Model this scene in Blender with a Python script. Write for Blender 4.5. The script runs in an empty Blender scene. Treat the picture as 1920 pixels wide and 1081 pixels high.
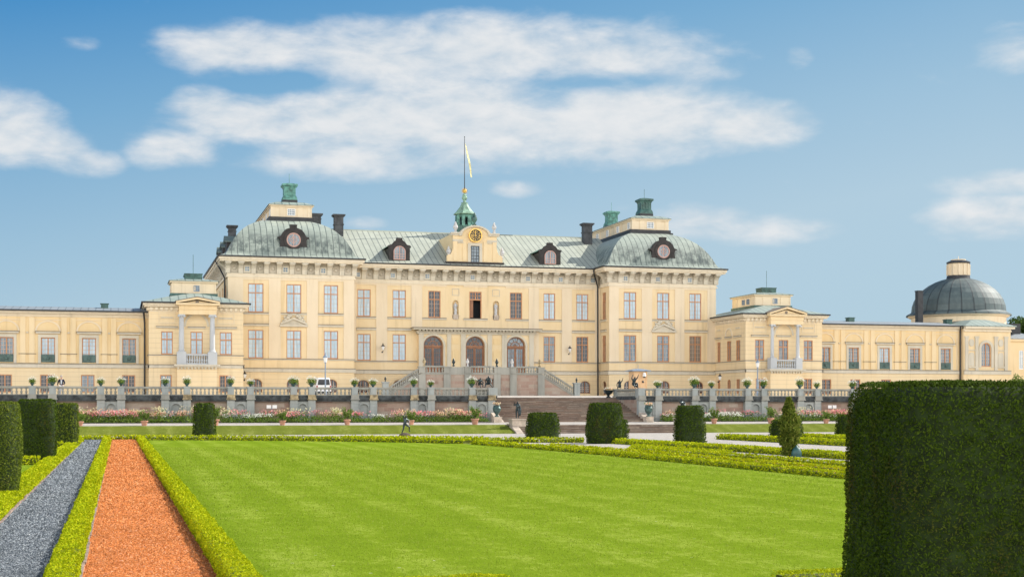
import bpy, math, random
import numpy as np
from mathutils import Vector
R = math.radians
rnd = random.Random(7)
rng = np.random.default_rng(11)
SC = bpy.context.scene
COL = SC.collection

# ------------------------------------------------------------------ camera, sky, sun, exposure
F = 2667.0                      # focal length of the photo in its own pixels (50 mm)
TH = math.atan(0.2771)          # the palace front runs along X, the camera looks 15.5 degrees right of its normal
ST, CT = math.sin(TH), math.cos(TH)
EYE = 1.7                       # world height of the camera
G0 = -0.33                      # height of the parterre

cam = bpy.data.cameras.new('camera'); cam_o = bpy.data.objects.new('camera', cam); COL.objects.link(cam_o)
cam_o.location = (0, 0, EYE); cam_o.rotation_euler = (R(90), 0, -TH)
cam.lens = 50.0; cam.sensor_width = 36.0; cam.shift_y = 222.5 / 1920.0
cam.clip_start = 0.2; cam.clip_end = 6000
SC.camera = cam_o
SC.view_settings.view_transform = 'Standard'; SC.view_settings.look = 'None'
SC.view_settings.exposure = 0.30; SC.view_settings.gamma = 1.0
SC.cycles.max_bounces = 8; SC.cycles.diffuse_bounces = 4

SUN_EL, SUN_A = R(39), R(12)    # A: how far the sun stands behind the palace front, measured from +X
sd = Vector((math.cos(SUN_EL) * math.cos(SUN_A), math.cos(SUN_EL) * math.sin(SUN_A), math.sin(SUN_EL)))
sun = bpy.data.lights.new('sun', 'SUN'); sun.energy = 5.0; sun.angle = R(0.55); sun.color = (1.0, 0.94, 0.84)
sun_o = bpy.data.objects.new('sun', sun); COL.objects.link(sun_o)
sun_o.rotation_euler = sd.to_track_quat('Z', 'Y').to_euler(); sun_o.location = sd * 300

class NT:
    """tiny node-graph helper"""
    def __init__(s, tree): s.t = tree; s.n = tree.nodes; s.l = tree.links
    def put(s, sock, v):
        if v is None: return
        if isinstance(v, bpy.types.NodeSocket): s.l.new(v, sock)
        elif isinstance(v, (tuple, list)) and sock.type == 'RGBA' and len(v) == 3: sock.default_value = (*v, 1)
        else: sock.default_value = v
    def node(s, typ, props=None, **ins):
        n = s.n.new(typ)
        for k, v in (props or {}).items(): setattr(n, k, v)
        for k, v in ins.items():
            key = int(k[1:]) if k[0] == 'i' and k[1:].isdigit() else k.replace('_', ' ')
            s.put(n.inputs[key], v)
        return n
    def m(s, op, a, b=0.0, c=None, clamp=False):
        n = s.n.new('ShaderNodeMath'); n.operation = op; n.use_clamp = clamp
        s.put(n.inputs[0], a); s.put(n.inputs[1], b)
        if c is not None: s.put(n.inputs[2], c)
        return n.outputs[0]
    def vm(s, op, a, b=None):
        n = s.n.new('ShaderNodeVectorMath'); n.operation = op
        s.put(n.inputs[0], a)
        if b is not None: s.put(n.inputs[1], b)
        return n.outputs[0]
    def mix(s, f, a, b, blend='MIX'):
        n = s.n.new('ShaderNodeMix'); n.data_type = 'RGBA'; n.blend_type = blend; n.clamp_factor = True
        s.put(n.inputs[0], f); s.put(n.inputs[6], a); s.put(n.inputs[7], b)
        return n.outputs[2]
    def rng(s, v, a, b, c=0.0, d=1.0, smooth=True):
        n = s.n.new('ShaderNodeMapRange'); n.interpolation_type = 'SMOOTHSTEP' if smooth else 'LINEAR'
        for i, x in enumerate((v, a, b, c, d)): s.put(n.inputs[i], x)
        return n.outputs[0]
    def noise(s, vec, scale, detail=4.0, rough=0.55, dist=0.0):
        n = s.n.new('ShaderNodeTexNoise'); s.put(n.inputs['Vector'], vec)
        n.inputs['Scale'].default_value = scale; n.inputs['Detail'].default_value = detail
        n.inputs['Roughness'].default_value = rough; n.inputs['Distortion'].default_value = dist
        return n.outputs[0]
    def ramp(s, f, stops):
        n = s.n.new('ShaderNodeValToRGB'); s.put(n.inputs[0], f)
        cr = n.color_ramp
        while len(cr.elements) < len(stops): cr.elements.new(0.5)
        for e, (p, c) in zip(cr.elements, stops): e.position = p; e.color = (*c, 1)
        return n.outputs[0]

def az_el(px, py):
    u = (px - 960) / F
    return math.degrees(TH + math.atan(u)), math.degrees(math.atan((763 - py) / F * math.cos(math.atan(u))))

world = bpy.data.worlds.new('World'); SC.world = world; world.use_nodes = True
W = NT(world.node_tree); W.n.clear()
wo = W.n.new('ShaderNodeOutputWorld'); bg = W.n.new('ShaderNodeBackground'); W.l.new(bg.outputs[0], wo.inputs[0])
sky = W.node('ShaderNodeTexSky', dict(sky_type='NISHITA', sun_disc=False, sun_elevation=SUN_EL, sun_rotation=R(90) - SUN_A,
                                      altitude=50, air_density=1.0, dust_density=0.6, ozone_density=1.4))
tc = W.n.new('ShaderNodeTexCoord')
sep = W.node('ShaderNodeSeparateXYZ', i0=tc.outputs['Generated'])
gx, gy, gz = sep.outputs
az = W.m('MULTIPLY', W.m('ARCTAN2', gx, gy), 57.29578)
el = W.m('MULTIPLY', W.m('ARCSINE', gz), 57.29578)
ae = W.node('ShaderNodeCombineXYZ', i0=az, i1=W.m('MULTIPLY', el, 2.3), i2=0.0).outputs[0]
nz = W.noise(ae, 0.36, 8.0, 0.57, 0.3)
nz2 = W.noise(W.vm('ADD', ae, (31.0, 7.0, 3.0)), 0.80, 7.0, 0.55, 0.2)
#        px    py   half-width half-height weight
CLOUDS = [(470, 100, 195, 55, 1.0), (720, 108, 250, 66, 1.0), (900, 95, 230, 72, 1.1), (1130, 110, 220, 62, .9), (1300, 135, 120, 42, .5),
          (395, 205, 90, 42, .95), (480, 225, 185, 54, 1.0), (325, 275, 110, 38, .78), (680, 222, 265, 80, 1.1), (640, 295, 230, 40, .9), (900, 225, 290, 92, 1.15),
          (1160, 226, 265, 82, 1.2), (1400, 236, 130, 46, 1.0), (790, 158, 210, 44, .8), (15, 245, 105, 66, 1.0), (110, 275, 85, 42, .85), (175, 300, 55, 28, .75),
          (1905, 88, 90, 55, .42), (1870, 405, 125, 40, .85), (1890, 342, 105, 22, .55), (1320, 415, 100, 34, .78), (1430, 430, 120, 26, .66), (970, 353, 70, 21, .46),
          (150, 80, 60, 28, .25), (690, 418, 60, 20, .3), (1500, 110, 38, 26, .25)]
acc = None
for px, py, hw, hh, w in CLOUDS:
    a0, e0 = az_el(px, py); ra = math.degrees(hw / F); re = math.degrees(hh / F)
    dx = W.m('MULTIPLY', W.m('SUBTRACT', az, a0), 1 / ra); dy = W.m('MULTIPLY', W.m('SUBTRACT', el, e0), 1 / re)
    d = W.m('ADD', W.m('MULTIPLY', dx, dx), W.m('MULTIPLY', dy, dy))
    v = W.m('MULTIPLY', W.m('MAXIMUM', W.m('SUBTRACT', 1.0, d), -1.2), w if w > .5 else 1.0)
    if w <= .5: v = W.m('SUBTRACT', v, (1.0 - w) * 1.15)
    acc = v if acc is None else W.m('SMOOTH_MAX', acc, v, 0.22)
for px, py, hw, hh, w in [(525, 152, 105, 27, .95), (465, 283, 60, 18, .7), (1020, 188, 50, 22, .7), (1120, 152, 130, 17, .6), (205, 235, 60, 50, .5), (250, 150, 60, 60, .6)]:
    a0, e0 = az_el(px, py)
    dx = W.m('MULTIPLY', W.m('SUBTRACT', az, a0), F / hw / 57.3); dy = W.m('MULTIPLY', W.m('SUBTRACT', el, e0), F / hh / 57.3)
    g_ = W.m('EXPONENT', W.m('MULTIPLY', W.m('ADD', W.m('MULTIPLY', dx, dx), W.m('MULTIPLY', dy, dy)), -1.0))
    acc = W.m('SUBTRACT', acc, W.m('MULTIPLY', g_, w))
nn = W.m('ADD', W.m('MULTIPLY', W.m('SUBTRACT', nz, 0.5), 1.7), W.m('MULTIPLY', W.m('SUBTRACT', nz2, 0.5), 0.75))
dens = W.rng(W.m('ADD', acc, nn), -0.42, 1.18, 0.0, 0.93)
# unseen bright cloud bank added low behind the camera to brighten the palace front
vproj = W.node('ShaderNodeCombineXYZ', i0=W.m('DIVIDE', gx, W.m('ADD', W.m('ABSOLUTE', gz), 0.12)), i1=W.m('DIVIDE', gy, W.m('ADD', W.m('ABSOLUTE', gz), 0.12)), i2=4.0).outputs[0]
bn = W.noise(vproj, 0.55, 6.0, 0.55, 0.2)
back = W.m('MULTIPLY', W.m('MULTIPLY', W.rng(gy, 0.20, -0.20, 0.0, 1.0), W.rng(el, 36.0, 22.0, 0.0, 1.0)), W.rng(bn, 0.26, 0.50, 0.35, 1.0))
# cloud colour: white crown, greyer below
shade = W.rng(W.m('ADD', W.m('MULTIPLY', W.m('SUBTRACT', nz2, 0.5), 0.8), W.m('MULTIPLY', W.m('SUBTRACT', nz, 0.5), 1.2)), -0.5, 0.45, 0.0, 1.0)
ccol = W.mix(shade, (0.535, 0.585, 0.625), (0.700, 0.700, 0.700))
SKY_K = 0.085
skyc = W.mix(1.0, sky.outputs[0], (0.62 * SKY_K, 0.86 * SKY_K, 1.0 * SKY_K), 'MULTIPLY')
low = W.m('ADD', W.rng(el, 16.5, 3.5, 0.0, 1.0, False), W.rng(az, -4.0, 34.0, -0.10, 0.42, False), clamp=True)
hzc = W.ramp(low, [(0.0, (0.055, 0.230, 0.475)), (0.35, (0.160, 0.342, 0.530)), (0.7, (0.280, 0.438, 0.570)), (1.0, (0.368, 0.500, 0.595))])
skyc = W.mix(W.rng(el, 45.0, 18.0, 0.0, 0.92), skyc, hzc)
c1 = W.mix(dens, skyc, ccol)
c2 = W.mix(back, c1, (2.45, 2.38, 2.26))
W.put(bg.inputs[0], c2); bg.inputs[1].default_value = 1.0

# ------------------------------------------------------------------ measuring helpers
def X(px, y): return y * math.tan(TH + math.atan((px - 960) / F))
def dep(x, y): return x * ST + y * CT
def Zp(py, x, y): return EYE + (763 - py) / F * dep(x, y)
def G(px, py, z=G0):
    d = (EYE - z) * F / (py - 763); r = (px - 960) / F * d
    return d * ST + r * CT, d * CT - r * ST
def YX(px, x): return x / math.tan(TH + math.atan((px - 960) / F))    # Y on a plane of constant X

# ------------------------------------------------------------------ mesh builder
class MB:
    def __init__(s): s.v = []; s.f = []; s.mi = []; s.uv = {}; s.marks = []
    def mark(s): s.marks.append((len(s.v), len(s.f)))
    def build_each(s, name, m, parent):
        """one object per marked stretch"""
        st = s.marks + [(len(s.v), len(s.f))]
        for (v0, f0), (v1, f1) in zip(st[:-1], st[1:]):
            if f1 == f0: continue
            q = MB(); q.v = s.v[v0:v1]; q.f = [tuple(i - v0 for i in f) for f in s.f[f0:f1]]; q.mi = s.mi[f0:f1]; q.build(name, m, parent)
    def face(s, pts, mi=0, uv=None):
        b = len(s.v); s.v += [tuple(p) for p in pts]; s.f.append(tuple(range(b, b + len(pts)))); s.mi.append(mi)
        if uv: s.uv[len(s.f) - 1] = uv
    def box(s, x0, x1, y0, y1, z0, z1, mi=0):
        if x0 > x1: x0, x1 = x1, x0
        if y0 > y1: y0, y1 = y1, y0
        if z0 > z1: z0, z1 = z1, z0
        b = len(s.v)
        s.v += [(x0, y0, z0), (x1, y0, z0), (x1, y1, z0), (x0, y1, z0), (x0, y0, z1), (x1, y0, z1), (x1, y1, z1), (x0, y1, z1)]
        for q in ((0, 3, 2, 1), (4, 5, 6, 7), (0, 1, 5, 4), (1, 2, 6, 5), (2, 3, 7, 6), (3, 0, 4, 7)):
            s.f.append(tuple(b + i for i in q)); s.mi.append(mi)
    def pbox(s, P, u0, u1, w0, w1, v0, v1, mi=0):
        b = len(s.v)
        s.v += [P(u0, w0, v0), P(u1, w0, v0), P(u1, w1, v0), P(u0, w1, v0), P(u0, w0, v1), P(u1, w0, v1), P(u1, w1, v1), P(u0, w1, v1)]
        for q in ((0, 3, 2, 1), (4, 5, 6, 7), (0, 1, 5, 4), (1, 2, 6, 5), (2, 3, 7, 6), (3, 0, 4, 7)):
            s.f.append(tuple(b + i for i in q)); s.mi.append(mi)
    def prism(s, P, outline, w0, w1, mi=0):
        n = len(outline); b = len(s.v)
        s.v += [P(u, w0, v) for u, v in outline] + [P(u, w1, v) for u, v in outline]
        s.f.append(tuple(range(b, b + n))); s.mi.append(mi)
        s.f.append(tuple(range(b + 2 * n - 1, b + n - 1, -1))); s.mi.append(mi)
        for i in range(n):
            j = (i + 1) % n
            s.f.append((b + i, b + n + i, b + n + j, b + j)); s.mi.append(mi)
    def lathe(s, cx, cy, prof, n=12, mi=0, sx=1.0, sy=1.0, rot=0.0):
        b = len(s.v)
        for r, z in prof:
            for i in range(n):
                a = 2 * math.pi * i / n + rot
                s.v.append((cx + r * math.cos(a) * sx, cy + r * math.sin(a) * sy, z))
        for k in range(len(prof) - 1):
            for i in range(n):
                j = (i + 1) % n
                s.f.append((b + k * n + i, b + k * n + j, b + (k + 1) * n + j, b + (k + 1) * n + i)); s.mi.append(mi)
        s.f.append(tuple(b + i for i in range(n - 1, -1, -1))); s.mi.append(mi)
        t = b + (len(prof) - 1) * n
        s.f.append(tuple(t + i for i in range(n))); s.mi.append(mi)
    def tube(s, pts, r, n=6, mi=0, r1=None):
        pts = [Vector(p) for p in pts]; b = len(s.v); m = len(pts)
        for k, p in enumerate(pts):
            d = (pts[min(k + 1, m - 1)] - pts[max(k - 1, 0)]).normalized()
            a = d.orthogonal().normalized(); c = d.cross(a)
            rr = r if r1 is None else r + (r1 - r) * k / max(1, m - 1)
            for i in range(n):
                t = 2 * math.pi * i / n
                s.v.append(tuple(p + a * rr * math.cos(t) + c * rr * math.sin(t)))
        for k in range(m - 1):
            for i in range(n):
                j = (i + 1) % n
                s.f.append((b + k * n + i, b + k * n + j, b + (k + 1) * n + j, b + (k + 1) * n + i)); s.mi.append(mi)
        s.f.append(tuple(b + i for i in range(n - 1, -1, -1))); s.mi.append(mi)
        s.f.append(tuple(b + (m - 1) * n + i for i in range(n))); s.mi.append(mi)
    def ball(s, c, r, n=10, k=6, mi=0, sz=1.0):
        prof = [(max(1e-3, r * math.sin(math.pi * i / k)), c[2] - r * sz * math.cos(math.pi * i / k)) for i in range(k + 1)]
        s.lathe(c[0], c[1], prof, n, mi)
    def arc_solid(s, P, uc, vc, r0, r1, w0, w1, a0=0.0, a1=180.0, n=14, mi=0, sv=1.0):
        """a flat ring sector (arch moulding) with thickness"""
        for i in range(n):
            t0 = R(a0 + (a1 - a0) * i / n); t1 = R(a0 + (a1 - a0) * (i + 1) / n)
            o = [(uc + r0 * math.cos(t0), vc + r0 * sv * math.sin(t0)), (uc + r1 * math.cos(t0), vc + r1 * sv * math.sin(t0)),
                 (uc + r1 * math.cos(t1), vc + r1 * sv * math.sin(t1)), (uc + r0 * math.cos(t1), vc + r0 * sv * math.sin(t1))]
            s.prism(P, o, w0, w1, mi)
    def build(s, name, mats, parent=None, origin=None, smooth=False):
        if not isinstance(mats, (list, tuple)): mats = [mats]
        if parent is not None:
            top = parent
            while top.parent is not None: top = top.parent
            off = top.location
        else: off = Vector(origin or (0, 0, 0))
        me = bpy.data.meshes.new(name)
        me.from_pydata([(x - off[0], y - off[1], z - off[2]) for x, y, z in s.v], [], s.f)
        for m in mats: me.materials.append(m)
        if len(mats) > 1: me.polygons.foreach_set('material_index', s.mi)
        if s.uv:
            ul = me.uv_layers.new(name='UVMap')
            for fi, uvs in s.uv.items():
                p = me.polygons[fi]
                for li, t in zip(p.loop_indices, uvs): ul.data[li].uv = t
        if smooth: me.polygons.foreach_set('use_smooth', [True] * len(me.polygons))
        o = bpy.data.objects.new(name, me); COL.objects.link(o)
        if parent is not None: o.parent = parent
        else: o.location = off
        return o

def front(y): return lambda u, w, v: (u, y + w, v)            # wall facing -Y
def left_side(x): return lambda u, w, v: (x + w, u, v)        # wall facing -X, u runs along Y
def right_side(x): return lambda u, w, v: (x - w, u, v)
def rear(y): return lambda u, w, v: (u, y - w, v)

def tag(o, label=None, cat=None, group=None, kind=None):
    if label: o['label'] = label
    if cat: o['category'] = cat
    if group: o['group'] = group
    if kind: o['kind'] = kind
    return o
def thing(name, label, cat, loc, group=None):
    o = bpy.data.objects.new(name, None); COL.objects.link(o); o.location = loc; o.empty_display_size = 0.3
    return tag(o, label, cat, group)
KIDS = {}
def kids(o):
    return [c for c in COL.objects if c.parent == o]
def copy_tree(o, parent=None, loc=None, table=None):
    if table is None:
        table = {}
        for c in COL.objects:
            if c.parent is not None: table.setdefault(c.parent.name, []).append(c)
    c = o.copy(); COL.objects.link(c)
    if parent is not None: c.parent = parent
    if loc is not None: c.location = loc
    for ch in table.get(o.name, []): copy_tree(ch, c, None, table)
    return c
ORD = ['first', 'second', 'third', 'fourth', 'fifth', 'sixth', 'seventh', 'eighth', 'ninth', 'tenth', 'eleventh', 'twelfth', 'thirteenth', 'fourteenth', 'fifteenth', 'sixteenth', 'seventeenth', 'eighteenth']

# ------------------------------------------------------------------ materials
def mat(name):
    m = bpy.data.materials.new(name); m.use_nodes = True
    t = NT(m.node_tree); b = m.node_tree.nodes['Principled BSDF']
    return m, t, b
def geo_pos(t): return t.n.new('ShaderNodeNewGeometry').outputs['Position']
def bump(t, b, h, strength=0.4, dist=0.05):
    n = t.node('ShaderNodeBump', Strength=strength, Distance=dist, Height=h); t.l.new(n.outputs[0], b.inputs['Normal'])

def plaster(name, c0, c1, rough=0.85, joints=None):
    m, t, b = mat(name); p = geo_pos(t)
    n = t.noise(p, 0.35, 6, 0.6); n2 = t.noise(t.vm('MULTIPLY', p, (1.0, 1.0, 0.22)), 1.6, 5, 0.6)
    f = t.m('ADD', t.m('MULTIPLY', n, 0.6), t.m('MULTIPLY', n2, 0.4))
    c = t.mix(t.rng(f, 0.32, 0.68), c0, c1)
    # faint rain streaks
    n3 = t.noise(t.vm('MULTIPLY', p, (2.2, 2.2, 0.12)), 1.0, 4, 0.6)
    c = t.mix(t.rng(n3, 0.52, 0.80, 0, 0.62), c, tuple(x * 0.72 for x in c0))
    if joints:
        z = t.node('ShaderNodeSeparateXYZ', i0=p).outputs[2]
        fr = t.m('FRACT', t.m('MULTIPLY', z, 1.0 / joints))
        ln = t.m('LESS_THAN', fr, 0.09)
        c = t.mix(t.m('MULTIPLY', ln, 0.30), c, tuple(x * 0.45 for x in c0))
    t.put(b.inputs['Base Color'], c); b.inputs['Roughness'].default_value = rough
    bump(t, b, t.noise(p, 9.0, 4, 0.6), 0.15, 0.02)
    return m

def flat(name, c, rough=0.6, var=0.15, scale=3.0, metal=0.0, spec=None):
    m, t, b = mat(name); p = geo_pos(t)
    n = t.noise(p, scale, 5, 0.6)
    t.put(b.inputs['Base Color'], t.mix(t.rng(n, 0.3, 0.7), tuple(x * (1 - var) for x in c), tuple(min(1, x * (1 + var)) for x in c)))
    b.inputs['Roughness'].default_value = rough; b.inputs['Metallic'].default_value = metal
    if spec is not None: b.inputs['Specular IOR Level'].default_value = spec
    return m

def copper(name, c0, c1, seam, period=0.62, rough=0.55, dark_foot=None):
    m, t, b = mat(name); p = geo_pos(t)
    uv = t.node('ShaderNodeUVMap', dict(uv_map='UVMap')).outputs[0]
    su = t.node('ShaderNodeSeparateXYZ', i0=uv)
    u, v = su.outputs[0], su.outputs[1]
    cell = t.m('FLOOR', t.m('MULTIPLY', u, 1 / period)); cellv = t.m('FLOOR', t.m('ADD', t.m('MULTIPLY', v, 0.55), t.m('MULTIPLY', cell, 0.37)))
    wn = t.node('ShaderNodeTexWhiteNoise', dict(noise_dimensions='2D'), Vector=t.node('ShaderNodeCombineXYZ', i0=cell, i1=cellv, i2=0.0).outputs[0]).outputs[0]
    n = t.noise(p, 0.5, 6, 0.65); n2 = t.noise(t.vm('MULTIPLY', p, (3, 3, 0.5)), 1.2, 5, 0.65)
    f = t.m('ADD', t.m('ADD', t.m('MULTIPLY', n, 0.55), t.m('MULTIPLY', n2, 0.35)), t.m('MULTIPLY', wn, 0.16))
    c = t.mix(t.rng(f, 0.20, 0.88), c0, c1)
    if dark_foot:
        st = t.noise(t.vm('MULTIPLY', p, (1.3, 1.3, 0.5)), 0.9, 5, 0.7)
        lo = t.m('MULTIPLY', t.rng(v, dark_foot[1], dark_foot[2], 0, 1), t.rng(v, dark_foot[3], dark_foot[4], 1, 0))
        c = t.mix(t.m('MULTIPLY', lo, t.rng(st, 0.35, 0.62, 0, 0.85)), c, dark_foot[0])
    fr = t.m('FRACT', t.m('MULTIPLY', u, 1 / period))
    ln = t.m('LESS_THAN', fr, 0.13)
    frv = t.m('FRACT', t.m('ADD', t.m('MULTIPLY', v, 0.55), t.m('MULTIPLY', cell, 0.37)))
    ln2 = t.m('MULTIPLY', t.m('LESS_THAN', frv, 0.035), 0.35)
    c = t.mix(t.m('MAXIMUM', t.m('MULTIPLY', ln, 0.8), ln2), c, seam)
    t.put(b.inputs['Base Color'], c); b.inputs['Roughness'].default_value = rough
    bump(t, b, ln, 0.6, 0.05)
    return m

M = {}
M['plaster'] = plaster('yellow_plaster', (0.755, 0.580, 0.335), (0.805, 0.645, 0.41))
M['plaster_pale'] = plaster('cream_plaster', (0.735, 0.605, 0.425), (0.785, 0.66, 0.48))
M['plaster_joint'] = plaster('jointed_plaster', (0.745, 0.58, 0.35), (0.795, 0.645, 0.415), joints=0.46)
M['plaster_wing'] = plaster('wing_plaster', (0.755, 0.56, 0.295), (0.80, 0.62, 0.36))
M['stone'] = plaster('pale_limestone', (0.54, 0.49, 0.39), (0.65, 0.59, 0.475))
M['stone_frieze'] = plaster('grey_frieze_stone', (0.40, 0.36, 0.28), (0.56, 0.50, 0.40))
M['cornice'] = plaster('cornice_plaster', (0.70, 0.605, 0.45), (0.76, 0.665, 0.51))
M['white_stone'] = plaster('white_painted_stone', (0.44, 0.46, 0.475), (0.55, 0.57, 0.585))
M['sill'] = flat('dark_sill_lead', (0.20, 0.165, 0.13), 0.6)
M['bar'] = flat('pale_glazing_bars', (0.52, 0.40, 0.32), 0.5, 0.08)
M['wood'] = flat('orange_brown_window_wood', (0.54, 0.25, 0.11), 0.5, 0.12)
M['door_wood'] = flat('brown_door_wood', (0.27, 0.115, 0.052), 0.45, 0.2, 2.0)
M['roof'] = copper('pale_verdigris_roof', (0.37, 0.395, 0.33), (0.52, 0.545, 0.46), (0.10, 0.12, 0.11))
M['roof_pav'] = copper('weathered_pavilion_copper', (0.26, 0.305, 0.27), (0.43, 0.48, 0.415), (0.06, 0.08, 0.08), 0.62, 0.5, ((0.05, 0.07, 0.072), 0.9, 1.4, 2.2, 4.6))
M['roof_flat'] = copper('light_copper_sheet', (0.23, 0.29, 0.26), (0.35, 0.41, 0.37), (0.10, 0.14, 0.13), 0.8)
M['roof_wing'] = copper('grey_metal_wing_roof', (0.22, 0.25, 0.27), (0.34, 0.37, 0.39), (0.11, 0.13, 0.145), 0.7)
M['dome'] = copper('dark_church_dome_copper', (0.045, 0.065, 0.07), (0.13, 0.17, 0.17), (0.03, 0.04, 0.045), 1.0, 0.62)
M['verdigris'] = flat('bright_green_copper', (0.095, 0.235, 0.195), 0.6, 0.5, 2.5)
M['verdigris_pale'] = flat('pale_green_copper', (0.22, 0.36, 0.27), 0.6, 0.4, 2.5)
M['verdigris_dark'] = flat('dark_green_copper', (0.05, 0.115, 0.10), 0.55, 0.4, 2.5)
M['black'] = flat('blackened_metal', (0.022, 0.024, 0.028), 0.5, 0.4, 2.0)
M['black_wood'] = flat('tarred_dormer_cladding', (0.030, 0.026, 0.025), 0.7, 0.4, 2.0)
M['chimney'] = flat('sooty_chimney_sheet', (0.06, 0.064, 0.07), 0.7, 0.4, 1.5)
M['pink_wood'] = flat('salmon_sash_paint', (0.50, 0.30, 0.25), 0.5)
M['gold'] = flat('gilded_metal', (0.75, 0.48, 0.12), 0.35, 0.2, 4, 0.6)
M['clock_face'] = flat('black_clock_enamel', (0.012, 0.011, 0.011), 0.4)
M['bronze'] = flat('dark_patinated_bronze', (0.030, 0.045, 0.050), 0.35, 0.7, 6.0, 0.55)
M['urn_bronze'] = flat('green_bronze_urn', (0.055, 0.10, 0.095), 0.45, 0.5, 5, 0.3)
M['statue_stone'] = flat('grey_white_statue_stone', (0.50, 0.50, 0.50), 0.8, 0.2, 5)
M['lead'] = flat('dark_drainpipe_paint', (0.018, 0.019, 0.022), 0.5)
M['iron_green'] = flat('green_iron_balcony', (0.075, 0.13, 0.115), 0.55, 0.3)
M['white_paint'] = flat('white_paint', (0.80, 0.80, 0.79), 0.35, 0.04)
M['terracotta'] = flat('terracotta', (0.46, 0.235, 0.16), 0.85, 0.25, 4)
M['soil'] = flat('dark_soil', (0.035, 0.026, 0.02), 0.95, 0.4, 8)
M['tyre'] = flat('tyre_rubber', (0.02, 0.02, 0.02), 0.85)
M['car_glass'] = flat('tinted_car_glass', (0.012, 0.014, 0.02), 0.12, 0.1)
M['red_lamp'] = flat('red_lamp_plastic', (0.4, 0.02, 0.02), 0.3)
M['skin'] = flat('skin', (0.55, 0.33, 0.25), 0.6, 0.06)
M['navy'] = flat('navy_cloth', (0.012, 0.016, 0.035), 0.9, 0.3, 9)
M['white_cloth'] = flat('white_cloth', (0.74, 0.75, 0.80), 0.9, 0.08, 9)
M['hair'] = flat('grey_hair', (0.42, 0.38, 0.35), 0.8, 0.2, 20)
M['kiosk'] = flat('apricot_kiosk_paint', (0.72, 0.47, 0.26), 0.7, 0.06)
M['slate'] = flat('blue_grey_sheet', (0.22, 0.28, 0.36), 0.5, 0.15)
M['bag'] = flat('green_watering_bag', (0.022, 0.085, 0.085), 0.45, 0.4, 6)
M['bark'] = flat('brown_bark', (0.10, 0.075, 0.055), 0.95, 0.35, 9)
M['room'] = flat('unlit_room', (0.010, 0.011, 0.014), 0.9)

def pane_mat(name, base, curtain, rough=0.08):
    """window glass with what hangs behind it"""
    m, t, b = mat(name); p = geo_pos(t)
    n = t.noise(t.vm('MULTIPLY', p, (5, 5, 0.5)), 1.0, 4, 0.6)
    t.put(b.inputs['Base Color'], t.mix(t.rng(n, 0.35, 0.65), base, curtain))
    b.inputs['Roughness'].default_value = rough
    b.inputs['Specular IOR Level'].default_value = 0.6
    n2 = t.noise(p, 0.7, 2, 0.5); bump(t, b, n2, 0.12, 0.08)
    return m
M['pane'] = pane_mat('curtained_window_glass', (0.34, 0.49, 0.60), (0.50, 0.63, 0.71))
M['pane_mid'] = pane_mat('half_dark_window_glass', (0.12, 0.17, 0.21), (0.26, 0.33, 0.38))
M['pane_dark'] = pane_mat('dark_window_glass', (0.018, 0.022, 0.03), (0.05, 0.06, 0.075))
M['pane_blind'] = pane_mat('blind_covered_glass', (0.20, 0.16, 0.12), (0.26, 0.21, 0.16), 0.3)

def stone_blocks(name, cols, mortar, bw=0.85, bh=0.34, msize=0.02, stain=0.5):
    m, t, b = mat(name); p = geo_pos(t)
    s = t.node('ShaderNodeSeparateXYZ', i0=p)
    q = t.node('ShaderNodeCombineXYZ', i0=t.m('ADD', s.outputs[0], s.outputs[1]), i1=s.outputs[2], i2=0.0).outputs[0]
    br = t.node('ShaderNodeTexBrick', dict(offset=0.37, squash=1.0), Vector=q, Scale=1.0, Mortar_Size=msize, Mortar_Smooth=0.3, Bias=0.0, Brick_Width=bw, Row_Height=bh)
    br.inputs['Color1'].default_value = (0, 0, 0, 1); br.inputs['Color2'].default_value = (1, 1, 1, 1); br.inputs['Mortar'].default_value = (0.5, 0.5, 0.5, 1)
    n = t.noise(p, 1.1, 6, 0.65); n2 = t.noise(p, 7, 5, 0.65)
    f = t.m('ADD', t.m('MULTIPLY', br.outputs[0], 0.55), t.m('ADD', t.m('MULTIPLY', n, 0.35), t.m('MULTIPLY', n2, 0.2)))
    k = len(cols) - 1
    c = t.ramp(f, [(0.12 + 0.80 * i / k, cc) for i, cc in enumerate(cols)])
    c = t.mix(t.m('MULTIPLY', br.outputs[1], 0.7), c, mortar)
    st = t.noise(t.vm('MULTIPLY', p, (1, 1, 0.4)), 0.8, 6, 0.7)
    c = t.mix(t.rng(st, 0.52, 0.78, 0, stain), c, (0.10, 0.085, 0.075))
    t.put(b.inputs['Base Color'], c); b.inputs['Roughness'].default_value = 0.9
    bump(t, b, t.m('SUBTRACT', n2, t.m('MULTIPLY', br.outputs[1], 0.8)), 0.35, 0.03)
    return m
M['pink'] = stone_blocks('pink_sandstone_wall', [(0.18, 0.115, 0.09), (0.32, 0.215, 0.17), (0.37, 0.275, 0.22), (0.35, 0.285, 0.23), (0.46, 0.375, 0.315)], (0.36, 0.29, 0.24))
M['greystone'] = plaster('blue_grey_limestone', (0.27, 0.30, 0.295), (0.40, 0.42, 0.405))
M['bal_stone'] = plaster('weathered_balustrade_stone', (0.24, 0.24, 0.215), (0.38, 0.37, 0.325))
M['dark_ledge'] = flat('black_mossy_ledge', (0.055, 0.062, 0.065), 0.95, 0.6, 2.2)
M['lichen'] = flat('ochre_lichen_stone', (0.34, 0.27, 0.16), 0.9, 0.5, 3.0)
M['step'] = stone_blocks('brown_step_stone', [(0.045, 0.032, 0.028), (0.14, 0.09, 0.07), (0.23, 0.155, 0.115), (0.17, 0.135, 0.11), (0.38, 0.29, 0.22)], (0.06, 0.05, 0.042), 1.7, 0.148, 0.012, 0.6)
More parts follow.
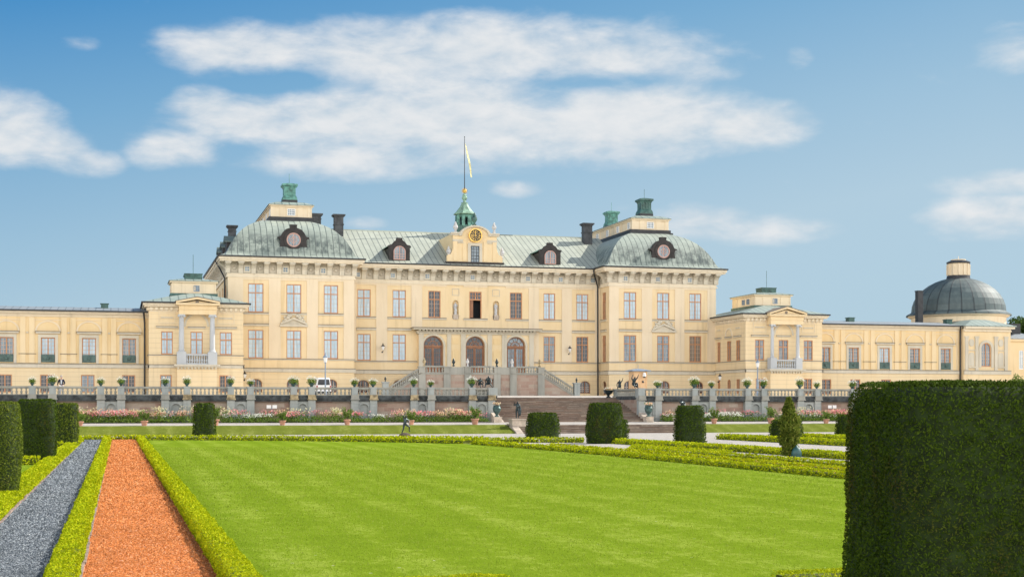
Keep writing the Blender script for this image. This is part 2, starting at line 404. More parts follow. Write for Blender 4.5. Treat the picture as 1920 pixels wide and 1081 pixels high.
M['tread'] = flat('worn_step_treads', (0.26, 0.215, 0.175), 0.9, 0.5, 1.5)
M['pale_slab'] = flat('pale_sandstone_slab', (0.50, 0.42, 0.34), 0.85, 0.25, 2)

def ground(name, c0, c1, c2, cell, rough=0.95, bumpd=0.02, patch=0.12, speck=None):
    """loose gravel: voronoi chips with their own tones"""
    m, t, b = mat(name); p = geo_pos(t)
    vo = t.node('ShaderNodeTexVoronoi', dict(feature='F1'), Vector=p, Scale=1 / cell)
    cc = t.node('ShaderNodeSeparateColor', i0=vo.outputs['Color'])
    c = t.mix(t.rng(cc.outputs[0], 0.1, 0.9, 0, 1, False), c0, c1)
    c = t.mix(t.m('MULTIPLY', t.m('GREATER_THAN', cc.outputs[1], 0.82), 0.75), c, c2)
    n = t.noise(p, 0.6, 6, 0.6)
    c = t.mix(t.rng(n, 0.35, 0.7, 0, patch), c, tuple(x * 0.62 for x in c0))
    if speck: c = t.mix(t.m('MULTIPLY', t.m('GREATER_THAN', cc.outputs[2], 0.93), 0.8), c, speck)
    t.put(b.inputs['Base Color'], c); b.inputs['Roughness'].default_value = rough; b.inputs['Specular IOR Level'].default_value = 0.15
    bump(t, b, t.m('MULTIPLY', vo.outputs['Distance'], -1.0), 1.0, bumpd)
    return m
M['orange'] = ground('crushed_brick_gravel', (0.46, 0.13, 0.034), (0.70, 0.235, 0.070), (0.20, 0.045, 0.012), 0.034, bumpd=0.012, speck=(0.8, 0.55, 0.4))
M['grey'] = ground('blue_grey_gravel', (0.062, 0.075, 0.09), (0.165, 0.19, 0.215), (0.022, 0.027, 0.033), 0.034, bumpd=0.012, speck=(0.5, 0.52, 0.54))
M['gravel'] = ground('pale_path_gravel', (0.44, 0.405, 0.365), (0.56, 0.52, 0.475), (0.33, 0.30, 0.27), 0.05, patch=0.2)

def lawn_mat(name, dark, mid, light):
    m, t, b = mat(name); p = geo_pos(t)
    n0 = t.noise(t.vm('MULTIPLY', p, (0.9, 0.045, 1)), 1.0, 6, 0.65)          # mower passes run towards the palace
    sx = t.node('ShaderNodeSeparateXYZ', i0=p).outputs[0]
    wv = t.m('MULTIPLY', t.m('ADD', t.m('SINE', t.m('ADD', t.m('MULTIPLY', sx, 4.4), t.m('MULTIPLY', n0, 7.0))), 1.0), 0.5)
    n1 = t.noise(p, 0.30, 6, 0.65); n2 = t.noise(p, 1.7, 6, 0.72); n3 = t.noise(t.vm('MULTIPLY', p, (1, .35, 1)), 26.0, 4, 0.75)
    n4 = t.noise(t.vm('MULTIPLY', p, (1.0, 0.45, 1)), 6.0, 6, 0.78)
    f = t.m('ADD', t.m('ADD', t.m('MULTIPLY', n0, 0.24), t.m('MULTIPLY', wv, 0.09)), t.m('ADD', t.m('ADD', t.m('MULTIPLY', n1, 0.34), t.m('MULTIPLY', n2, 0.34)), t.m('ADD', t.m('MULTIPLY', n3, 0.34), t.m('MULTIPLY', n4, 0.46))))
    c = t.ramp(f, [(0.62, dark), (0.94, mid), (1.28, light)])
    vo = t.node('ShaderNodeTexVoronoi', dict(feature='F1'), Vector=p, Scale=3.2)
    c = t.mix(t.m('MULTIPLY', t.m('LESS_THAN', vo.outputs['Distance'], 0.075), t.rng(n1, 0.5, 0.62)), c, (0.55, 0.56, 0.40))
    t.put(b.inputs['Base Color'], c); b.inputs['Roughness'].default_value = 1.0; b.inputs['Specular IOR Level'].default_value = 0.0
    bump(t, b, t.m('ADD', n3, t.m('MULTIPLY', n4, 0.8)), 0.8, 0.035)
    return m
M['lawn'] = lawn_mat('mown_lawn', (0.115, 0.195, 0.010), (0.200, 0.290, 0.020), (0.280, 0.360, 0.048))
M['bank'] = lawn_mat('bank_grass', (0.10, 0.130, 0.020), (0.165, 0.195, 0.034), (0.225, 0.250, 0.060))

def leaf(name, cols, rough=0.55, trans=0.25, patch=None):
    m, t, b = mat(name)
    g = t.n.new('ShaderNodeNewGeometry'); ri = g.outputs['Random Per Island']; p = g.outputs['Position']
    n = t.noise(p, 1.7, 4, 0.6)
    f = t.m('ADD', t.m('MULTIPLY', ri, 0.65), t.m('MULTIPLY', n, 0.45))
    k = len(cols) - 1
    c = t.ramp(f, [(0.15 + 0.75 * i / k, cc) for i, cc in enumerate(cols)])
    if patch:
        pn = t.noise(t.vm('MULTIPLY', p, (1, 1, 0.45)), 1.15, 4, 0.6)
        c = t.mix(t.m('MULTIPLY', t.rng(pn, 0.54, 0.72, 0, 0.85), t.rng(ri, 0.3, 0.7)), c, patch)
    t.put(b.inputs['Base Color'], c); b.inputs['Roughness'].default_value = .75; b.inputs['Specular IOR Level'].default_value = 0.08
    tr = t.node('ShaderNodeBsdfTranslucent', Color=c)
    mx = t.node('ShaderNodeMixShader', i0=trans, i1=b.outputs[0], i2=tr.outputs[0])
    t.l.new(mx.outputs[0], m.node_tree.nodes['Material Output'].inputs[0])
    return m
M['yew'] = leaf('clipped_yew', [(0.024, 0.042, 0.004), (0.042, 0.074, 0.006), (0.062, 0.104, 0.009), (0.100, 0.148, 0.016)], patch=(0.10, 0.055, 0.025))
M['yew_pale'] = leaf('sunlit_tone_yew', [(0.04, 0.062, 0.008), (0.085, 0.125, 0.014), (0.135, 0.185, 0.02), (0.22, 0.26, 0.04)], patch=(0.16, 0.10, 0.05))  # yew copy, sunlight on its faces put into a lighter leaf colour
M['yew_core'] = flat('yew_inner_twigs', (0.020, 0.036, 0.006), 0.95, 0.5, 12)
M['box'] = leaf('golden_box_hedge', [(0.19, 0.26, 0.004), (0.33, 0.41, 0.004), (0.46, 0.51, 0.006), (0.58, 0.56, 0.012)], trans=0.14)
M['box_core'] = flat('box_inner_twigs', (0.10, 0.125, 0.008), 0.95, 0.5, 12)
M['thuja'] = leaf('young_thuja', [(0.04, 0.065, 0.010), (0.09, 0.135, 0.018), (0.17, 0.215, 0.03), (0.27, 0.29, 0.06)], trans=0.3)
M['plant'] = leaf('flower_bed_leaves', [(0.04, 0.085, 0.012), (0.09, 0.16, 0.025), (0.16, 0.25, 0.04), (0.25, 0.33, 0.09)], trans=0.3)
M['tree_leaf'] = leaf('far_tree_leaves', [(0.03, 0.06, 0.015), (0.055, 0.10, 0.025), (0.09, 0.15, 0.035)], trans=0.2)
M['petal_white'] = leaf('white_petals', [(0.70, 0.72, 0.62), (0.85, 0.85, 0.80)], trans=0.3)
M['petal_pink'] = leaf('pink_petals', [(0.62, 0.13, 0.17), (0.80, 0.30, 0.33), (0.85, 0.45, 0.45)], trans=0.3)
M['petal_peach'] = leaf('peach_petals', [(0.80, 0.40, 0.22), (0.85, 0.58, 0.38), (0.85, 0.68, 0.50)], trans=0.3)
M['petal_cream'] = leaf('cream_petals', [(0.72, 0.62, 0.34), (0.82, 0.78, 0.52)], trans=0.3)

def chip(name, cols):
    m, t, b = mat(name); ri = t.n.new('ShaderNodeNewGeometry').outputs['Random Per Island']; k = len(cols) - 1
    cc_ = t.ramp(ri, [(i / k, cc) for i, cc in enumerate(cols)]); nn_ = t.noise(geo_pos(t), .9, 6, .65); t.put(b.inputs['Base Color'], t.mix(t.rng(nn_, .42, .72, 0, .5), cc_, tuple(x * .45 for x in cols[2]))); b.inputs['Roughness'].default_value = .9; b.inputs['Specular IOR Level'].default_value = .15; return m
M['blade'] = leaf('grass_blades', [(0.15, 0.225, 0.014), (0.21, 0.29, 0.020), (0.29, 0.36, 0.035), (0.40, 0.44, 0.10)], trans=0.45)
M['orange_chip'] = chip('crushed_brick_chips', [(0.20, 0.05, 0.012), (0.46, 0.135, 0.034), (0.64, 0.205, 0.055), (0.76, 0.265, 0.080), (0.84, 0.42, 0.20)])
M['grey_chip'] = chip('blue_grey_chips', [(0.035, 0.042, 0.05), (0.09, 0.105, 0.12), (0.17, 0.195, 0.22), (0.27, 0.30, 0.33), (0.45, 0.48, 0.50)])
M['edging'] = flat('worn_pinkish_edging', (0.30, 0.22, 0.175), 0.95, 0.4, 3)

# ------------------------------------------------------------------ wall / window builders
def arc_pts(uc, vc, ru, rv, n, a0=180.0, a1=0.0):
    return [(uc + ru * math.cos(R(a0 + (a1 - a0) * i / n)), vc + rv * math.sin(R(a0 + (a1 - a0) * i / n))) for i in range(n + 1)]

def wall(mb, P, u0, u1, v0, v1, ops=(), depth=0.32, mi=0, rmi=0, back=None):
    """a wall face with real openings; ops: (ua, ub, va, vb, arch rise)"""
    us = sorted({u0, u1, *[o[0] for o in ops], *[o[1] for o in ops]}); vs = sorted({v0, v1, *[o[2] for o in ops], *[o[3] for o in ops]})
    for i in range(len(us) - 1):
        for j in range(len(vs) - 1):
            uc, vc = (us[i] + us[i + 1]) / 2, (vs[j] + vs[j + 1]) / 2
            if any(o[0] < uc < o[1] and o[2] < vc < o[3] for o in ops): continue
            mb.face([P(us[i], 0, vs[j]), P(us[i + 1], 0, vs[j]), P(us[i + 1], 0, vs[j + 1]), P(us[i], 0, vs[j + 1])], mi)
    for o in ops:
        ua, ub, va, vb = o[:4]; rise = o[4] if len(o) > 4 else 0
        top = vb - rise
        mb.face([P(ua, 0, va), P(ua, depth, va), P(ua, depth, top), P(ua, 0, top)], rmi)
        mb.face([P(ub, 0, va), P(ub, 0, top), P(ub, depth, top), P(ub, depth, va)], rmi)
        mb.face([P(ua, 0, va), P(ub, 0, va), P(ub, depth, va), P(ua, depth, va)], rmi)
        if rise:
            a = arc_pts((ua + ub) / 2, top, (ub - ua) / 2, rise, 12)
            for k in range(12):
                (a0, b0), (a1, b1) = a[k], a[k + 1]
                mb.face([P(a0, 0, b0), P(a1, 0, b1), P(a1, depth, b1), P(a0, depth, b0)], rmi)
                cn = ua if k < 6 else ub
                mb.face([P(cn, 0, vb), P(a0, 0, b0), P(a1, 0, b1)], mi)
            mc = a[6]
            mb.face([P(ua, 0, vb), P(mc[0], 0, mc[1]), P(ub, 0, vb)], mi)
        else:
            mb.face([P(ua, 0, vb), P(ua, depth, vb), P(ub, depth, vb), P(ub, 0, vb)], rmi)
        if back is not None:
            mb.face([P(ua, depth, va), P(ub, depth, va), P(ub, depth, vb), P(ua, depth, vb)], back)

def window(parent, P, u0, u1, v0, v1, pane='pane', cols=4, rows=6, transom=0.68, depth=0.13, rise=0, wood='wood', bar=0.024, fw=0.085, sill=False, name='window', mull=True):
    f = MB(); uc = (u0 + u1) / 2; top = v1 - rise; w0, w1 = depth - 0.07, depth + 0.03
    f.pbox(P, u0, u0 + fw, w0, w1, v0, top); f.pbox(P, u1 - fw, u1, w0, w1, v0, top)
    f.pbox(P, u0 + fw, u1 - fw, w0, w1, v0, v0 + fw * 1.2)
    if rise: f.arc_solid(P, uc, top, (u1 - u0) / 2 - fw, (u1 - u0) / 2, w0, w1, n=10, sv=rise / ((u1 - u0) / 2))
    else: f.pbox(P, u0 + fw, u1 - fw, w0, w1, v1 - fw, v1)
    tv = v0 + (v1 - v0) * transom if transom else None
    if tv: f.pbox(P, u0 + fw, u1 - fw, w0 - 0.02, w1, tv - fw * .55, tv + fw * .55)
    mtop = v1 - fw
    if mull: f.pbox(P, uc - fw * .55, uc + fw * .55, w0 - 0.01, w1, v0 + fw * 1.2, mtop)
    for i in range(1, cols):
        if mull and cols % 2 == 0 and i == cols // 2: continue
        u = u0 + fw + (u1 - u0 - 2 * fw) * i / cols
        f.pbox(P, u - bar / 2, u + bar / 2, w0 + 0.04, w1 - .01, v0 + fw, mtop - (rise * .25 if rise else 0), 1)
    for i in range(1, rows):
        v = v0 + fw + (top - v0 - fw) * i / rows
        f.pbox(P, u0 + fw, u1 - fw, w0 + 0.045, w1 - .012, v - bar / 2, v + bar / 2, 1)
    o = f.build(name, [M[wood], M['bar' if wood in ('wood', 'door_wood') else wood]], parent)
    g = MB()
    if rise:
        g.prism(P, [(u0 + .02, v0 + .02), (u1 - .02, v0 + .02)] + [(a, b) for a, b in reversed(arc_pts(uc, top, (u1 - u0) / 2 - .02, rise - .02, 10))], depth, depth + 0.02)
    else: g.pbox(P, u0 + .02, u1 - .02, depth, depth + 0.02, v0 + .02, v1 - .02)
    g.build('pane', M[pane], o)
    if sill:
        s = MB(); s.pbox(P, u0 - .12, u1 + .12, -.10, .05, v0 - .10, v0 - .002); s.build('sill', M['sill'], o)
    return o

def hip_loft(mb, x0, x1, y0, y1, prof, mi=0, cap=True):
    """hipped roof of rings: prof = [(inset from the eave, z)]"""
    dist = 0.0
    for k in range(len(prof) - 1):
        (a, za), (b, zb) = prof[k], prof[k + 1]
        L = math.hypot(b - a, zb - za)
        A = [(x0 + a, y0 + a, za), (x1 - a, y0 + a, za), (x1 - a, y1 - a, za), (x0 + a, y1 - a, za)]
        B = [(x0 + b, y0 + b, zb), (x1 - b, y0 + b, zb), (x1 - b, y1 - b, zb), (x0 + b, y1 - b, zb)]
        for i in range(4):
            j = (i + 1) % 4; ax = 0 if i % 2 == 0 else 1
            mb.face([A[i], A[j], B[j], B[i]], mi, [(A[i][ax], dist), (A[j][ax], dist), (B[j][ax], dist + L), (B[i][ax], dist + L)])
        dist += L
    if cap:
        b, zb = prof[-1]
        mb.face([(x0 + b, y0 + b, zb), (x1 - b, y0 + b, zb), (x1 - b, y1 - b, zb), (x0 + b, y1 - b, zb)], mi, [(0.3, 0), (.31, 0), (.31, 0), (.3, 0)])

def frieze(parent, P, ua, ub, z0, z1, over, n, win_at=(), skip=()):
    """cornice frieze: carved panels, console brackets (sub-parts), tiny attic windows"""
    h = z1 - z0
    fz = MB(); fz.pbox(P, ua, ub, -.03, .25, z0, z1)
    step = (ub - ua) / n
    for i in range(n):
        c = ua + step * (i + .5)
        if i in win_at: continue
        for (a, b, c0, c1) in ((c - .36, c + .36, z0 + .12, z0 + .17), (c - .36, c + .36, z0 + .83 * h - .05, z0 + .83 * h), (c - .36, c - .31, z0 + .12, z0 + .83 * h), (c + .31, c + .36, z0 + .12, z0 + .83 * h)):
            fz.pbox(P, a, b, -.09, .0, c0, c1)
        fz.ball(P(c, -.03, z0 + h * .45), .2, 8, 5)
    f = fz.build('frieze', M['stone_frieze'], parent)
    prof = [(.02, 0), (-.16, 0), (-.2, .42 * h), (-.38, .62 * h), (-over * .8, .80 * h), (-over * .86, h - .02), (.02, h - .02)]
    first = None
    for i in range(n + 1):
        if i in skip: continue
        c = ua + step * i
        b = MB(); b.prism(lambda a, w, v: P(c + w, a, z0 + v), [(p[0], p[1]) for p in prof], -.24, .24)
        b.pbox(P, c - .32, c + .32, -over * .9, -.02, z0 + .86 * h, z0 + .95 * h)
        b.build('bracket', M['stone'], f)
    for i in win_at:
        c = ua + step * (i + .5)
        wd = MB(); wd.pbox(P, c - .36, c + .36, -.10, -.02, z0 + .1, z0 + .86)
        wo_ = wd.build('window', M['stone'], parent)
        gl = MB()
        for sx in (-1, 1):
            for sz in (0, 1): gl.pbox(P, c + sx * .115 - .095, c + sx * .115 + .095, -.115, -.101, z0 + .26 + sz * .23, z0 + .45 + sz * .23)
        gl.build('pane', M['pane_mid'], wo_)
    return f

def course(mb_dark, mb_band, P, ua, ub, z, band, proud=.10):
    """string course: lead-covered drip with a stone band below"""
    mb_dark.pbox(P, ua, ub, -proud - .05, .02, z - .055, z)
    mb_band.pbox(P, ua, ub, -proud, .02, z - .055 - band, z - .057)

# ================================================================== PALACE
PY, MY = 148.0, 151.0                     # front planes of the pavilions and of the middle
XA, XB = X(427, PY), X(664, PY)           # left pavilion
XC, XD = X(1142, PY), X(1342, PY)         # right pavilion
GZ = 2.93                                 # terrace level at the palace
BACK = 172.0
palace = thing('palace', 'cream yellow palace with copper roofs, two domed pavilions and a clock gable', 'palace', (37.5, 151, GZ))
Z_EAVE, Z_COR, Z_FR0, Z_MLD = 17.10, 16.65, 15.42, 15.02
Pf, Pm = front(PY), front(MY)
Pl, Pr = left_side(XA), right_side(XB)
Plr = left_side(XC)

LW = [(465, 494), (537, 565), (607, 634)]
RW = [(1169.5, 1193), (1232, 1255), (1292.5, 1315)]
MW = [(670, 695), (736, 761), (803, 826), (880, 903), (956, 979), (1019, 1041), (1080.5, 1103)]
U0, U1, L0, L1 = 11.46, 14.42, 6.74, 9.66

def span(a, b, y): return X(a, y), X(b, y)
# --- walls
wm = MB()
opsL = []; opsR = []; opsM = []
for (a, b) in LW:
    a, b = span(a, b, PY); opsL += [(a, b, U0, U1), (a, b, L0, L1)]
for (a, b) in RW:
    a, b = span(a, b, PY); opsR += [(a, b, U0, U1), (a, b, L0, L1)]
for i, (a, b) in enumerate(MW):
    a, b = span(a, b, MY); opsM.append((a, b, U0 - .05, U1 - .1))
    if i in (0, 1, 5, 6): opsM.append((a, b, L0 - .03, L1 - .1))
BASE_L = [480, 549, 621]; BASE_R = [1180, 1246, 1309]; BASE_M = [681, 748, 1038, 1097]
def base_ops(cs, y): return [(X(c, y) - .62, X(c, y) + .62, 3.25, 4.62, .5) for c in cs]
bL, bR, bM = base_ops(BASE_L, PY), base_ops(BASE_R, PY), base_ops(BASE_M, MY)
# arched doors of the middle
DOORS = [(794, 831), (873, 909), (950, 985)]
DZ0, DZ1 = 5.12, 9.42
PYY = MY - 0.55                            # portico plane
opsD = [(*span(a, b, PYY), DZ0, DZ1, (X(b, PYY) - X(a, PYY)) / 2) for a, b in DOORS]
wall(wm, Pf, XA, XB, 5.4, Z_MLD + .02, opsL); wall(wm, Pf, XC, XD, 5.4, Z_MLD + .02, opsR)
PX0, PX1 = X(785, PYY), X(1000.5, PYY)
# statue niches in the upper storey
NICH = [(848.5, 860), (924, 936)]
opsN = [(*span(a, b, MY), 11.35, 13.35, .34) for a, b in NICH]
wall(wm, Pm, XB, PX0, 5.4, Z_MLD + .02, [o for o in opsM if o[1] < PX0])
wall(wm, Pm, PX1, XC, 5.4, Z_MLD + .02, [o for o in opsM if o[0] > PX1])
wall(wm, Pm, PX0, PX1, 10.2, Z_MLD + .02, [o for o in opsM if o[0] > PX0 and o[1] < PX1] + opsN)
for o in opsN: wm.pbox(Pm, o[0], o[1], .32, .34, o[2], o[3])
# sides and rear
sideY = [PY + 2.4 + 4.3 * i for i in range(5)]
opsS = [(y, y + 1.4, U0, U1) for y in sideY] + [(y, y + 1.4, L0, L1) for y in sideY]
wall(wm, Pl, PY, BACK, GZ, Z_MLD + .02, opsS)
RETW = (YX(1136, XC), YX(1129.5, XC))
opsRet = [(RETW[0], RETW[1], U0, U1), (RETW[0], RETW[1], L0, L1)]
wall(wm, Plr, PY, MY, 5.4, Z_MLD + .02, opsRet)
wall(wm, Pr, PY, MY, 5.4, Z_MLD + .02)
wall(wm, right_side(XD), PY, BACK, GZ, Z_MLD + .02)
wall(wm, rear(BACK), XA, XD, GZ, Z_EAVE)
palace_wall = wm.build('wall', M['plaster'], palace)
# --- jointed basement
bm_ = MB()
wall(bm_, Pf, XA, XB, GZ - .3, 5.4, bL); wall(bm_, Pf, XC, XD, GZ - .3, 5.4, bR); wall(bm_, Pm, XB, XC, GZ - .3, 5.4, bM)
retb = [(YX(1136.5, XC), YX(1130, XC), 3.1, 4.6, .45)]
wall(bm_, Plr, PY, MY, GZ - .3, 5.4, retb); wall(bm_, Pr, PY, MY, GZ - .3, 5.4)
for ops, P in ((bL, Pf), (bR, Pf), (bM, Pm)):
    for o in ops: bm_.arc_solid(P, (o[0] + o[1]) / 2, o[3] - .5, .66, .92, -.05, .02, n=12)
bm_.build('basement_wall', M['plaster_joint'], palace)
for ops, P in ((bL, Pf), (bR, Pf), (bM, Pm)):
    for k, o in enumerate(ops):
        window(palace, P, o[0], o[1], o[2], o[3], 'pane_dark', 4, 4, 0, .2, .5, 'door_wood', .05, .09)
window(palace, Plr, retb[0][0], retb[0][1], 3.1, 4.6, 'pane_dark', 2, 4, 0, .2, .45, 'door_wood', .05, .08)
# --- lesenes (pale flat strips that frame the window fields)
ls = MB()
def lesenes(P, y, x0, x1, fields, zlo=6.7):
    xs = x0
    for a, b in fields:
        fa, fb = X(a, y), X(b, y)
        ls.mark(); ls.pbox(P, xs, fa, -.07, .0, zlo, Z_MLD); ls.mark(); ls.pbox(P, fa, fb, -.068, .0, 14.80, Z_MLD)
        xs = fb
    ls.mark(); ls.pbox(P, xs, x1, -.07, .0, zlo, Z_MLD)
FL = [(456, 504), (526, 575), (596, 644)]; FR = [(1160, 1203), (1222.5, 1265), (1283, 1326)]
FM = [(668, 705), (726, 771), (791.5, 837), (869, 914), (948, 991), (1010, 1053), (1072, 1115)]
lesenes(Pf, PY, XA, XB, FL); lesenes(Pf, PY, XC, XD, FR)
xs = XB
for i, (a, b) in enumerate(FM):
    fa, fb = X(a, MY), X(b, MY); zl = 6.7 if i in (0, 1, 6) else 10.35
    ls.mark(); ls.pbox(Pm, fa, fb, -.068, 0, 14.80, Z_MLD)
    if i not in (3, 4): ls.mark(); ls.pbox(Pm, xs, fa, -.07, 0, zl, Z_MLD)      # the statue niches stand between the middle fields
    xs = fb
ls.mark(); ls.pbox(Pm, xs, XC, -.07, 0, 6.7, Z_MLD)
xa, xb = X(991, MY), X(1010, MY); ls.mark(); ls.pbox(Pm, xa + (PX1 - xa) + .05, xb, -.07, 0, 6.7, 10.34)
ls.build_each('lesene', M['plaster_pale'], palace)
# --- sills, lintels, string courses
dk, bd = MB(), MB()
for P, x0, x1, f_, y in ((Pf, XA, XB, FL, PY), (Pf, XC, XD, FR, PY)):
    course(dk, bd, P, x0 - .1, x1 + .1, 6.72, .10, .09); course(dk, bd, P, x0 - .14, x1 + .14, 5.74, .36, .13)
    for k, (a, b) in enumerate(f_):
        fa, fb = X(a, y), X(b, y)
        course(dk, bd, P, fa, fb, U0 - .01, .16, .10)
        if k != 1: course(dk, bd, P, fa, fb, 10.30, .20, .16)
for k, (a, b) in enumerate(FM):
    fa, fb = X(a, MY), X(b, MY)
    course(dk, bd, Pm, fa, fb, U0 - .06, .16, .10)
    if k in (0, 1, 5, 6): course(dk, bd, Pm, fa, fb, 10.22, .20, .16)
course(dk, bd, Pm, XB + .15, PX0 - .05, 6.70, .10, .09); course(dk, bd, Pm, PX1 + .05, XC - .15, 6.70, .10, .09)
course(dk, bd, Pm, XB + .15, XC - .15, 5.72, .36, .13)
for P in (Plr, Pl):
    e = MY if P is Plr else BACK
    course(dk, bd, P, PY - .1, e, 6.715, .10, .088); course(dk, bd, P, PY - .14, e, 5.735, .36, .128)
for z in (U0 - .01, 10.30): course(dk, bd, Plr, RETW[0] - .25, RETW[1] + .3, z, .18, .12)
dk.build('drip_course', M['sill'], palace); bd.build('string_course', M['stone'], palace)
# --- windows
kinds_L = [['pane', 'pane', 'pane'], ['pane', 'pane', 'pane']]
kinds_R = [['pane', 'pane', 'pane'], ['pane_mid', 'pane_mid', 'pane_blind']]
for k in range(3):
    a, b = span(*LW[k], PY)
    window(palace, Pf, a, b, U0, U1, kinds_L[0][k]); window(palace, Pf, a, b, L0, L1, kinds_L[1][k])
    a, b = span(*RW[k], PY)
    window(palace, Pf, a, b, U0, U1, kinds_R[0][k]); window(palace, Pf, a, b, L0, L1, kinds_R[1][k])
up = ['pane', 'pane', 'pane_dark', None, 'pane_dark', 'pane', 'pane']; lo = ['pane', 'pane', None, None, None, 'pane_mid', 'pane_dark']
for k in range(7):
    a, b = span(*MW[k], MY)
    if up[k]: window(palace, Pm, a, b, U0 - .05, U1 - .1, up[k])
    if lo[k]: window(palace, Pm, a, b, L0 - .03, L1 - .1, lo[k])
for y in sideY:
    window(palace, Pl, y, y + 1.4, U0, U1, 'pane_mid'); window(palace, Pl, y, y + 1.4, L0, L1, 'pane_mid')
window(palace, Plr, RETW[0], RETW[1], U0, U1, 'pane_blind'); window(palace, Plr, RETW[0], RETW[1], L0, L1, 'pane_blind')
# the open window over the middle door
a, b = span(*MW[3], MY); z0, z1 = U0 - .05, U1 - .1; zt = z0 + .70 * (z1 - z0)
ow = MB()
for (u0_, u1_, v0_, v1_) in ((a, a + .1, z0, z1), (b - .1, b, z0, z1), (a + .1, b - .1, z1 - .1, z1), (a + .1, b - .1, zt - .06, zt + .06), ((a + b) / 2 - .05, (a + b) / 2 + .05, zt + .06, z1 - .1),
                             (a + .1, b - .1, (zt + z1) / 2 - .02, (zt + z1) / 2 + .02)): ow.pbox(Pm, u0_, u1_, .06, .16, v0_, v1_)
for q in (.3, .7): ow.pbox(Pm, a + (b - a) * q - .02, a + (b - a) * q + .02, .08, .15, zt + .06, z1 - .1)
owo = ow.build('window', M['wood'], palace)
g = MB(); g.pbox(Pm, a + .02, b - .02, .13, .15, zt, z1 - .02); g.build('pane', M['pane_dark'], owo)
g = MB(); g.pbox(Pm, a, b, .8, .84, z0, zt); g.pbox(Pm, a + .001, a + .02, .16, .8, z0, zt); g.pbox(Pm, b - .02, b - .001, .16, .8, z0, zt); g.build('dark_room', M['room'], owo)
g = MB(); g.pbox(Pm, a + .1, a + .42, -.02, .04, z0 + .08, zt - .08); g.build('open_casement', M['door_wood'], owo)

# --- cornices, brackets
cz = MB()
def cornice_box(x0, x1, y0, y1, o, z0, z1): cz.box(x0 - o, x1 + o, y0 - o, y1 + o, z0, z1)
OV = .95
for x0, x1 in ((XA, XB), (XC, XD)):
    cornice_box(x0, x1, PY, BACK, .14, Z_MLD, Z_MLD + .17); cornice_box(x0, x1, PY, BACK, .06, Z_MLD + .17, Z_FR0)
    cornice_box(x0, x1, PY, BACK, OV * .88, Z_COR - .05, Z_COR + .12); cornice_box(x0, x1, PY, BACK, OV, Z_COR + .12, Z_EAVE - .06)
    cornice_box(x0, x1, PY, BACK, .02, Z_FR0, Z_COR)
cz.box(XB + .2, XC - .2, MY - .14, BACK - 3, Z_MLD - .03, Z_MLD + .14); cz.box(XB + .21, XC - .21, MY - .06, BACK - 3, Z_MLD + .14, Z_FR0 - .02)
cz.box(XB + .25, XC - .25, MY - OV * .88, BACK - 2.5, Z_COR - .09, Z_COR + .08); cz.box(XB + .24, XC - .24, MY - OV, BACK - 2.4, Z_COR + .08, Z_EAVE - .11)
cz.box(XB + .22, XC - .22, MY - .02, BACK - 3, Z_FR0 - .02, Z_COR - .09)
cz.build('cornice', M['cornice'], palace)
frieze(palace, Pf, XA, XB, Z_FR0, Z_COR - .05, OV, 10, (1, 4, 7)); frieze(palace, Pf, XC, XD, Z_FR0, Z_COR - .05, OV, 10, (1, 4, 7))
frieze(palace, Pm, XB + .25, XC - .25, Z_FR0 - .02, Z_COR - .09, OV, 22, (0, 3, 6, 10, 15, 18, 21), (0, 22))
frieze(palace, Pl, PY, BACK, Z_FR0, Z_COR - .05, OV, 18, (1, 4, 7, 10), (0,)); frieze(palace, Plr, PY, MY, Z_FR0, Z_COR - .05, OV, 2, (), (0, 2))

# --- sculpted pediments of the pavilions
for (a, b) in (FL[1], FR[1]):
    fa, fb = X(a, PY), X(b, PY); c = (fa + fb) / 2; hw = (fb - fa) / 2
    p = MB(); p.pbox(Pf, fa - .1, fb + .1, -.28, .0, 10.02, 10.22)
    for s in (-1, 1):
        p.prism(Pf, [(c + s * hw, 10.22), (c + s * hw, 10.42), (c, 10.98), (c, 10.78)][::s], -.3, 0)
        for q, (dx, dz, r) in enumerate(((.85, 10.72, .20), (.6, 10.95, .24), (.35, 11.15, .2), (.95, 11.0, .13), (.55, 11.22, .12), (1.1, 10.6, .12))):
            p.ball((c + s * dx, PY - .12, dz), r, 8, 5)
    p.prism(Pf, [(c - hw * .9, 10.22), (c + hw * .9, 10.22), (c, 10.78)], -.1, 0)
    p.build('pediment', M['stone'], palace)

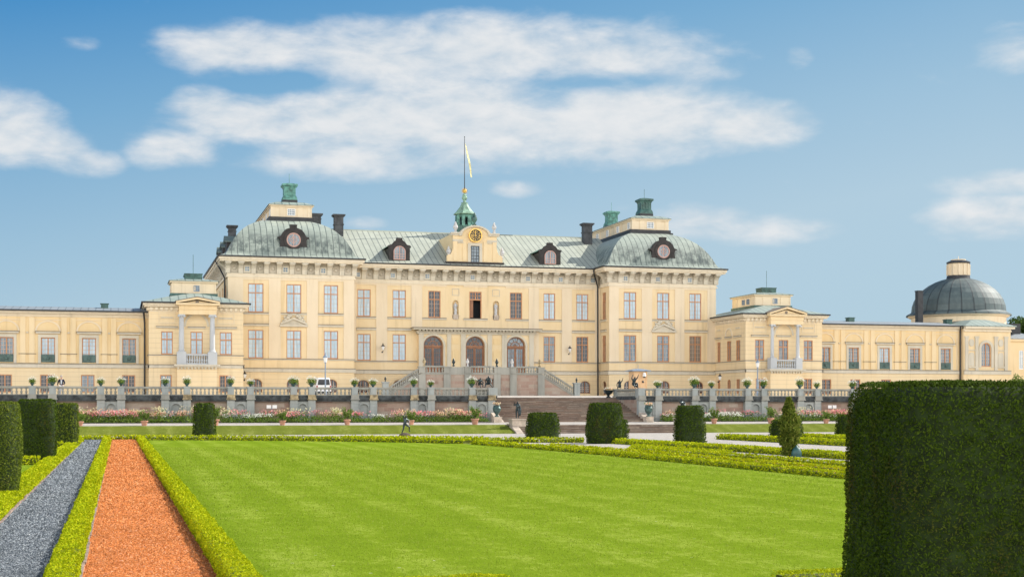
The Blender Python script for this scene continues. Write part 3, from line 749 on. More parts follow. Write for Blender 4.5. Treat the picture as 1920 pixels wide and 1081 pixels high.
# --- pavilion roofs
PROF = [(0, Z_EAVE - .02), (.02, Z_EAVE + .06), (.8, 17.40), (1.0, 17.75), (1.28, 18.35), (1.65, 19.0), (2.1, 19.62), (2.65, 20.2), (3.3, 20.7), (4.0, 21.08), (4.75, 21.38), (5.2, 21.50)]
for x0, x1 in ((XA, XB), (XC, XD)):
    r = MB(); hip_loft(r, x0 - OV - .06, x1 + OV + .06, PY - OV - .06, BACK + OV, PROF)
    ro = r.build('roof', M['roof_pav'], palace)
    gt = MB()
    for P, a, b in ((front(PY - OV - .06), x0 - OV - .06, x1 + OV + .06), (left_side(x0 - OV - .06), PY - OV - .05, BACK + OV), (right_side(x1 + OV + .06), PY - OV - .05, BACK + OV)):
        gt.pbox(P, a, b, -.10, .03, Z_EAVE - .07, Z_EAVE + .07)
    gt.build('gutter', M['black'], ro)
    # lantern on the crown
    ly0, ly1 = PY + 4.6, BACK - 4.2
    lx0, lx1 = (X(509, ly0), X(583, ly0)) if x0 == XA else (X(1186, ly0), X(1252, ly0))
    l = MB(); l.box(lx0, lx1, ly0, ly1, 21.3, 23.15)
    for i in range(4):
        u = lx0 + (lx1 - lx0) * (.03 + .94 * i / 3); 
        if i in (0, 3): l.box(u - .22, u + .22, ly0 - .06, ly0, 21.9, 23.05)
    for u in (lx0 + 1.15, lx1 - 1.15): l.box(u - .28, u + .28, ly0 - .06, ly0, 21.9, 23.05)
    ny = 8
    for sx, xx in ((-1, lx0), (1, lx1)):
        for i in range(ny + 1):
            yy = ly0 + .2 + (ly1 - ly0 - .4) * i / ny
            l.box(xx, xx + sx * .06, yy - .2, yy + .2, 21.9, 23.05)
    l.box(lx0 - .12, lx1 + .12, ly0 - .12, ly1 + .12, 22.98, 23.12); l.box(lx0 - .26, lx1 + .26, ly0 - .26, ly1 + .26, 23.12, 23.24)
    lo_ = l.build('lantern', M['plaster_pale'], palace)
    l = MB(); l.box(lx0 - .5, lx1 + .5, ly0 - .4, ly1 + .4, 21.34, 21.62); l.box(lx0 - .3, lx1 + .3, ly0 - .22, ly1 + .22, 21.62, 21.95); l.build('lantern_base', M['black'], lo_)
    l = MB(); hip_loft(l, lx0 - .34, lx1 + .34, ly0 - .34, ly1 + .34, [(0, 23.22), (.02, 23.3), (.9, 23.62), (1.9, 23.80)]); l.build('lantern_roof', M['roof_flat'], lo_)
    Pq = front(ly0)
    window(lo_, Pq, (lx0 + lx1) / 2 - .42, (lx0 + lx1) / 2 + .42, 22.12, 22.86, 'pane_mid', 4, 3, 0, -.02, 0, 'white_paint', .04, .07, mull=False)
    Ps = left_side(lx0)
    for i in (1, 3, 5, 7):
        yy = ly0 + .2 + (ly1 - ly0 - .4) * (i - .5) / ny
        window(lo_, Ps, yy - .4, yy + .4, 22.12, 22.86, 'pane_mid', 3, 3, 0, -.02, 0, 'white_paint', .04, .07, mull=False)
    for yy in ((ly0 + 1.9,) if x0 == XA else (ly0 + 1.9, ly1 - 2.2)):
        cxx = (lx0 + lx1) / 2 - (.0 if yy < 160 else .1)
        c = MB(); c.box(cxx - .80, cxx + .80, yy - .8, yy + .8, 23.7, 23.98); cb = c.build('cupola', M['black'], lo_)
        c = MB()
        hip_loft(c, cxx - .78, cxx + .78, yy - .78, yy + .78, [(0, 23.98), (.0, 24.15), (.1, 24.4), (.16, 24.5), (.16, 25.2), (.08, 25.4), (-.06, 25.5), (-.06, 25.66), (.02, 25.72), (.6, 25.86)])
        for s in (-.35, 0.0, .35): c.box(cxx + s - .05, cxx + s + .05, yy - .68, yy - .60, 24.5, 25.3)
        c.tube([(cxx, yy, 25.8), (cxx, yy, 26.9)], .025, 5)
        c.build('cupola_shaft', M['verdigris'] if x0 == XA or yy > 160 else M['verdigris_dark'], cb)

# --- main roof with its ridge
r = MB(); e0, e1, zr = MY - OV - .05, 169.5, 21.75; ry = 160.2
for (ya, za, yb, zb) in ((e0, Z_EAVE - .04, e0 + 1.1, 17.52), (e0 + 1.1, 17.52, ry, zr), (ry, zr, e1, Z_EAVE)):
    L = math.hypot(yb - ya, zb - za)
    xa_, xb_ = XB - 3.0, XC + 3.0
    v0_ = ya - e0
    r.face([(xa_, ya, za), (xb_, ya, za), (xb_, yb, zb), (xa_, yb, zb)], 0, [(xa_, v0_), (xb_, v0_), (xb_, v0_ + L), (xa_, v0_ + L)])
r.box(XB - 2, XC + 2, ry - .12, ry + .12, zr - .1, zr + .06)
ro = r.build('roof', M['roof'], palace)
gt = MB(); gt.box(XB + .9, XC - .9, e0 - .10, e0 + .03, Z_EAVE - .10, Z_EAVE + .02); gt.build('gutter', M['black'], ro)

# --- dormers of the middle
for (pa, pb) in ((728, 770), (1010.5, 1052.5)):
    y0 = MY + 0.1; c = X((pa + pb) / 2, y0); hw = (X(pb, y0) - X(pa, y0)) / 2; P = front(y0); zb = 17.30
    d = MB()
    out = [(-hw, 0), (hw, 0), (hw, .14), (hw - .08, .18), (hw - .08, 1.62), (hw + .08, 1.72), (hw - .05, 1.85), (hw - .42, 1.95), (hw - .62, 2.22), (.34, 2.42), (.32, 2.66), (-.32, 2.66), (-.34, 2.42), (-hw + .62, 2.22), (-hw + .42, 1.95), (-hw + .05, 1.85), (-hw - .08, 1.72), (-hw + .08, 1.62), (-hw + .08, .18), (-hw, .14)]
    d.prism(P, [(c + u, zb + v) for u, v in out], 0, .35)
    d.prism(P, [(c - hw + .12, zb - .5), (c + hw - .12, zb - .5), (c + hw - .12, zb + 1.6), (c, zb + 2.2), (c - hw + .12, zb + 1.6)], .3, 4.2)
    do = d.build('dormer', M['black_wood'], palace)
    rr = MB(); rr.prism(P, [(c - hw - .12, zb + 1.66), (c - hw - .08, zb + 1.74), (c, zb + 2.36), (c + hw + .08, zb + 1.74), (c + hw + .12, zb + 1.66), (c, zb + 2.28)], .36, 4.6); rr.build('dormer_roof', M['verdigris_pale'], do)
    window(do, P, c - .66, c + .66, zb + .28, zb + 1.78, 'pane_mid', 4, 3, 0, -.04, .62, 'pink_wood', .05, .09)

# --- bull's-eye dormers of the pavilions
for (pc, py_, x0, x1) in ((550.5, 451.7, XA, XB), (1244, 471, XC, XD)):
    y0 = PY + .25; c = X(pc, y0); P = front(y0); zb = 17.22
    h = [(2.10, 0), (2.12, .50), (1.9, .55), (1.6, .8), (1.4, 1.2), (1.32, 1.75), (1.45, 1.98), (1.62, 2.0), (1.64, 2.1), (1.3, 2.2), (1.1, 2.6), (.8, 2.92), (.36, 3.08), (.34, 3.2), (.38, 3.34), (.36, 3.42)]
    out = [(c + u, zb + v) for u, v in h] + [(c - u, zb + v) for u, v in reversed(h)]
    d = MB(); d.prism(P, out, 0, .5)
    d.prism(P, [(c - 1.25, zb - .1), (c + 1.25, zb - .1), (c + 1.2, zb + 2.1), (c + .8, zb + 2.75), (c, zb + 3.0), (c - .8, zb + 2.75), (c - 1.2, zb + 2.1)], .5, 3.6)
    d.pbox(P, c - 2.2, c + 2.2, -.12, .3, zb - .05, zb + .32)
    zc = zb + 1.82
    d.arc_solid(P, c, zc, .74, 1.02, -.10, .02, 0, 360, 24)
    do = d.build('dormer', M['black_wood'], palace)
    g = MB(); g.arc_solid(P, c, zc, .62, .74, -.08, .03, 0, 360, 24); g.pbox(P, c - .035, c + .035, -.06, -.01, zc - .64, zc + .64)
    g.arc_solid(P, c, zc, .27, .32, -.05, -.012, 0, 360, 16)
    for k in range(8):
        t = R(22.5 + 45 * k); g.tube([P(c + .1 * math.cos(t), -.03, zc + .1 * math.sin(t)), P(c + .64 * math.cos(t), -.03, zc + .64 * math.sin(t))], .018, 4)
    go = g.build('round_window', M['pink_wood'], do)
    g = MB(); g.prism(P, [(c + .64 * math.cos(R(15 * k)), zc + .64 * math.sin(R(15 * k))) for k in range(24)], -.015, -.005); g.build('pane', M['pane_mid'], go)

# --- dormers on the left slope of the left pavilion, seen from the side
for i, yy in enumerate((PY + 4.6, PY + 10.2, PY + 15.6)):
    P = left_side(XA + .15)
    d = MB(); d.prism(P, [(yy - 1.0, 17.2), (yy + 1.0, 17.2), (yy + 1.0, 19.0), (yy, 19.6), (yy - 1.0, 19.0)], 0, 2.6); do = d.build('dormer', M['black_wood'], palace)
    d = MB(); d.prism(P, [(yy - 1.2, 18.98), (yy - 1.2, 19.1), (yy, 19.75), (yy + 1.2, 19.1), (yy + 1.2, 18.98), (yy, 19.6)], -.22, 2.9); d.build('dormer_roof', M['roof_flat'], do)

# --- chimneys
def chimney(px, pt, pb, y, w):
    c = X(px, y); zt, zb = Zp(pt, c, y), Zp(pb, c, y)
    m_ = MB(); m_.box(c - w / 2, c + w / 2, y - w / 2, y + w / 2, zb - 1.2, zt - .28); m_.box(c - w / 2 - .06, c + w / 2 + .06, y - w / 2 - .06, y + w / 2 + .06, zb + (zt - zb) * .33, zb + (zt - zb) * .40)
    m_.box(c - w / 2 - .1, c + w / 2 + .1, y - w / 2 - .1, y + w / 2 + .1, zt - .28, zt - .16); m_.box(c - w / 2 - .2, c + w / 2 + .2, y - w / 2 - .2, y + w / 2 + .2, zt - .16, zt)
    m_.build('chimney', M['chimney'], palace)
chimney(634.5, 402.5, 432, 158.5, .98); chimney(592, 401, 417, 160.5, 1.05); chimney(1100.5, 419, 446, 158.5, 1.0); chimney(435, 423, 440, 155, .8)

# --- clock gable
gy = MY - .35; Pg = front(gy); gc = X(890.5, gy)
def gx_(px): return X(px, gy)
def gz_(py): return Zp(py, gc, gy)
zb_, zt_ = 17.04, gz_(437)
g = MB()
hwB, hwb = (gx_(945) - gx_(836)) / 2, (gx_(931) - gx_(849)) / 2
rise = gz_(423) - zt_
body = [(-hwB + .15, 17.5), (hwB - .15, 17.5), (hwB - .15, 18.1), (hwB - .25, 18.25), (hwb + .25, 18.35), (hwb + .06, 18.75), (hwb, 19.2), (hwb, zt_), (-hwb, zt_), (-hwb, 19.2), (-hwb - .06, 18.75), (-hwb - .25, 18.35), (-hwB + .25, 18.25), (-hwB + .15, 18.1)]
cww = (gx_(898.5) - gx_(882.5)) / 2
wz0, wz1 = gz_(492.5), gz_(461)
g.prism(Pg, [(gc + u, v) for u, v in body], 0, .45)
g.box(gc - hwb, gc + hwb, gy + .45, ry + .5, 17.3, zt_ - .05)
g.prism(Pg, arc_pts(gc, zt_ - .5, 1.75, rise + .45, 16), -.02, 2.2)
for u in (-hwb + .25, -1.18, 1.18, hwb - .25): g.pbox(Pg, gc + u - .22, gc + u + .22, -.07, 0, 17.6, zt_ - .9)
clock_gable = g.build('clock_gable', M['plaster'], palace)
g = MB(); g.pbox(Pg, gc - hwB, gc + hwB, -.12, .5, zb_, 17.52); g.build('gable_plinth', M['black_wood'], clock_gable)
g = MB()
g.arc_solid(Pg, gc, zt_ - .5, 1.62, 1.86, -.25, .6, 8, 172, 20, 0, (rise + .52) / 1.86)
for s in (-1, 1):
    ua, ub = gc + s * 1.45, gc + s * (hwb + .26)
    g.pbox(Pg, ua, ub, -.28, .5, zt_ - .14, zt_ + .02); g.pbox(Pg, ua, ub, -.16, .4, zt_ - .30, zt_ - .141); g.pbox(Pg, ua - s * .1, gc + s * (hwb + .04), -.09, .1, zt_ - .95, zt_ - .72)
    g.pbox(Pg, gc + s * (cww + .32), gc + s * (cww + .002), -.10, .02, wz0, wz1 + .3)
    g.pbox(Pg, gc + s * 1.62 - .32, gc + s * 1.62 + .32, -.10, -.07, 19.55, 19.68)
g.pbox(Pg, gc - cww, gc + cww, -.10, .02, wz1 + .002, wz1 + .3)
g.build('gable_trim', M['stone'], clock_gable)
window(clock_gable, Pg, gc - cww, gc + cww, wz0, wz1, 'pane_mid', 3, 5, 0, -.03, 0, 'black', .045, .07, mull=False)
# clock: black dial, gilded ring, Roman numerals, hands at about a quarter to twelve
zc = gz_(441.7); cr = .74
ck = MB(); ck.prism(Pg, [(gc + (cr - .09) * math.cos(R(12 * k)), zc + (cr - .09) * math.sin(R(12 * k))) for k in range(30)], -.30, -.02)
clock = ck.build('clock', M['clock_face'], clock_gable)
ck = MB(); ck.arc_solid(Pg, gc, zc, cr - .10, cr, -.36, -.02, 0, 360, 36); ck.arc_solid(Pg, gc, zc, .27, .29, -.315, -.301, 0, 360, 24)
ROMAN = ['XII', 'I', 'II', 'III', 'IIII', 'V', 'VI', 'VII', 'VIII', 'IX', 'X', 'XI']
def stroke(cx, cz, t, x0, y0, x1, y1, w=.030):
    """a gilded stroke on the dial, in the numeral's own upright frame turned by t"""
    ca, sa = math.cos(t), math.sin(t); dx, dy = x1 - x0, y1 - y0; L = math.hypot(dx, dy); nx, ny = -dy / L * w / 2, dx / L * w / 2
    pts = []
    for x, y in ((x0 + nx, y0 + ny), (x0 - nx, y0 - ny), (x1 - nx, y1 - ny), (x1 + nx, y1 + ny)):
        pts.append((cx + x * ca + y * sa, cz - x * sa + y * ca))
    ck.prism(Pg, pts[::-1], -.318, -.30)
for h_, s in enumerate(ROMAN):
    t = R(30 * h_); rr = .455; cx, cz_ = gc + rr * math.sin(t), zc + rr * math.cos(t)
    wds = {'I': .045, 'V': .085, 'X': .09}; tot = sum(wds[c] for c in s); x = -tot / 2
    for c in s:
        w_ = wds[c]; xm = x + w_ / 2
        if c == 'I': stroke(cx, cz_, t, xm, -.085, xm, .085, .026)
        if c == 'V': stroke(cx, cz_, t, xm - .035, .085, xm, -.085, .024); stroke(cx, cz_, t, xm, -.085, xm + .035, .085, .018)
        if c == 'X': stroke(cx, cz_, t, xm - .038, .085, xm + .038, -.085, .024); stroke(cx, cz_, t, xm - .038, -.085, xm + .038, .085, .018)
        x += w_
ck.build('clock_numerals', M['gold'], clock)
hd = MB(); ck = hd
stroke(gc, zc, R(-6), 0, -.14, 0, .36, .055); stroke(gc, zc, R(-92), 0, -.16, 0, .52, .04)
hd.build('clock_hands', M['gold'], clock)

# --- bell turret on the ridge
ty = ry - .2; tx = X(871, ty)
def tz(py): return Zp(py, tx, ty)
t_ = MB(); t_.lathe(tx, ty, [(1.05, 20.9), (1.05, tz(424)), (.98, tz(422))], 8, rot=R(22.5)); turret = t_.build('bell_turret', M['verdigris_dark'], palace)
t_ = MB()
for k in range(8):
    a = R(22.5 + 45 * k); px_, py_ = tx + .9 * math.cos(a), ty + .9 * math.sin(a)
    t_.box(px_ - .17, px_ + .17, py_ - .17, py_ + .17, tz(424) - .05, tz(405))
t_.lathe(tx, ty, [(1.0, tz(408)), (1.08, tz(403.5)), (1.0, tz(402))], 8, rot=R(22.5))
t_.build('turret_posts', M['verdigris'], turret)
t_ = MB(); t_.lathe(tx, ty, [(1.3, tz(402.5)), (1.32, tz(401.5)), (.98, tz(396.5)), (.62, tz(389)), (.42, tz(383.5)), (.36, tz(381.5)), (.42, tz(381)), (.42, tz(380.2)), (.20, tz(379.5)), (.16, tz(376)), (.30, tz(373)), (.34, tz(370.5)), (.22, tz(368)), (.28, tz(366)), (.12, tz(364)), (.1, tz(362))], 8, rot=R(22.5))
t_.build('turret_roof', M['verdigris_pale'], turret)
t_ = MB()
for s in (-1, 1): t_.box(tx + s * .42 - .07, tx + s * .42 + .07, ty - .5, ty + .5, tz(424), tz(410))
t_.lathe(tx, ty, [(.42, tz(419)), (.36, tz(417)), (.26, tz(413.5)), (.1, tz(411))], 10); t_.build('bell', M['black'], turret)
t_ = MB(); t_.ball((tx, ty, tz(358)), .24, 12, 8)
for k in range(14):
    a = R(360 / 14 * k); t_.tube([(tx + .22 * math.cos(a), ty, tz(358) + .22 * math.sin(a)), (tx + .38 * math.cos(a), ty, tz(358) + .38 * math.sin(a))], .03, 5)
t_.build('gilded_ball', M['gold'], turret)

# --- portico round the three doors
po = MB(); wall(po, front(PYY), PX0, PX1, 4.9, 9.75, opsD, .5)
nich = [(span(848, 860, PYY), (6.72, 8.0, .3)), (span(925, 937.5, PYY), (6.72, 8.0, .3))]
for (a, b), (v0_, v1_, r_) in nich: pass
po.box(PX0, PX0 + .02, PYY, MY, 4.9, 9.75); po.box(PX1 - .02, PX1, PYY, MY, 4.9, 9.75)
portico = po.build('portico', M['plaster'], palace)
st = MB(); Pp = front(PYY)
for a, b in ((785, 794), (838, 845.5), (864, 873), (914, 922), (941, 950), (992, 1000.5)):
    ua, ub = X(a, PYY), X(b, PYY); st.pbox(Pp, ua, ub, -.10, 0, 4.95, 9.62); st.pbox(Pp, ua - .05, ub + .05, -.14, 0, 9.38, 9.48)
for (a, b), o in zip(DOORS, opsD):
    hw = (o[1] - o[0]) / 2; st.arc_solid(Pp, (o[0] + o[1]) / 2, DZ1 - hw, hw + .02, hw + .24, -.08, .0, n=16)
    for s, u in ((-1, o[0]), (1, o[1])): st.pbox(Pp, u, u + s * .2, -.08, 0, 4.95, DZ1 - hw); st.pbox(Pp, u, u + s * .24, -.11, 0, DZ1 - hw - .08, DZ1 - hw + .06)
cx0, cx1 = X(783, PYY) - .05, X(1002, PYY) + .05
st.box(cx0, cx1, PYY - .18, MY, 9.62, 9.80); st.box(cx0 - .12, cx1 + .12, PYY - .34, MY, 9.80, 9.92)
n = 34
for i in range(n): 
    u = cx0 + (cx1 - cx0) * (i + .5) / n; st.box(u - .12, u + .12, PYY - .62, PYY - .1, 9.92, 10.06)
st.box(cx0 - .55, cx1 + .55, PYY - .85, MY, 10.06, 10.20); st.build('portico_stone', M['stone'], portico)
st = MB(); st.box(cx0 - .62, cx1 + .62, PYY - .92, MY, 10.20, 10.30); st.build('portico_roof', M['sill'], portico)
fr = MB()
for (a, b), (v0_, v1_, r_) in nich:
    fr.mark(); fr.pbox(Pp, a, b, -.05, 0, 8.55, 9.25)
    fr.mark(); fr.prism(Pp, [(a, v0_), (b, v0_)] + list(reversed(arc_pts((a + b) / 2, v1_ - r_, (b - a) / 2, r_, 10))), -.06, -.0)
fr.build_each('portico_panel', M['plaster_wing'], portico)
for (a, b), o in zip(DOORS, opsD):
    hw = (o[1] - o[0]) / 2; uc = (o[0] + o[1]) / 2; sp = DZ1 - hw; d0 = .34
    d = MB(); d.arc_solid(Pp, uc, sp, hw - .12, hw, d0 - .1, d0 + .06, n=14)
    d.pbox(Pp, o[0], o[0] + .12, d0 - .1, d0 + .06, DZ0, sp); d.pbox(Pp, o[1] - .12, o[1], d0 - .1, d0 + .06, DZ0, sp); d.pbox(Pp, o[0] + .12, o[1] - .12, d0 - .12, d0 + .06, sp - .12, sp + .08)
    for k in range(1, 5):
        t = R(36 * k); d.tube([Pp(uc, d0 - .02, sp + .06), Pp(uc + (hw - .1) * math.cos(t), d0 - .02, sp + (hw - .1) * math.sin(t))], .028, 4)
    d.arc_solid(Pp, uc, sp, hw * .46, hw * .53, d0 - .04, d0, n=10)
    do = d.build('door', M['door_wood'], palace)
    for s in (-1, 1):
        l = MB(); e0_, e1_ = (o[0] + .12, uc - .01) if s < 0 else (uc + .01, o[1] - .12)
        l.pbox(Pp, e0_, e0_ + .11, d0 - .04, d0 + .04, DZ0, sp - .12); l.pbox(Pp, e1_ - .11, e1_, d0 - .04, d0 + .04, DZ0, sp - .12); l.pbox(Pp, e0_ + .15, e1_ - .15, d0 - .04, d0 + .04, DZ0, DZ0 + 1.0); l.pbox(Pp, e0_ + .15, e1_ - .15, d0 - .04, d0 + .04, sp - .26, sp - .12)
        for q in (1, 2): l.pbox(Pp, e0_ + .15 + (e1_ - e0_ - .3) * q / 3 - .013, e0_ + .15 + (e1_ - e0_ - .3) * q / 3 + .013, d0 - .02, d0 + .02, DZ0 + 1, sp - .26)
        for q in range(1, 4): v = DZ0 + 1 + (sp - .26 - DZ0 - 1) * q / 4; l.pbox(Pp, e0_ + .15, e1_ - .15, d0 - .018, d0 + .018, v - .014, v + .014)
        l.build('door_leaf', M['door_wood'], do)
    g = MB(); g.pbox(Pp, o[0] + .1, o[1] - .1, d0 + .022, d0 + .035, DZ0 + .9, sp - .1); g.prism(Pp, list(reversed(arc_pts(uc, sp, hw - .1, hw - .1, 12))), d0 + .022, d0 + .035)
    g.build('pane', M['pane_mid' if a > 940 else 'pane_dark'], do)

# --- panels over the statue niches
pn = MB()
for a, b in ((847.5, 861), (923, 937)):
    ua, ub = X(a, MY), X(b, MY); pn.mark()
    for (p, q, r_, s) in ((ua, ub, 14.56, 14.62), (ua, ub, 13.85, 13.91), (ua, ua + .06, 13.911, 14.559), (ub - .06, ub, 13.911, 14.559)): pn.pbox(Pm, p, q, -.05, 0, r_, s)
pn.build_each('wall_panel', M['stone'], palace)
# --- downpipes
def pipe(parent, pts, r=.085):
    p = MB(); p.tube(pts, r, 6); return p.build('downpipe', M['lead'], parent)
xq = XC - 1.15
pipe(palace, [(XC - 1.1, MY - 1.0, 16.95), (XC - 1.0, MY - .9, 16.4), (XC - .35, MY - .18, 15.2), (XC - .32, MY - .18, GZ)])
pipe(palace, [(XA - 1.0, PY + 3.2, 16.9), (XA - .7, PY + 2.4, 16.2), (XA - .22, PY + 1.2, 15.0), (XA - .20, PY + 1.2, GZ)])

# ================================================================== CORNER PAVILIONS
SY = 140.0
def corner_pavilion(label, pxl, pxr, wins, gwins, cols, ped, belv, side_windows, panes):
    x0, x1 = X(pxl, SY), X(pxr, SY); yb = SY + 12.5; P = front(SY)
    t = thing('corner_pavilion', label, 'pavilion', ((x0 + x1) / 2, SY, GZ))
    ops = [(*span(a, b, SY), 6.76, 8.96) for a, b in wins]; gops = [(*span(a, b, SY), 3.1, 4.80) for a, b in gwins]
    w = MB(); wall(w, P, x0, x1, 5.42, 11.0, ops, .28); wall(w, P, x0, x1, GZ - .3, 5.42, gops, .28)
    Ps = left_side(x0); sops = []; sg = []
    if side_windows:
        for px_a, px_b in side_windows: sops.append((YX(px_b, x0), YX(px_a, x0), 6.76, 8.96)); sg.append((YX(px_b, x0) + .1, YX(px_a, x0) - .1, 3.2, 4.75, .4 if len(sg) == 1 else 0))
    wall(w, Ps, SY, yb, 5.42, 11.0, sops, .28); wall(w, Ps, SY, yb, GZ - .3, 5.42, sg, .28)
    wall(w, right_side(x1), SY, yb, GZ - .3, 11.0); wall(w, rear(yb), x0, x1, GZ - .3, 11.0)
    w.build('wall', M['plaster_joint'], t)
    for k, o in enumerate(ops): window(t, P, *o, pane=panes[k], cols=4, rows=5, transom=.66, depth=.12)
    for k, o in enumerate(gops): window(t, P, *o, pane='pane_dark' if k else 'pane_mid', cols=4, rows=4, transom=0, depth=.12)
    for o in sops: window(t, Ps, *o, pane='pane_blind', cols=4, rows=5, depth=.12)
    for o in sg: window(t, Ps, *o[:4], pane='pane_blind', cols=4, rows=4, transom=0, depth=.12, rise=o[4])
    # trim
    dk, bd, fz = MB(), MB(), MB()
    for Q, a, b, e in ((P, x0, x1, .0), (Ps, SY, yb, .004), (right_side(x1), SY, yb, .004)):
        course(dk, bd, Q, a - .1, b + .1, 5.80 - e, .28, .10 - e); course(dk, bd, Q, a - .06, b + .06, 6.74 - e, .06, .05 - e)
        fz.pbox(Q, a - .05, b + .05, -.05 + e, .02, 10.84 - e, 10.92 - e)
        n = max(4, int((b - a) / .46))
        for i in range(n):
            u = a + (b - a) * (i + .5) / n
            fz.pbox(Q, u - .13, u + .13, -.20, .0, 11.0, 11.26); fz.pbox(Q, u - .10, u + .10, -.11, .0, 10.93, 11.0)
    for (a, b) in (wins[0], wins[2]):
        ua, ub = span(a, b, SY); bd.pbox(P, ua - .45, ub + .45, -.20, 0, 9.28, 9.40); dk.pbox(P, ua - .48, ub + .48, -.24, 0, 9.40, 9.45); bd.pbox(P, ua - .03, ub + .03, -.07, 0, 10.22, 10.34)
        for (p, q, r_, s) in ((ua - .22, ub + .22, 9.75, 9.80), (ua - .22, ub + .22, 10.72, 10.77), (ua - .22, ua - .17, 9.801, 10.719), (ub + .17, ub + .22, 9.801, 10.719)): fz.pbox(P, p, q, -.04, 0, r_, s)
    for k, o in enumerate(sops):
        bd.pbox(Ps, o[0] - .3, o[1] + .3, -.18, 0, 9.28, 9.40); dk.pbox(Ps, o[0] - .33, o[1] + .33, -.22, 0, 9.40, 9.45)
        if k == 1: fz.arc_solid(Ps, (o[0] + o[1]) / 2, 9.46, .78, .95, -.08, 0, n=12)
        else: bd.pbox(Ps, o[0], o[1], -.07, 0, 10.22, 10.34)
    # loggia: balcony, columns, pediment
    pr = 1.0; ca, cb, cc, cd = [X(c, SY - pr) for c in cols]; la, lb = X(ped[0], SY - pr), X(ped[2], SY - pr); lm = (ca + cd) / 2; hw = (cd - ca) / 2
    wa, wb = span(*wins[1], SY); wc = (wa + wb) / 2
    bd.pbox(P, wa - .25, wb + .25, -.14, 0, 9.28, 9.40); dk.pbox(P, wa - .28, wb + .28, -.18, 0, 9.40, 9.45)
    st = MB(); st.arc_solid(P, wc, 9.46, 1.0, 1.2, -.08, 0, n=14, sv=1.12)
    st.build('blind_arch', M['stone'], t)
    lo = MB(); lo.box(ca - .15, cd + .15, SY - pr, SY, GZ - .3, 5.52); lo.build('loggia_base', M['plaster_joint'], t)
    ws = MB()
    for (a, b) in ((ca, cb), (cc, cd)):
        c = (a + b) / 2; r = (b - a) / 2 * .92
        ws.box(a - .16, b + .16, SY - pr - .1, SY - pr + .72, 5.78, 6.98)
        ws.lathe(c, SY - pr + .3, [(r * 1.3, 6.98), (r * 1.3, 7.08), (r * 1.05, 7.16), (r, 7.3), (r * .98, 8.6), (r * .86, 10.28), (r * .98, 10.33), (r * 1.1, 10.42)], 16)
        ws.box(c - r * 1.3, c + r * 1.3, SY - pr, SY - pr + .6, 10.42, 10.56)
        for s in (-1, 1):
            ws.lathe(c + s * r * 1.05, SY - pr - .02, [(.10, 10.30), (.14, 10.36), (.10, 10.44)], 8)
    ws.box(cb + .16, cc - .16, SY - pr + .02, SY - pr + .30, 6.66, 6.80); ws.box(cb + .16, cc - .16, SY - pr + .02, SY - pr + .3, 5.78, 5.92)
    lg = ws.build('loggia_columns', M['white_stone'], t)
    nb = 9
    for i in range(nb):
        q = MB(); q.lathe(cb + .25 + (cc - cb - .5) * i / (nb - 1), SY - pr + .16, [(.08, 5.92), (.06, 6.0), (.11, 6.16), (.05, 6.42), (.05, 6.5), (.09, 6.66)], 8); q.build('baluster', M['white_stone'], lg)
    q = MB(); q.box(ca - .3, cd + .3, SY - pr - .3, SY, 5.52, 5.62); q.box(ca - .42, cd + .42, SY - pr - .42, SY + .01, 5.62, 5.78)
    for i in range(12): u = ca - .2 + (cd - ca + .4) * (i + .5) / 12; q.box(u - .08, u + .08, SY - pr - .2, SY - pr, 5.34, 5.519)
    q.build('balcony', M['stone'], t)
    en = MB(); en.box(la + .28, lb - .28, SY - pr, SY + .5, 10.56, 11.02); en.box(la + .22, lb - .22, SY - pr - .08, SY + .5, 11.02, 11.10); en.box(la + .27, lb - .27, SY - pr - .02, SY + .4, 11.10, 11.44)
    en.box(la, lb, SY - pr - .32, SY + .5, 11.44, 11.62)
    ap = Zp(ped[3], lm, SY - pr); PP = front(SY - pr)
    en.prism(PP, [(la + .4, 11.62), (lb - .4, 11.62), (lm, ap - .32)], .02, 3.5)
    for s, e in ((-1, la), (1, lb)): en.prism(PP, [(e, 11.62), (e, 11.80), (lm, ap), (lm, ap - .20)][::-s], -.32, .4)
    ent = en.build('pediment', M['plaster'], t)
    q = MB(); q.prism(PP, [(la - .06, 11.78), (lm, ap - .005), (lb + .06, 11.78), (lb + .06, 11.84), (lm, ap + .07), (la - .06, 11.84)], -.36, 4.2); q.build('pediment_roof', M['sill'], ent)
    q = MB(); q.prism(PP, [(lm + .16 * math.cos(R(30 * k)), 11.62 + (ap - 11.9) * .42 + .16 * math.sin(R(30 * k))) for k in range(12)], -.02, .03); q.build('round_vent', M['sill'], ent)
    q = MB(); q.prism(PP, [(la + .95, 11.625), (lb - .95, 11.625), (lb - .95, 11.67), (la + .95, 11.67)], -.05, .03); q.build('pediment_ledge', M['sill'], ent)
    dk.build('drip_course', M['sill'], t); bd.build('string_course', M['stone'], t); fz.build('frieze', M['cornice'], t)
    cz = MB(); cz.box(x0 - .06, x1 + .06, SY - .06, yb, 10.99, 11.3); cz.box(x0 - .42, x1 + .42, SY - .42, yb + .4, 11.30, 11.44); cz.box(x0 - .55, x1 + .55, SY - .55, yb + .5, 11.44, 11.66); cz.build('cornice', M['cornice'], t)
    # roof, belvedere
    b0, b1, bzt, bzb = belv; by = SY + 4.6; xa, xb = X(b0, by), X(b1, by)
    o_ = .62; r = MB(); hip_loft(r, x0 - o_, x1 + o_, SY - o_, yb + o_, [(0, 11.66), (.02, 11.74), (2.4, 12.42), (4.6, 12.92), (4.9, 12.95)]); ro = r.build('roof', M['roof_flat'], t)
    gt = MB()
    for Q, a, b in ((front(SY - o_), x0 - o_, x1 + o_), (left_side(x0 - o_), SY - o_, yb), (right_side(x1 + o_), SY - o_, yb)): gt.pbox(Q, a, b, -.09, .04, 11.62, 11.76)
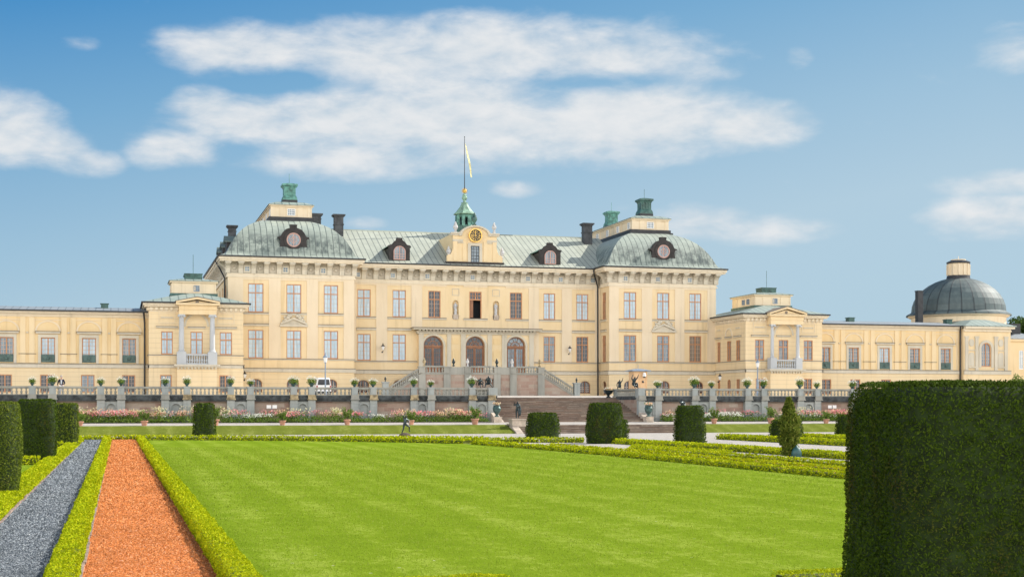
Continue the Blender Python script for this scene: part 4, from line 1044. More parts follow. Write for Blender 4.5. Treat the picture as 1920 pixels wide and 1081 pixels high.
    gt.build('gutter', M['black'], ro)
    bye = by + 3.6 if not side_windows else by + 6.0
    b = MB(); b.box(xa, xb, by, bye, 12.8, 14.05)
    for i in range(5): u = xa + (xb - xa) * i / 4; b.box(max(xa, u - .14), min(xb, u + .14), by - .05, by, 13.0, 13.95)
    for i in range(6): v = by + (bye - by) * i / 5; b.box(xa - .05, xa, max(by, v - .14), min(bye, v + .14), 13.0, 13.95)
    b.box(xa - .2, xb + .2, by - .2, bye + .2, 14.05, 14.2); bo = b.build('belvedere', M['plaster_pale'], t)
    q = MB(); hip_loft(q, xa - .3, xb + .3, by - .3, bye + .3, [(0, 14.19), (.02, 14.26), (1.2, 14.5)]); q.build('belvedere_roof', M['roof_flat'], bo)
    q = MB(); q.box(xa - .15, xb + .15, by - .15, bye + .15, 12.72, 12.99); q.build('belvedere_foot', M['verdigris_dark'], bo)
    um = (xa + xb) / 2; q = MB(); q.box(um - .85, um + .85, by + .9, by + 2.5, 14.4, 14.98); q.box(um - .95, um + .35, by + .8, by + 2.4, 14.78, 14.9); q.box(um - .9, um + .9, by + .85, by + 2.55, 14.98, 15.06)
    q.tube([(um, by + 1.6, 15), (um, by + 1.6, 17.0)], .025, 5); q.build('roof_hatch', M['verdigris_dark'], bo)
    window(bo, front(by), um - .28 + .25, um + .28 + .25, 13.2, 13.78, 'pane_mid', 2, 2, 0, -.02, 0, 'slate', .05, .06, mull=False)
    if side_windows:
        for k in (.3, .5): v = by + (bye - by) * k; window(bo, left_side(xa), v - .3, v + .3, 13.2, 13.78, 'pane_mid', 2, 2, 0, -.02, 0, 'slate', .05, .06, mull=False)
    return t, x0, x1
cpL, SL0, SL1 = corner_pavilion('corner pavilion with a white balcony between the arched blind wall and the cream dome block, dark roof hatch, two full panes of glass beside the tall columns', 279, 456,
    [(302, 324), (357, 380), (412, 435)], [(300, 322), (357.5, 379.5), (411, 434)], (335, 346, 393, 404), (330, 371, 412, 557), (322, 405, 532, 554), None, ['pane', 'pane', 'pane'])
cpR, SR0, SR1 = corner_pavilion('corner pavilion with a white balcony and three dark sash windows on its receding flank', 1398, 1541.5,
    [(1415.6, 1433), (1460, 1478), (1507, 1524)], [(1417, 1434), (1467, 1486), (1507, 1523)], (1447, 1453.5, 1495, 1501.5), (1441, 1474, 1511, 575), (1416, 1482, 557, 573),
    [(1345, 1351), (1363, 1371), (1380, 1388)], ['pane_mid', 'pane_mid', 'pane_mid'])
cpL['label'] = 'corner pavilion with white balcony and pale curtained windows, beside the black downpipe'
pipe(cpR, [(SR0 - .5, SY + 8.9, 11.6), (SR0 - .55, SY + 8.5, 11.3), (SR0 - .18, SY + 8.2, 10.2), (SR0 - .18, SY + 8.2, GZ)])

# ================================================================== GALLERY WINGS
WY = 142.0
def wing(label, x0, x1, wins, gwins, panes, hatches, endcap=False):
    P = front(WY); yb = WY + 9.0
    t = thing('gallery_wing', label, 'wing', ((x0 + x1) / 2, WY, GZ))
    ops = [(X((a + b) / 2, WY) - .64, X((a + b) / 2, WY) + .64, 5.96, 8.32) for a, b in wins]; gops = [(X((a + b) / 2, WY) - .62, X((a + b) / 2, WY) + .62, 3.1, 4.80) for a, b in gwins]
    w = MB(); wall(w, P, x0, x1, 5.45, 10.6, ops, .3); wall(w, rear(yb), x0, x1, GZ - .3, 10.6); wall(w, left_side(x0), WY, yb, GZ - .3, 10.6); wall(w, right_side(x1), WY, yb, GZ - .3, 10.6)
    w.build('wall', M['plaster_wing'], t)
    w = MB(); wall(w, P, x0, x1, GZ - .3, 5.45, gops, .28); w.build('basement_wall', M['plaster_joint'], t)
    sur, dk, bd, pl, arch = MB(), MB(), MB(), MB(), MB()
    course(dk, bd, P, x0, x1, 5.88, .05, .10); bd.pbox(P, x0, x1, -.14, .02, 5.46, 5.76)
    cs = []
    for k, (ua, ub, va, vb) in enumerate(ops):
        uc = (ua + ub) / 2; cs.append(uc); sur.mark(); arch.mark()
        wo = window(t, P, ua, ub, va, vb, panes[k % len(panes)], 4, 6, 0, .16, bar=.04)
        r = MB(); r.pbox(P, ua + .03, ub - .03, -.07, -.03, va + .02, va + .74)
        for i in range(7): u = ua + .1 + (ub - ua - .2) * i / 6; r.pbox(P, u - .02, u + .02, -.09, -.02, va + .02, va + .78)
        r.ball(P(uc, -.08, va + .38), .16, 8, 5); r.build('balcony_rail', M['iron_green'], wo)
        for (a, b, c, d) in ((ua - .26, ua - .002, va - .1, vb + .001), (ub + .002, ub + .26, va - .1, vb + .001), (ua - .26, ub + .26, vb + .002, vb + .30)): sur.pbox(P, a, b, -.07, .0, c, d)
        dk.pbox(P, ua - .52, ub + .52, -.30, 0, 8.86, 8.92); bd.pbox(P, ua - .46, ub + .46, -.24, 0, 8.70, 8.858)
        arch.arc_solid(P, uc, 8.93, 1.02, 1.17, -.07, 0, n=16, sv=.86)
        for s in (-1, 1): arch.pbox(P, uc + s * 1.38, uc + s * 1.46, -.06, 0, 5.9, 10.0)
        arch.pbox(P, uc - 1.379, uc + 1.379, -.06, 0, 9.96, 10.02)
    for a, b in zip(cs[:-1], cs[1:]):
        m = (a + b) / 2
        for s in (-1, 1): pl.mark(); pl.pbox(P, m + s * .16, m + s * .66, -.09, 0, 5.9, 10.25)
        bd.pbox(P, m - .1, m + .1, -.13, 0, 8.72, 8.84); dk.pbox(P, m - .78, m + .78, -.125, 0, 6.74, 6.80)
    sur.build_each('window_surround', M['stone'], t); arch.build_each('blind_arch', M['plaster_pale'], t); pl.build_each('pilaster', M['plaster'], t); dk.build('drip_course', M['sill'], t); bd.build('string_course', M['stone'], t)
    for o in gops: window(t, P, *o, pane='pane_dark' if rnd.random() < .6 else 'pane_mid', cols=4, rows=4, transom=0, depth=.12)
    cz = MB(); cz.box(x0, x1, WY - .08, yb, 10.30, 10.38); cz.box(x0, x1, WY - .32, yb + .3, 10.6, 10.72); cz.box(x0, x1, WY - .42, yb + .4, 10.72, 10.86); cz.box(x0 + .01, x1 - .01, WY - .03, yb + .03, 10.4, 10.6); cz.build('cornice', M['cornice'], t)
    r = MB(); za, zb = 10.90, 11.55
    for (y0, z0, y1, z1) in ((WY - .5, za, WY + 4.5, zb), (WY + 4.5, zb, yb + .5, za)):
        L = abs(y1 - y0); r.face([(x0, y0, z0), (x1, y0, z0), (x1, y1, z1), (x0, y1, z1)], 0, [(x0, 0), (x1, 0), (x1, L), (x0, L)])
    for xx in (x0, x1): r.face([(xx, WY - .5, za), (xx, WY + 4.5, zb), (xx, yb + .5, za)], 0, [(.3, 0), (.3, 0), (.3, 0)])
    ro = r.build('roof', M['roof_wing'], t)
    g = MB(); g.box(x0, x1, WY - .60, WY - .46, 10.80, 10.93); g.build('gutter', M['black'], ro)
    for px_ in hatches:
        c = X(px_, WY + 4); h = MB(); h.box(c - .35, c + .35, WY + 3.6, WY + 4.4, 11.3, 11.85); h.box(c - .42, c + .42, WY + 3.53, WY + 4.47, 11.85, 11.92); h.build('roof_hatch', M['verdigris_dark'], ro)
    return t
stp = 77.0
wing_l = wing('long low gallery wing with blind arches over glazed doors, ending at the black downpipe', X(-260, WY), SL0 + .3,
     [(-150 + 2, -126), (-73.5, -49), (0, 24), (77.5, 102.5), (154.5, 179), (230, 254)], [(-3, 21), (76, 100), (153, 176), (229.5, 252.5)], ['pane', 'pane_mid', 'pane_mid', 'pane'], [196])
CHX0 = X(1801, WY)
wing_r = wing('low gallery wing with blind arches between the balconied pavilion and the domed church', SR1 - .3, CHX0,
     [(1541, 1552.5), (1592, 1609), (1650, 1667), (1707, 1724), (1764, 1782)], [(1543, 1555), (1595, 1613), (1653, 1670)], ['pane_mid', 'pane_mid', 'pane', 'pane_mid'], [1594, 1777])
pipe(wing_l, [(X(269, WY), WY - .5, 10.85), (X(270.5, WY), WY - .2, 10.2), (X(271, WY), WY - .18, 9.8), (X(271, WY), WY - .18, GZ)])
pipe(wing_r, [(CHX0 - .3, WY - .5, 10.85), (CHX0 - .15, WY - .2, 10.2), (CHX0 - .15, WY - .18, 9.8), (CHX0 - .15, WY - .18, GZ)])

# ================================================================== CHURCH WITH THE DARK DOME
cy0 = 141.4; cx0, cx1 = CHX0 + .02, X(1895, cy0); P = front(cy0)
church = thing('domed_church', 'small church with a dark ribbed dome and round lantern at the end of the wing', 'church', ((cx0 + cx1) / 2, cy0, GZ))
wa, wb = span(1840, 1858, cy0); r_ = (wb - wa) / 2; cw = (wa + wb) / 2
w = MB(); wall(w, P, cx0, cx1, GZ - .3, 10.6, [(wa, wb, 6.3, 9.0, r_)], .3); wall(w, left_side(cx0), cy0, 158, GZ - .3, 10.6); wall(w, right_side(cx1), cy0, 158, GZ - .3, 10.6); wall(w, rear(158), cx0, cx1, GZ - .3, 10.6)
w.build('wall', M['plaster'], church)
window(church, P, wa, wb, 6.3, 9.0, 'pane_mid', 4, 5, 0, .14, r_, 'wood', .045, .08)
tr, dk, bd, nc = MB(), MB(), MB(), MB()
tr.mark(); tr.arc_solid(P, cw, 9.0 - r_, r_ + .04, r_ + .32, -.09, 0, n=14)
for s in (-1, 1):
    tr.mark(); tr.pbox(P, cw + s * (r_ + .04), cw + s * (r_ + .32), -.09, 0, 6.2, 9.0 - r_)
    for e in (1.25, 2.55): tr.mark(); tr.pbox(P, cw + s * e - .2, cw + s * e + .2, -.13, 0, 5.8, 9.7); tr.pbox(P, cw + s * e - .26, cw + s * e + .26, -.17, 0, 9.55, 9.75)
    nc.mark(); nc.prism(P, [(cw + s * 1.9 + .33 * math.cos(R(20 * k)), 9.0 + .42 * math.sin(R(20 * k))) for k in range(18)], -.06, 0)
    nc.mark(); nc.prism(P, [(cw + s * 1.9 - .36, 6.35), (cw + s * 1.9 + .36, 6.35)] + list(reversed(arc_pts(cw + s * 1.9, 7.55, .36, .36, 8))), -.05, 0)
    tr.pbox(P, cw + s * 1.9 - .5, cw + s * 1.9 + .5, -.12, 0, 8.1, 8.2); tr.pbox(P, cw + s * 1.9 - .45, cw + s * 1.9 + .45, -.2, 0, 6.15, 6.3)
course(dk, bd, P, cx0, cx1, 5.88, .40, .14)
cc_ = MB(); cc_.pbox(P, cx0, cx1, -.2, 0, 10.28, 10.42); cc_.pbox(P, cx0, cx1, -.1, 0, 10.421, 10.6); cc_.pbox(P, cx0, cx1 + .3, -.42, .0, 10.601, 10.84); cc_.build('cornice', M['cornice'], church)
tr.build_each('pilaster', M['stone'], church); dk.build('drip_course', M['sill'], church); bd.build('string_course', M['stone'], church); nc.build_each('niche', M['stone'], church)
r = MB(); hip_loft(r, cx0 - .1, cx1 + .5, cy0 - .5, 158.4, [(0, 10.85), (.02, 10.95), (2.4, 11.75), (2.6, 11.78)]); r.build('roof', M['roof_flat'], church)
dyy = 151.5; dxx = X(1797, dyy); rad = 88 * dep(dxx, dyy) / F
def dz(py): return Zp(py, dxx, dyy)
d = MB(); d.lathe(dxx, dyy, [(rad * .97, 9.0), (rad * .97, dz(597)), (rad * 1.02, dz(595.5)), (rad * 1.05, dz(592.5))], 48); d.build('drum', M['plaster_pale'], church)
d = MB(); zt, zb = dz(521), dz(587); prof = [(rad * 1.08, dz(593)), (rad * 1.07, dz(590)), (rad * 1.0, zb), (rad * .97, zb + .12)]
prof += [(rad * .97 * math.cos(R(a)), zb + .12 + (zt - zb - .1) * math.sin(R(a))) for a in (10, 20, 30, 40, 50, 60, 68, 75)]
n = 48; dist = 0
for k in range(len(prof) - 1):
    (ra, za), (rb, zb_) = prof[k], prof[k + 1]; L = math.hypot(rb - ra, zb_ - za)
    for i in range(n):
        t0, t1 = 2 * math.pi * i / n, 2 * math.pi * (i + 1) / n; c_ = n / 24
        d.face([(dxx + ra * math.cos(t0), dyy + ra * math.sin(t0), za), (dxx + ra * math.cos(t1), dyy + ra * math.sin(t1), za), (dxx + rb * math.cos(t1), dyy + rb * math.sin(t1), zb_), (dxx + rb * math.cos(t0), dyy + rb * math.sin(t0), zb_)], 0,
               [(i / c_, dist), ((i + 1) / c_, dist), ((i + 1) / c_, dist + L), (i / c_, dist + L)])
    dist += L
dm = d.build('dome', M['dome'], church)
lr = 19 * dep(dxx, dyy) / F
l = MB(); l.lathe(dxx, dyy, [(lr * 1.2, zt - .35), (lr * 1.1, dz(518.5)), (lr * 1.1, dz(517))], 24); l.build('lantern_base', M['black'], dm)
l = MB(); l.lathe(dxx, dyy, [(lr, dz(517.5)), (lr, dz(495)), (lr * 1.08, dz(494))], 24)
for k in range(12): a = R(30 * k); l.box(dxx + lr * math.cos(a) - .12, dxx + lr * math.cos(a) + .12, dyy + lr * math.sin(a) - .12, dyy + lr * math.sin(a) + .12, dz(516), dz(496))
l.build('lantern', M['plaster_pale'], dm)
l = MB(); l.lathe(dxx, dyy, [(lr * 1.12, dz(494.5)), (lr * 1.14, dz(491.5)), (lr * .85, dz(489)), (lr * .8, dz(488.5))], 24); l.build('lantern_roof', M['black'], dm)
l = MB(); l.lathe(dxx, dyy, [(lr * .72, dz(489)), (lr * .72, dz(486.5))], 16); l.tube([(dxx, dyy, dz(487)), (dxx, dyy, dz(480))], .03, 5); l.build('lantern_cap', M['plaster_pale'], dm)
c = MB(); c_x = X(1723.5, dyy - 3); ctz = Zp(541.5, c_x, dyy - 3); c.box(c_x - .33, c_x + .33, dyy - 3.33, dyy - 2.67, 11.2, ctz - .32); c.box(c_x - .38, c_x + .38, dyy - 3.38, dyy - 2.62, ctz - .32, ctz - .2); c.build('chimney', M['black'], church)

# neighbouring low house beyond the church
hy = 150.0; hx0, hx1 = X(1893, hy), X(1980, hy)
house = thing('yellow_house', 'plain yellow house half hidden beyond the domed church', 'house', ((hx0 + hx1) / 2, hy, GZ))
w = MB(); gw = [(*span(1911, 1919, hy), 6.3, 8.6), (*span(1932, 1940, hy), 6.3, 8.6)]
wall(w, front(hy), hx0, hx1, GZ - .3, 9.7, gw); wall(w, left_side(hx0), hy, hy + 9, GZ - .3, 9.7); wall(w, right_side(hx1), hy, hy + 9, GZ - .3, 9.7); wall(w, rear(hy + 9), hx0, hx1, GZ - .3, 9.7)
w.box(hx0 - .3, hx1 + .3, hy - .35, hy + 9.3, 9.7, 9.95); w.build('wall', M['plaster'], house)
r = MB(); hip_loft(r, hx0 - .35, hx1 + .35, hy - .4, hy + 9.4, [(0, 9.96), (.02, 10.05), (3.5, 10.9)]); r.build('roof', M['roof_wing'], house)
for o in gw: window(house, front(hy), *o, pane='pane', cols=2, rows=4, wood='white_paint', depth=.1)
c = MB(); a, b = span(1892, 1908, hy + 3); c.box(a, b, hy + 2.4, hy + 3.6, 10.0, 12.0); c.build('chimney', M['black'], house)

# ================================================================== GROUND
def sheet(name, pts, z, m, kind='structure'):
    b = MB(); b.face([(x, y, z) for x, y in pts]); o = b.build(name, M[m]); tag(o, kind=kind); return o
gsh = MB(); gsh.box(-1500, 1500, -300, 3000, G0 - 1.0, G0 - .008); tag(gsh.build('ground', M['gravel']), kind='structure')
STX0, STX1 = X(930.5, 116), X(1195.5, 116)       # upper stairs
LSY = 106.0; LX0, LX1 = X(979, LSY), X(1290, LSY)    # lower stairs
PRO = [(LSY, G0), (LSY + .25, G0 + .16), (LSY + 2.5, .31), (109.3, .32), (113.4, .46), (116.6, .47)]
def terr(x0, x1, pro, name, m, drop=0.0):
    b = MB()
    for (ya, za), (yb, zb) in zip(pro[:-1], pro[1:]): b.face([(x0, ya, za - drop), (x1, ya, za - drop), (x1, yb, zb - drop), (x0, yb, zb - drop)])
    b.face([(x0, pro[0][0], pro[0][1] - drop), (x0, pro[-1][0], G0 - .5), *[(x0, y, z - drop) for y, z in reversed(pro[1:])]]); b.face([(x1, pro[0][0], pro[0][1] - drop), (x1, pro[-1][0], G0 - .5), *[(x1, y, z - drop) for y, z in reversed(pro[1:])]])
    o = b.build(name, M[m]); return tag(o, kind='structure')
terr(-160, LX0 - .55, PRO[:4], 'lawn_bank', 'bank'); terr(LX1 + .55, 200, PRO[:4], 'lawn_bank', 'bank')
terr(-160, 200, PRO[3:], 'upper_path', 'gravel')
terr(LX0 - .55, LX1 + .55, [(LSY + 1.6, .30), (109.3, .312)], 'upper_path', 'gravel')
T0, T1 = 2.45, GZ
def tz_(y): return T0 + (min(y, 143) - 116) * (T1 - T0) / 27
for nm, x0, x1, y0 in (('terrace_ground', -250, STX0 - .2, 116.4), ('terrace_ground', STX1 + .2, 250, 116.4), ('terrace_ground', STX0 - .21, STX1 + .21, 121.95)):
    b = MB()
    for ya, yb in ((y0, 143), (143, 260)): b.face([(x0, ya, tz_(ya)), (x1, ya, tz_(ya)), (x1, yb, tz_(yb)), (x0, yb, tz_(yb))])
    b.face([(x0, y0, tz_(y0)), (x1, y0, tz_(y0)), (x1, y0, -1), (x0, y0, -1)]); b.face([(x0, y0, tz_(y0)), (x0, 143, tz_(143)), (x0, 143, -1), (x0, y0, -1)]); b.face([(x1, y0, tz_(y0)), (x1, 143, tz_(143)), (x1, 143, -1), (x1, y0, -1)])
    tag(b.build(nm, M['gravel']), kind='structure')

# ---- stone stairs
def stairs(name, label, x0, x1, y0, z0, z1, n, tread, cheek=None):
    t = thing(name, label, 'stairs', ((x0 + x1) / 2, y0, z0))
    a, b = MB(), MB(); h = (z1 - z0) / n
    for i in range(n):
        ya = y0 + i * tread; yb = y0 + n * tread + .3
        a.box(x0, x1, ya, yb if i == n - 1 else ya + tread + .04, z0 - .05 if i == 0 else z0 + (i - 1) * h + .001 * i, z0 + (i + 1) * h - .035)
        b.box(x0 - .003, x1 + .003, ya - .03, yb if i == n - 1 else ya + tread + .02, z0 + (i + 1) * h - .033, z0 + (i + 1) * h)
    a.build('riser', M['step'], t); b.build('tread', M['tread'], t)
    for xx in (x0, x1):
        s = -1 if xx == x0 else 1; c = MB()
        Q = lambda u, w, v: (xx + s * w, u, v)
        pts = cheek; c.prism(Q, pts, .004, .55); c.build('cheek', M['pale_slab'], t)
    return t
stairs('garden_stairs', 'broad flight of brown stone steps rising through the terrace wall', STX0, STX1, 114.2, .45, tz_(121.9) + .01, 14, .55, [(113.3, .3), (113.5, .5), (116.0, 1.35), (116.0, .3)])
stairs('low_stairs', 'low flight of four stone steps in the grass bank', LX0, LX1, LSY, G0, .31, 5, .34, [(LSY - .5, G0 - .1), (LSY - .4, G0 + .06), (LSY + 1.7, .42), (LSY + 2.6, .44), (LSY + 2.6, G0 - .1)])

# ---- terrace walls with balustrades
RAILZ, LEDZ = 3.34, 2.66
bal_proto = None
def baluster_mesh():
    b = MB(); b.lathe(0, 0, [(.085, 0), (.085, .05), (.05, .08), (.085, .17), (.095, .24), (.05, .38), (.04, .46), (.065, .50), (.05, .53), (.085, .56), (.085, .60)], 10)
    o = b.build('baluster', M['bal_stone']); me = o.data; bpy.data.objects.remove(o); me.polygons.foreach_set('use_smooth', [True] * len(me.polygons)); return me
BAL = baluster_mesh()
def bay(t, x0, x1, y, n=None, along='x'):
    Q = front(y) if along == 'x' else left_side(y)
    r = MB(); r.pbox(Q, x0, x1, -.17, .17, RAILZ - .14, RAILZ - .004); r.pbox(Q, x0, x1, -.12, .12, RAILZ - .18, RAILZ - .141); r.pbox(Q, x0, x1, -.15, .15, LEDZ, LEDZ + .06)
    ro = r.build('railing', M['bal_stone'], t)
    L = x1 - x0; n = n or max(2, int(L / .31)); base = t.location
    for i in range(n):
        u = x0 + L * (i + .5) / n; o = bpy.data.objects.new('baluster', BAL); COL.objects.link(o); o.parent = ro; px_ = Q(u, 0, LEDZ + .06); o.location = (px_[0] - base[0], px_[1] - base[1], px_[2] - base[2]); o.scale = (1, 1, (RAILZ - .18 - LEDZ - .06) / .60)
def pier(t, c, y, w=.52, lich=False, gz0=.4):
    p = MB(); p.box(c - w / 2, c + w / 2, y - .27, y + .27, LEDZ - .02, RAILZ - .10); p.box(c - w / 2 - .05, c + w / 2 + .05, y - .32, y + .32, RAILZ - .10, RAILZ + .02)
    p.box(c - w / 2 + .1, c + w / 2 - .1, y - .29, y - .27, LEDZ + .12, RAILZ - .2)
    po = p.build('pier', M['greystone'], t)
    q = MB(); q.box(c - w / 2 - .07, c + w / 2 + .07, y - .46, y + .3, LEDZ - .30, LEDZ + .06); q.box(c - w / 2 - .12, c + w / 2 + .12, y - .50, y + .25, LEDZ - .36, LEDZ - .26); q.build('pier_foot', M['lichen'] if lich else M['bal_stone'], po)
    # rusticated blocks below
    b = MB(); z = LEDZ - .36; h = (z - gz0) / 6
    for i in range(6): b.box(c - w / 2 - .05, c + w / 2 + .05, y - .28, y + .2, gz0 + i * h + .02, gz0 + (i + 1) * h - .02); 
    b.box(c - w / 2 - .03, c + w / 2 + .03, y - .25, y + .15, gz0, z - .03)
    b.build('rusticated_block', M['greystone'], po)
def niche_panel(t, x0, x1, y):
    b = MB(); c = (x0 + x1) / 2; w = min(.82, (x1 - x0) * .62); P = front(y - .10)
    wall(b, P, x0, x1, .4, LEDZ - .36, [(c - w / 2, c + w / 2, .45, 1.98, w / 2)], .22, back=True)
    b.arc_solid(P, c, 1.98 - w / 2, w / 2 + .01, w / 2 + .12, -.04, 0, n=10)
    b.build('niche_panel', M['greystone'], t)
def terrace_wall(label, piers, y, x0, x1, narrow_first, ends):
    t = thing('terrace_wall', label, 'balustrade', ((x0 + x1) / 2, y, .45))
    b = MB(); b.box(x0, x1, y + .18, y + .6, .2, LEDZ - .3); b.build('retaining_wall', M['pink'], t)
    b = MB(); b.box(x0, x1, y - .30, y + .3, LEDZ - .34, LEDZ - .002); b.box(x0, x1, y - .22, y + .28, LEDZ - .48, LEDZ - .341); b.build('ledge', M['dark_ledge'], t)
    for i, c in enumerate(piers): pier(t, c, y, .50, lich=(label.startswith('long') and i >= 8 and i % 3 != 2))
    nar = narrow_first
    for i in range(len(piers) - 1):
        a, c = piers[i] + .27, piers[i + 1] - .27
        bay(t, a, c, y)
        if (c - a) < 2.0: niche_panel(t, a - .05, c + .05, y)
    if ends[0]: bay(t, x0, piers[0] - .27, y)
    if ends[1]: bay(t, piers[-1] + .27, x1, y)
    return t
WYT = 116.0
PL = [X(p, WYT) for p in (-178, -140, -58, -17, 60.5, 98.5, 189, 227, 309.5, 350.5, 432.5, 469.5, 550.5, 584, 664.5, 699.5, 775.5, 807.5, 884.5, 920.5)]
PR = [X(p, WYT) for p in (1201.5, 1233, 1301.5, 1334, 1401, 1431.5, 1499.5, 1531.5, 1598.5, 1629, 1695, 1727, 1792, 1823, 1888, 1919, 1984)]
tw_l = terrace_wall('long stone balustrade on a pink terrace wall, running from the frame edge to the garden stairs', PL, WYT, X(-230, WYT), STX0 - .01, True, (True, False))
tw_r = terrace_wall('stone balustrade on a terrace wall ending behind the huge dark clipped hedge', PR, WYT, STX1 + .01, X(2050, WYT), True, (False, True))
# returns along the stairs
for t, xx, s in ((tw_l, STX0, -1), (tw_r, STX1, 1)):
    b = MB(); b.box(xx, xx + s * .5, WYT + .61, 121.9, .2, LEDZ - .3); b.build('flank_wall', M['pink'], t)
    b = MB(); b.box(xx - s * .02, xx + s * .5, WYT + .31, 122.3, LEDZ - .30, LEDZ - .004); b.build('ledge', M['dark_ledge'], t)
    pier(t, xx + s * .27, 122.0, .54); bay(t, WYT + .4, 121.7, xx + s * .22, along='y')
    b = MB(); b.pbox(front(WYT), xx + s * .27 - .3, xx + s * .27 + .3, -.3, .5, LEDZ - .1, RAILZ); b.build('end_block', M['greystone'], t)

# ================================================================== PERRON (double stair before the doors)
QY = 143.0; qx0, qx1 = X(791, QY), X(1014.5, QY); FZ, RZ = 5.08, 5.88
ex0, ex1 = X(718, QY), X(1085.5, QY)
per = thing('entrance_stairs', 'double entrance stairs of pink stone with pale balustrades below the three arched doors', 'stairs', ((qx0 + qx1) / 2, QY, GZ))
b = MB(); bs = [(X(p, QY)) for p in (893, 931)]
wall(b, front(QY), qx0, qx1, GZ - .3, FZ, [(X(892, QY), X(929, QY), 3.72, 4.62)], .5, back=True); b.box(qx0, qx0 + .02, QY, PYY, GZ - .3, FZ); b.box(qx1 - .02, qx1, QY, PYY, GZ - .3, FZ)
b.build('front_wall', M['pink'], per)
b = MB(); b.box(qx0 - .05, qx1 + .05, QY - .08, PYY - .15, FZ, FZ + .12); b.build('landing', M['bal_stone'], per)
b = MB()
PXS = [791, 838, 877, 932, 962, 1014.5]
for p in PXS:
    c = X(p, QY); b.mark(); b.box(c - .36, c + .36, QY - .14, QY + .3, GZ - .3, FZ); b.box(c - .34, c + .34, QY - .16, QY + .26, FZ + .12, RZ - .08); b.box(c - .4, c + .4, QY - .22, QY + .32, RZ - .08, RZ + .02)
b.build_each('pier', M['bal_stone'], per)
def rail_run(x0, x1, z0, z1, y, n, solid=()):
    r = MB(); P = front(y)
    r.prism(P, [(x0, z0 + .62), (x1, z1 + .62), (x1, z1 + .78), (x0, z0 + .78)], -.14, .14); r.prism(P, [(x0, z0), (x1, z1), (x1, z1 + .1), (x0, z0 + .1)], -.14, .14)
    ro = r.build('railing', M['bal_stone'], per); base = per.location
    for i in range(n):
        f = (i + .5) / n; u = x0 + (x1 - x0) * f
        o = bpy.data.objects.new('baluster', BAL); COL.objects.link(o); o.parent = ro; o.location = (u - base[0], y - base[1], z0 + (z1 - z0) * f + .08 - base[2]); o.scale = (1.15, 1.15, .92)
for i, (a, c) in enumerate(zip(PXS[:-1], PXS[1:])):
    ua, ub = X(a, QY) + .34, X(c, QY) - .34
    if i in (1, 3):
        s = MB(); s.pbox(front(QY), ua, ub, -.1, .2, FZ + .12, RZ - .02); s.build('parapet', M['bal_stone'], per)
    else: rail_run(ua, ub, FZ + .12, FZ + .12, QY, 6 if ub - ua < 2.2 else 8)
for s, qa, qb in ((-1, qx0, ex0), (1, qx1, ex1)):
    # each flight falls away from the landing along the palace front
    n = 14; L = abs(qb - qa) - .6; xs = qa; st = MB(); out = [(qa, GZ - .3), (qa, FZ)]
    hstep = (FZ - GZ) / n
    for i in range(n):
        xx = qa + s * L * (i + 1) / n; st.box(qa, xx, QY + .3, QY + 2.6, GZ - .2 if i == n - 1 else FZ - (i + 1) * hstep - .06 + .0004 * i, FZ - i * hstep - .001 * i)
    st.build('flight', M['tread'], per)
    w = MB(); w.prism(front(QY), [(qa, GZ - .3), (qa + s * L, GZ - .3), (qa + s * L, GZ + .15), (qa, FZ + .1)][::s], .0, .3); w.build('stringer_wall', M['pink'], per)
    w = MB(); w.prism(front(QY), [(qa, FZ - .15), (qa + s * L, GZ - .1), (qa + s * L, GZ + .18), (qa, FZ + .13)][::s], -.06, .34); w.build('stringer', M['bal_stone'], per)
    rail_run(qa + s * .36, qa + s * (L - .1), FZ + .06 - .2, GZ + .12, QY, 15)
    w = MB(); c = qb - s * .25; w.box(c - .3, c + .3, QY - .25, QY + .35, GZ - .3, GZ + 1.25); w.box(c - .38, c + .38, QY - .33, QY + .43, GZ + 1.25, GZ + 1.36); w.build('end_pier', M['greystone'], per)

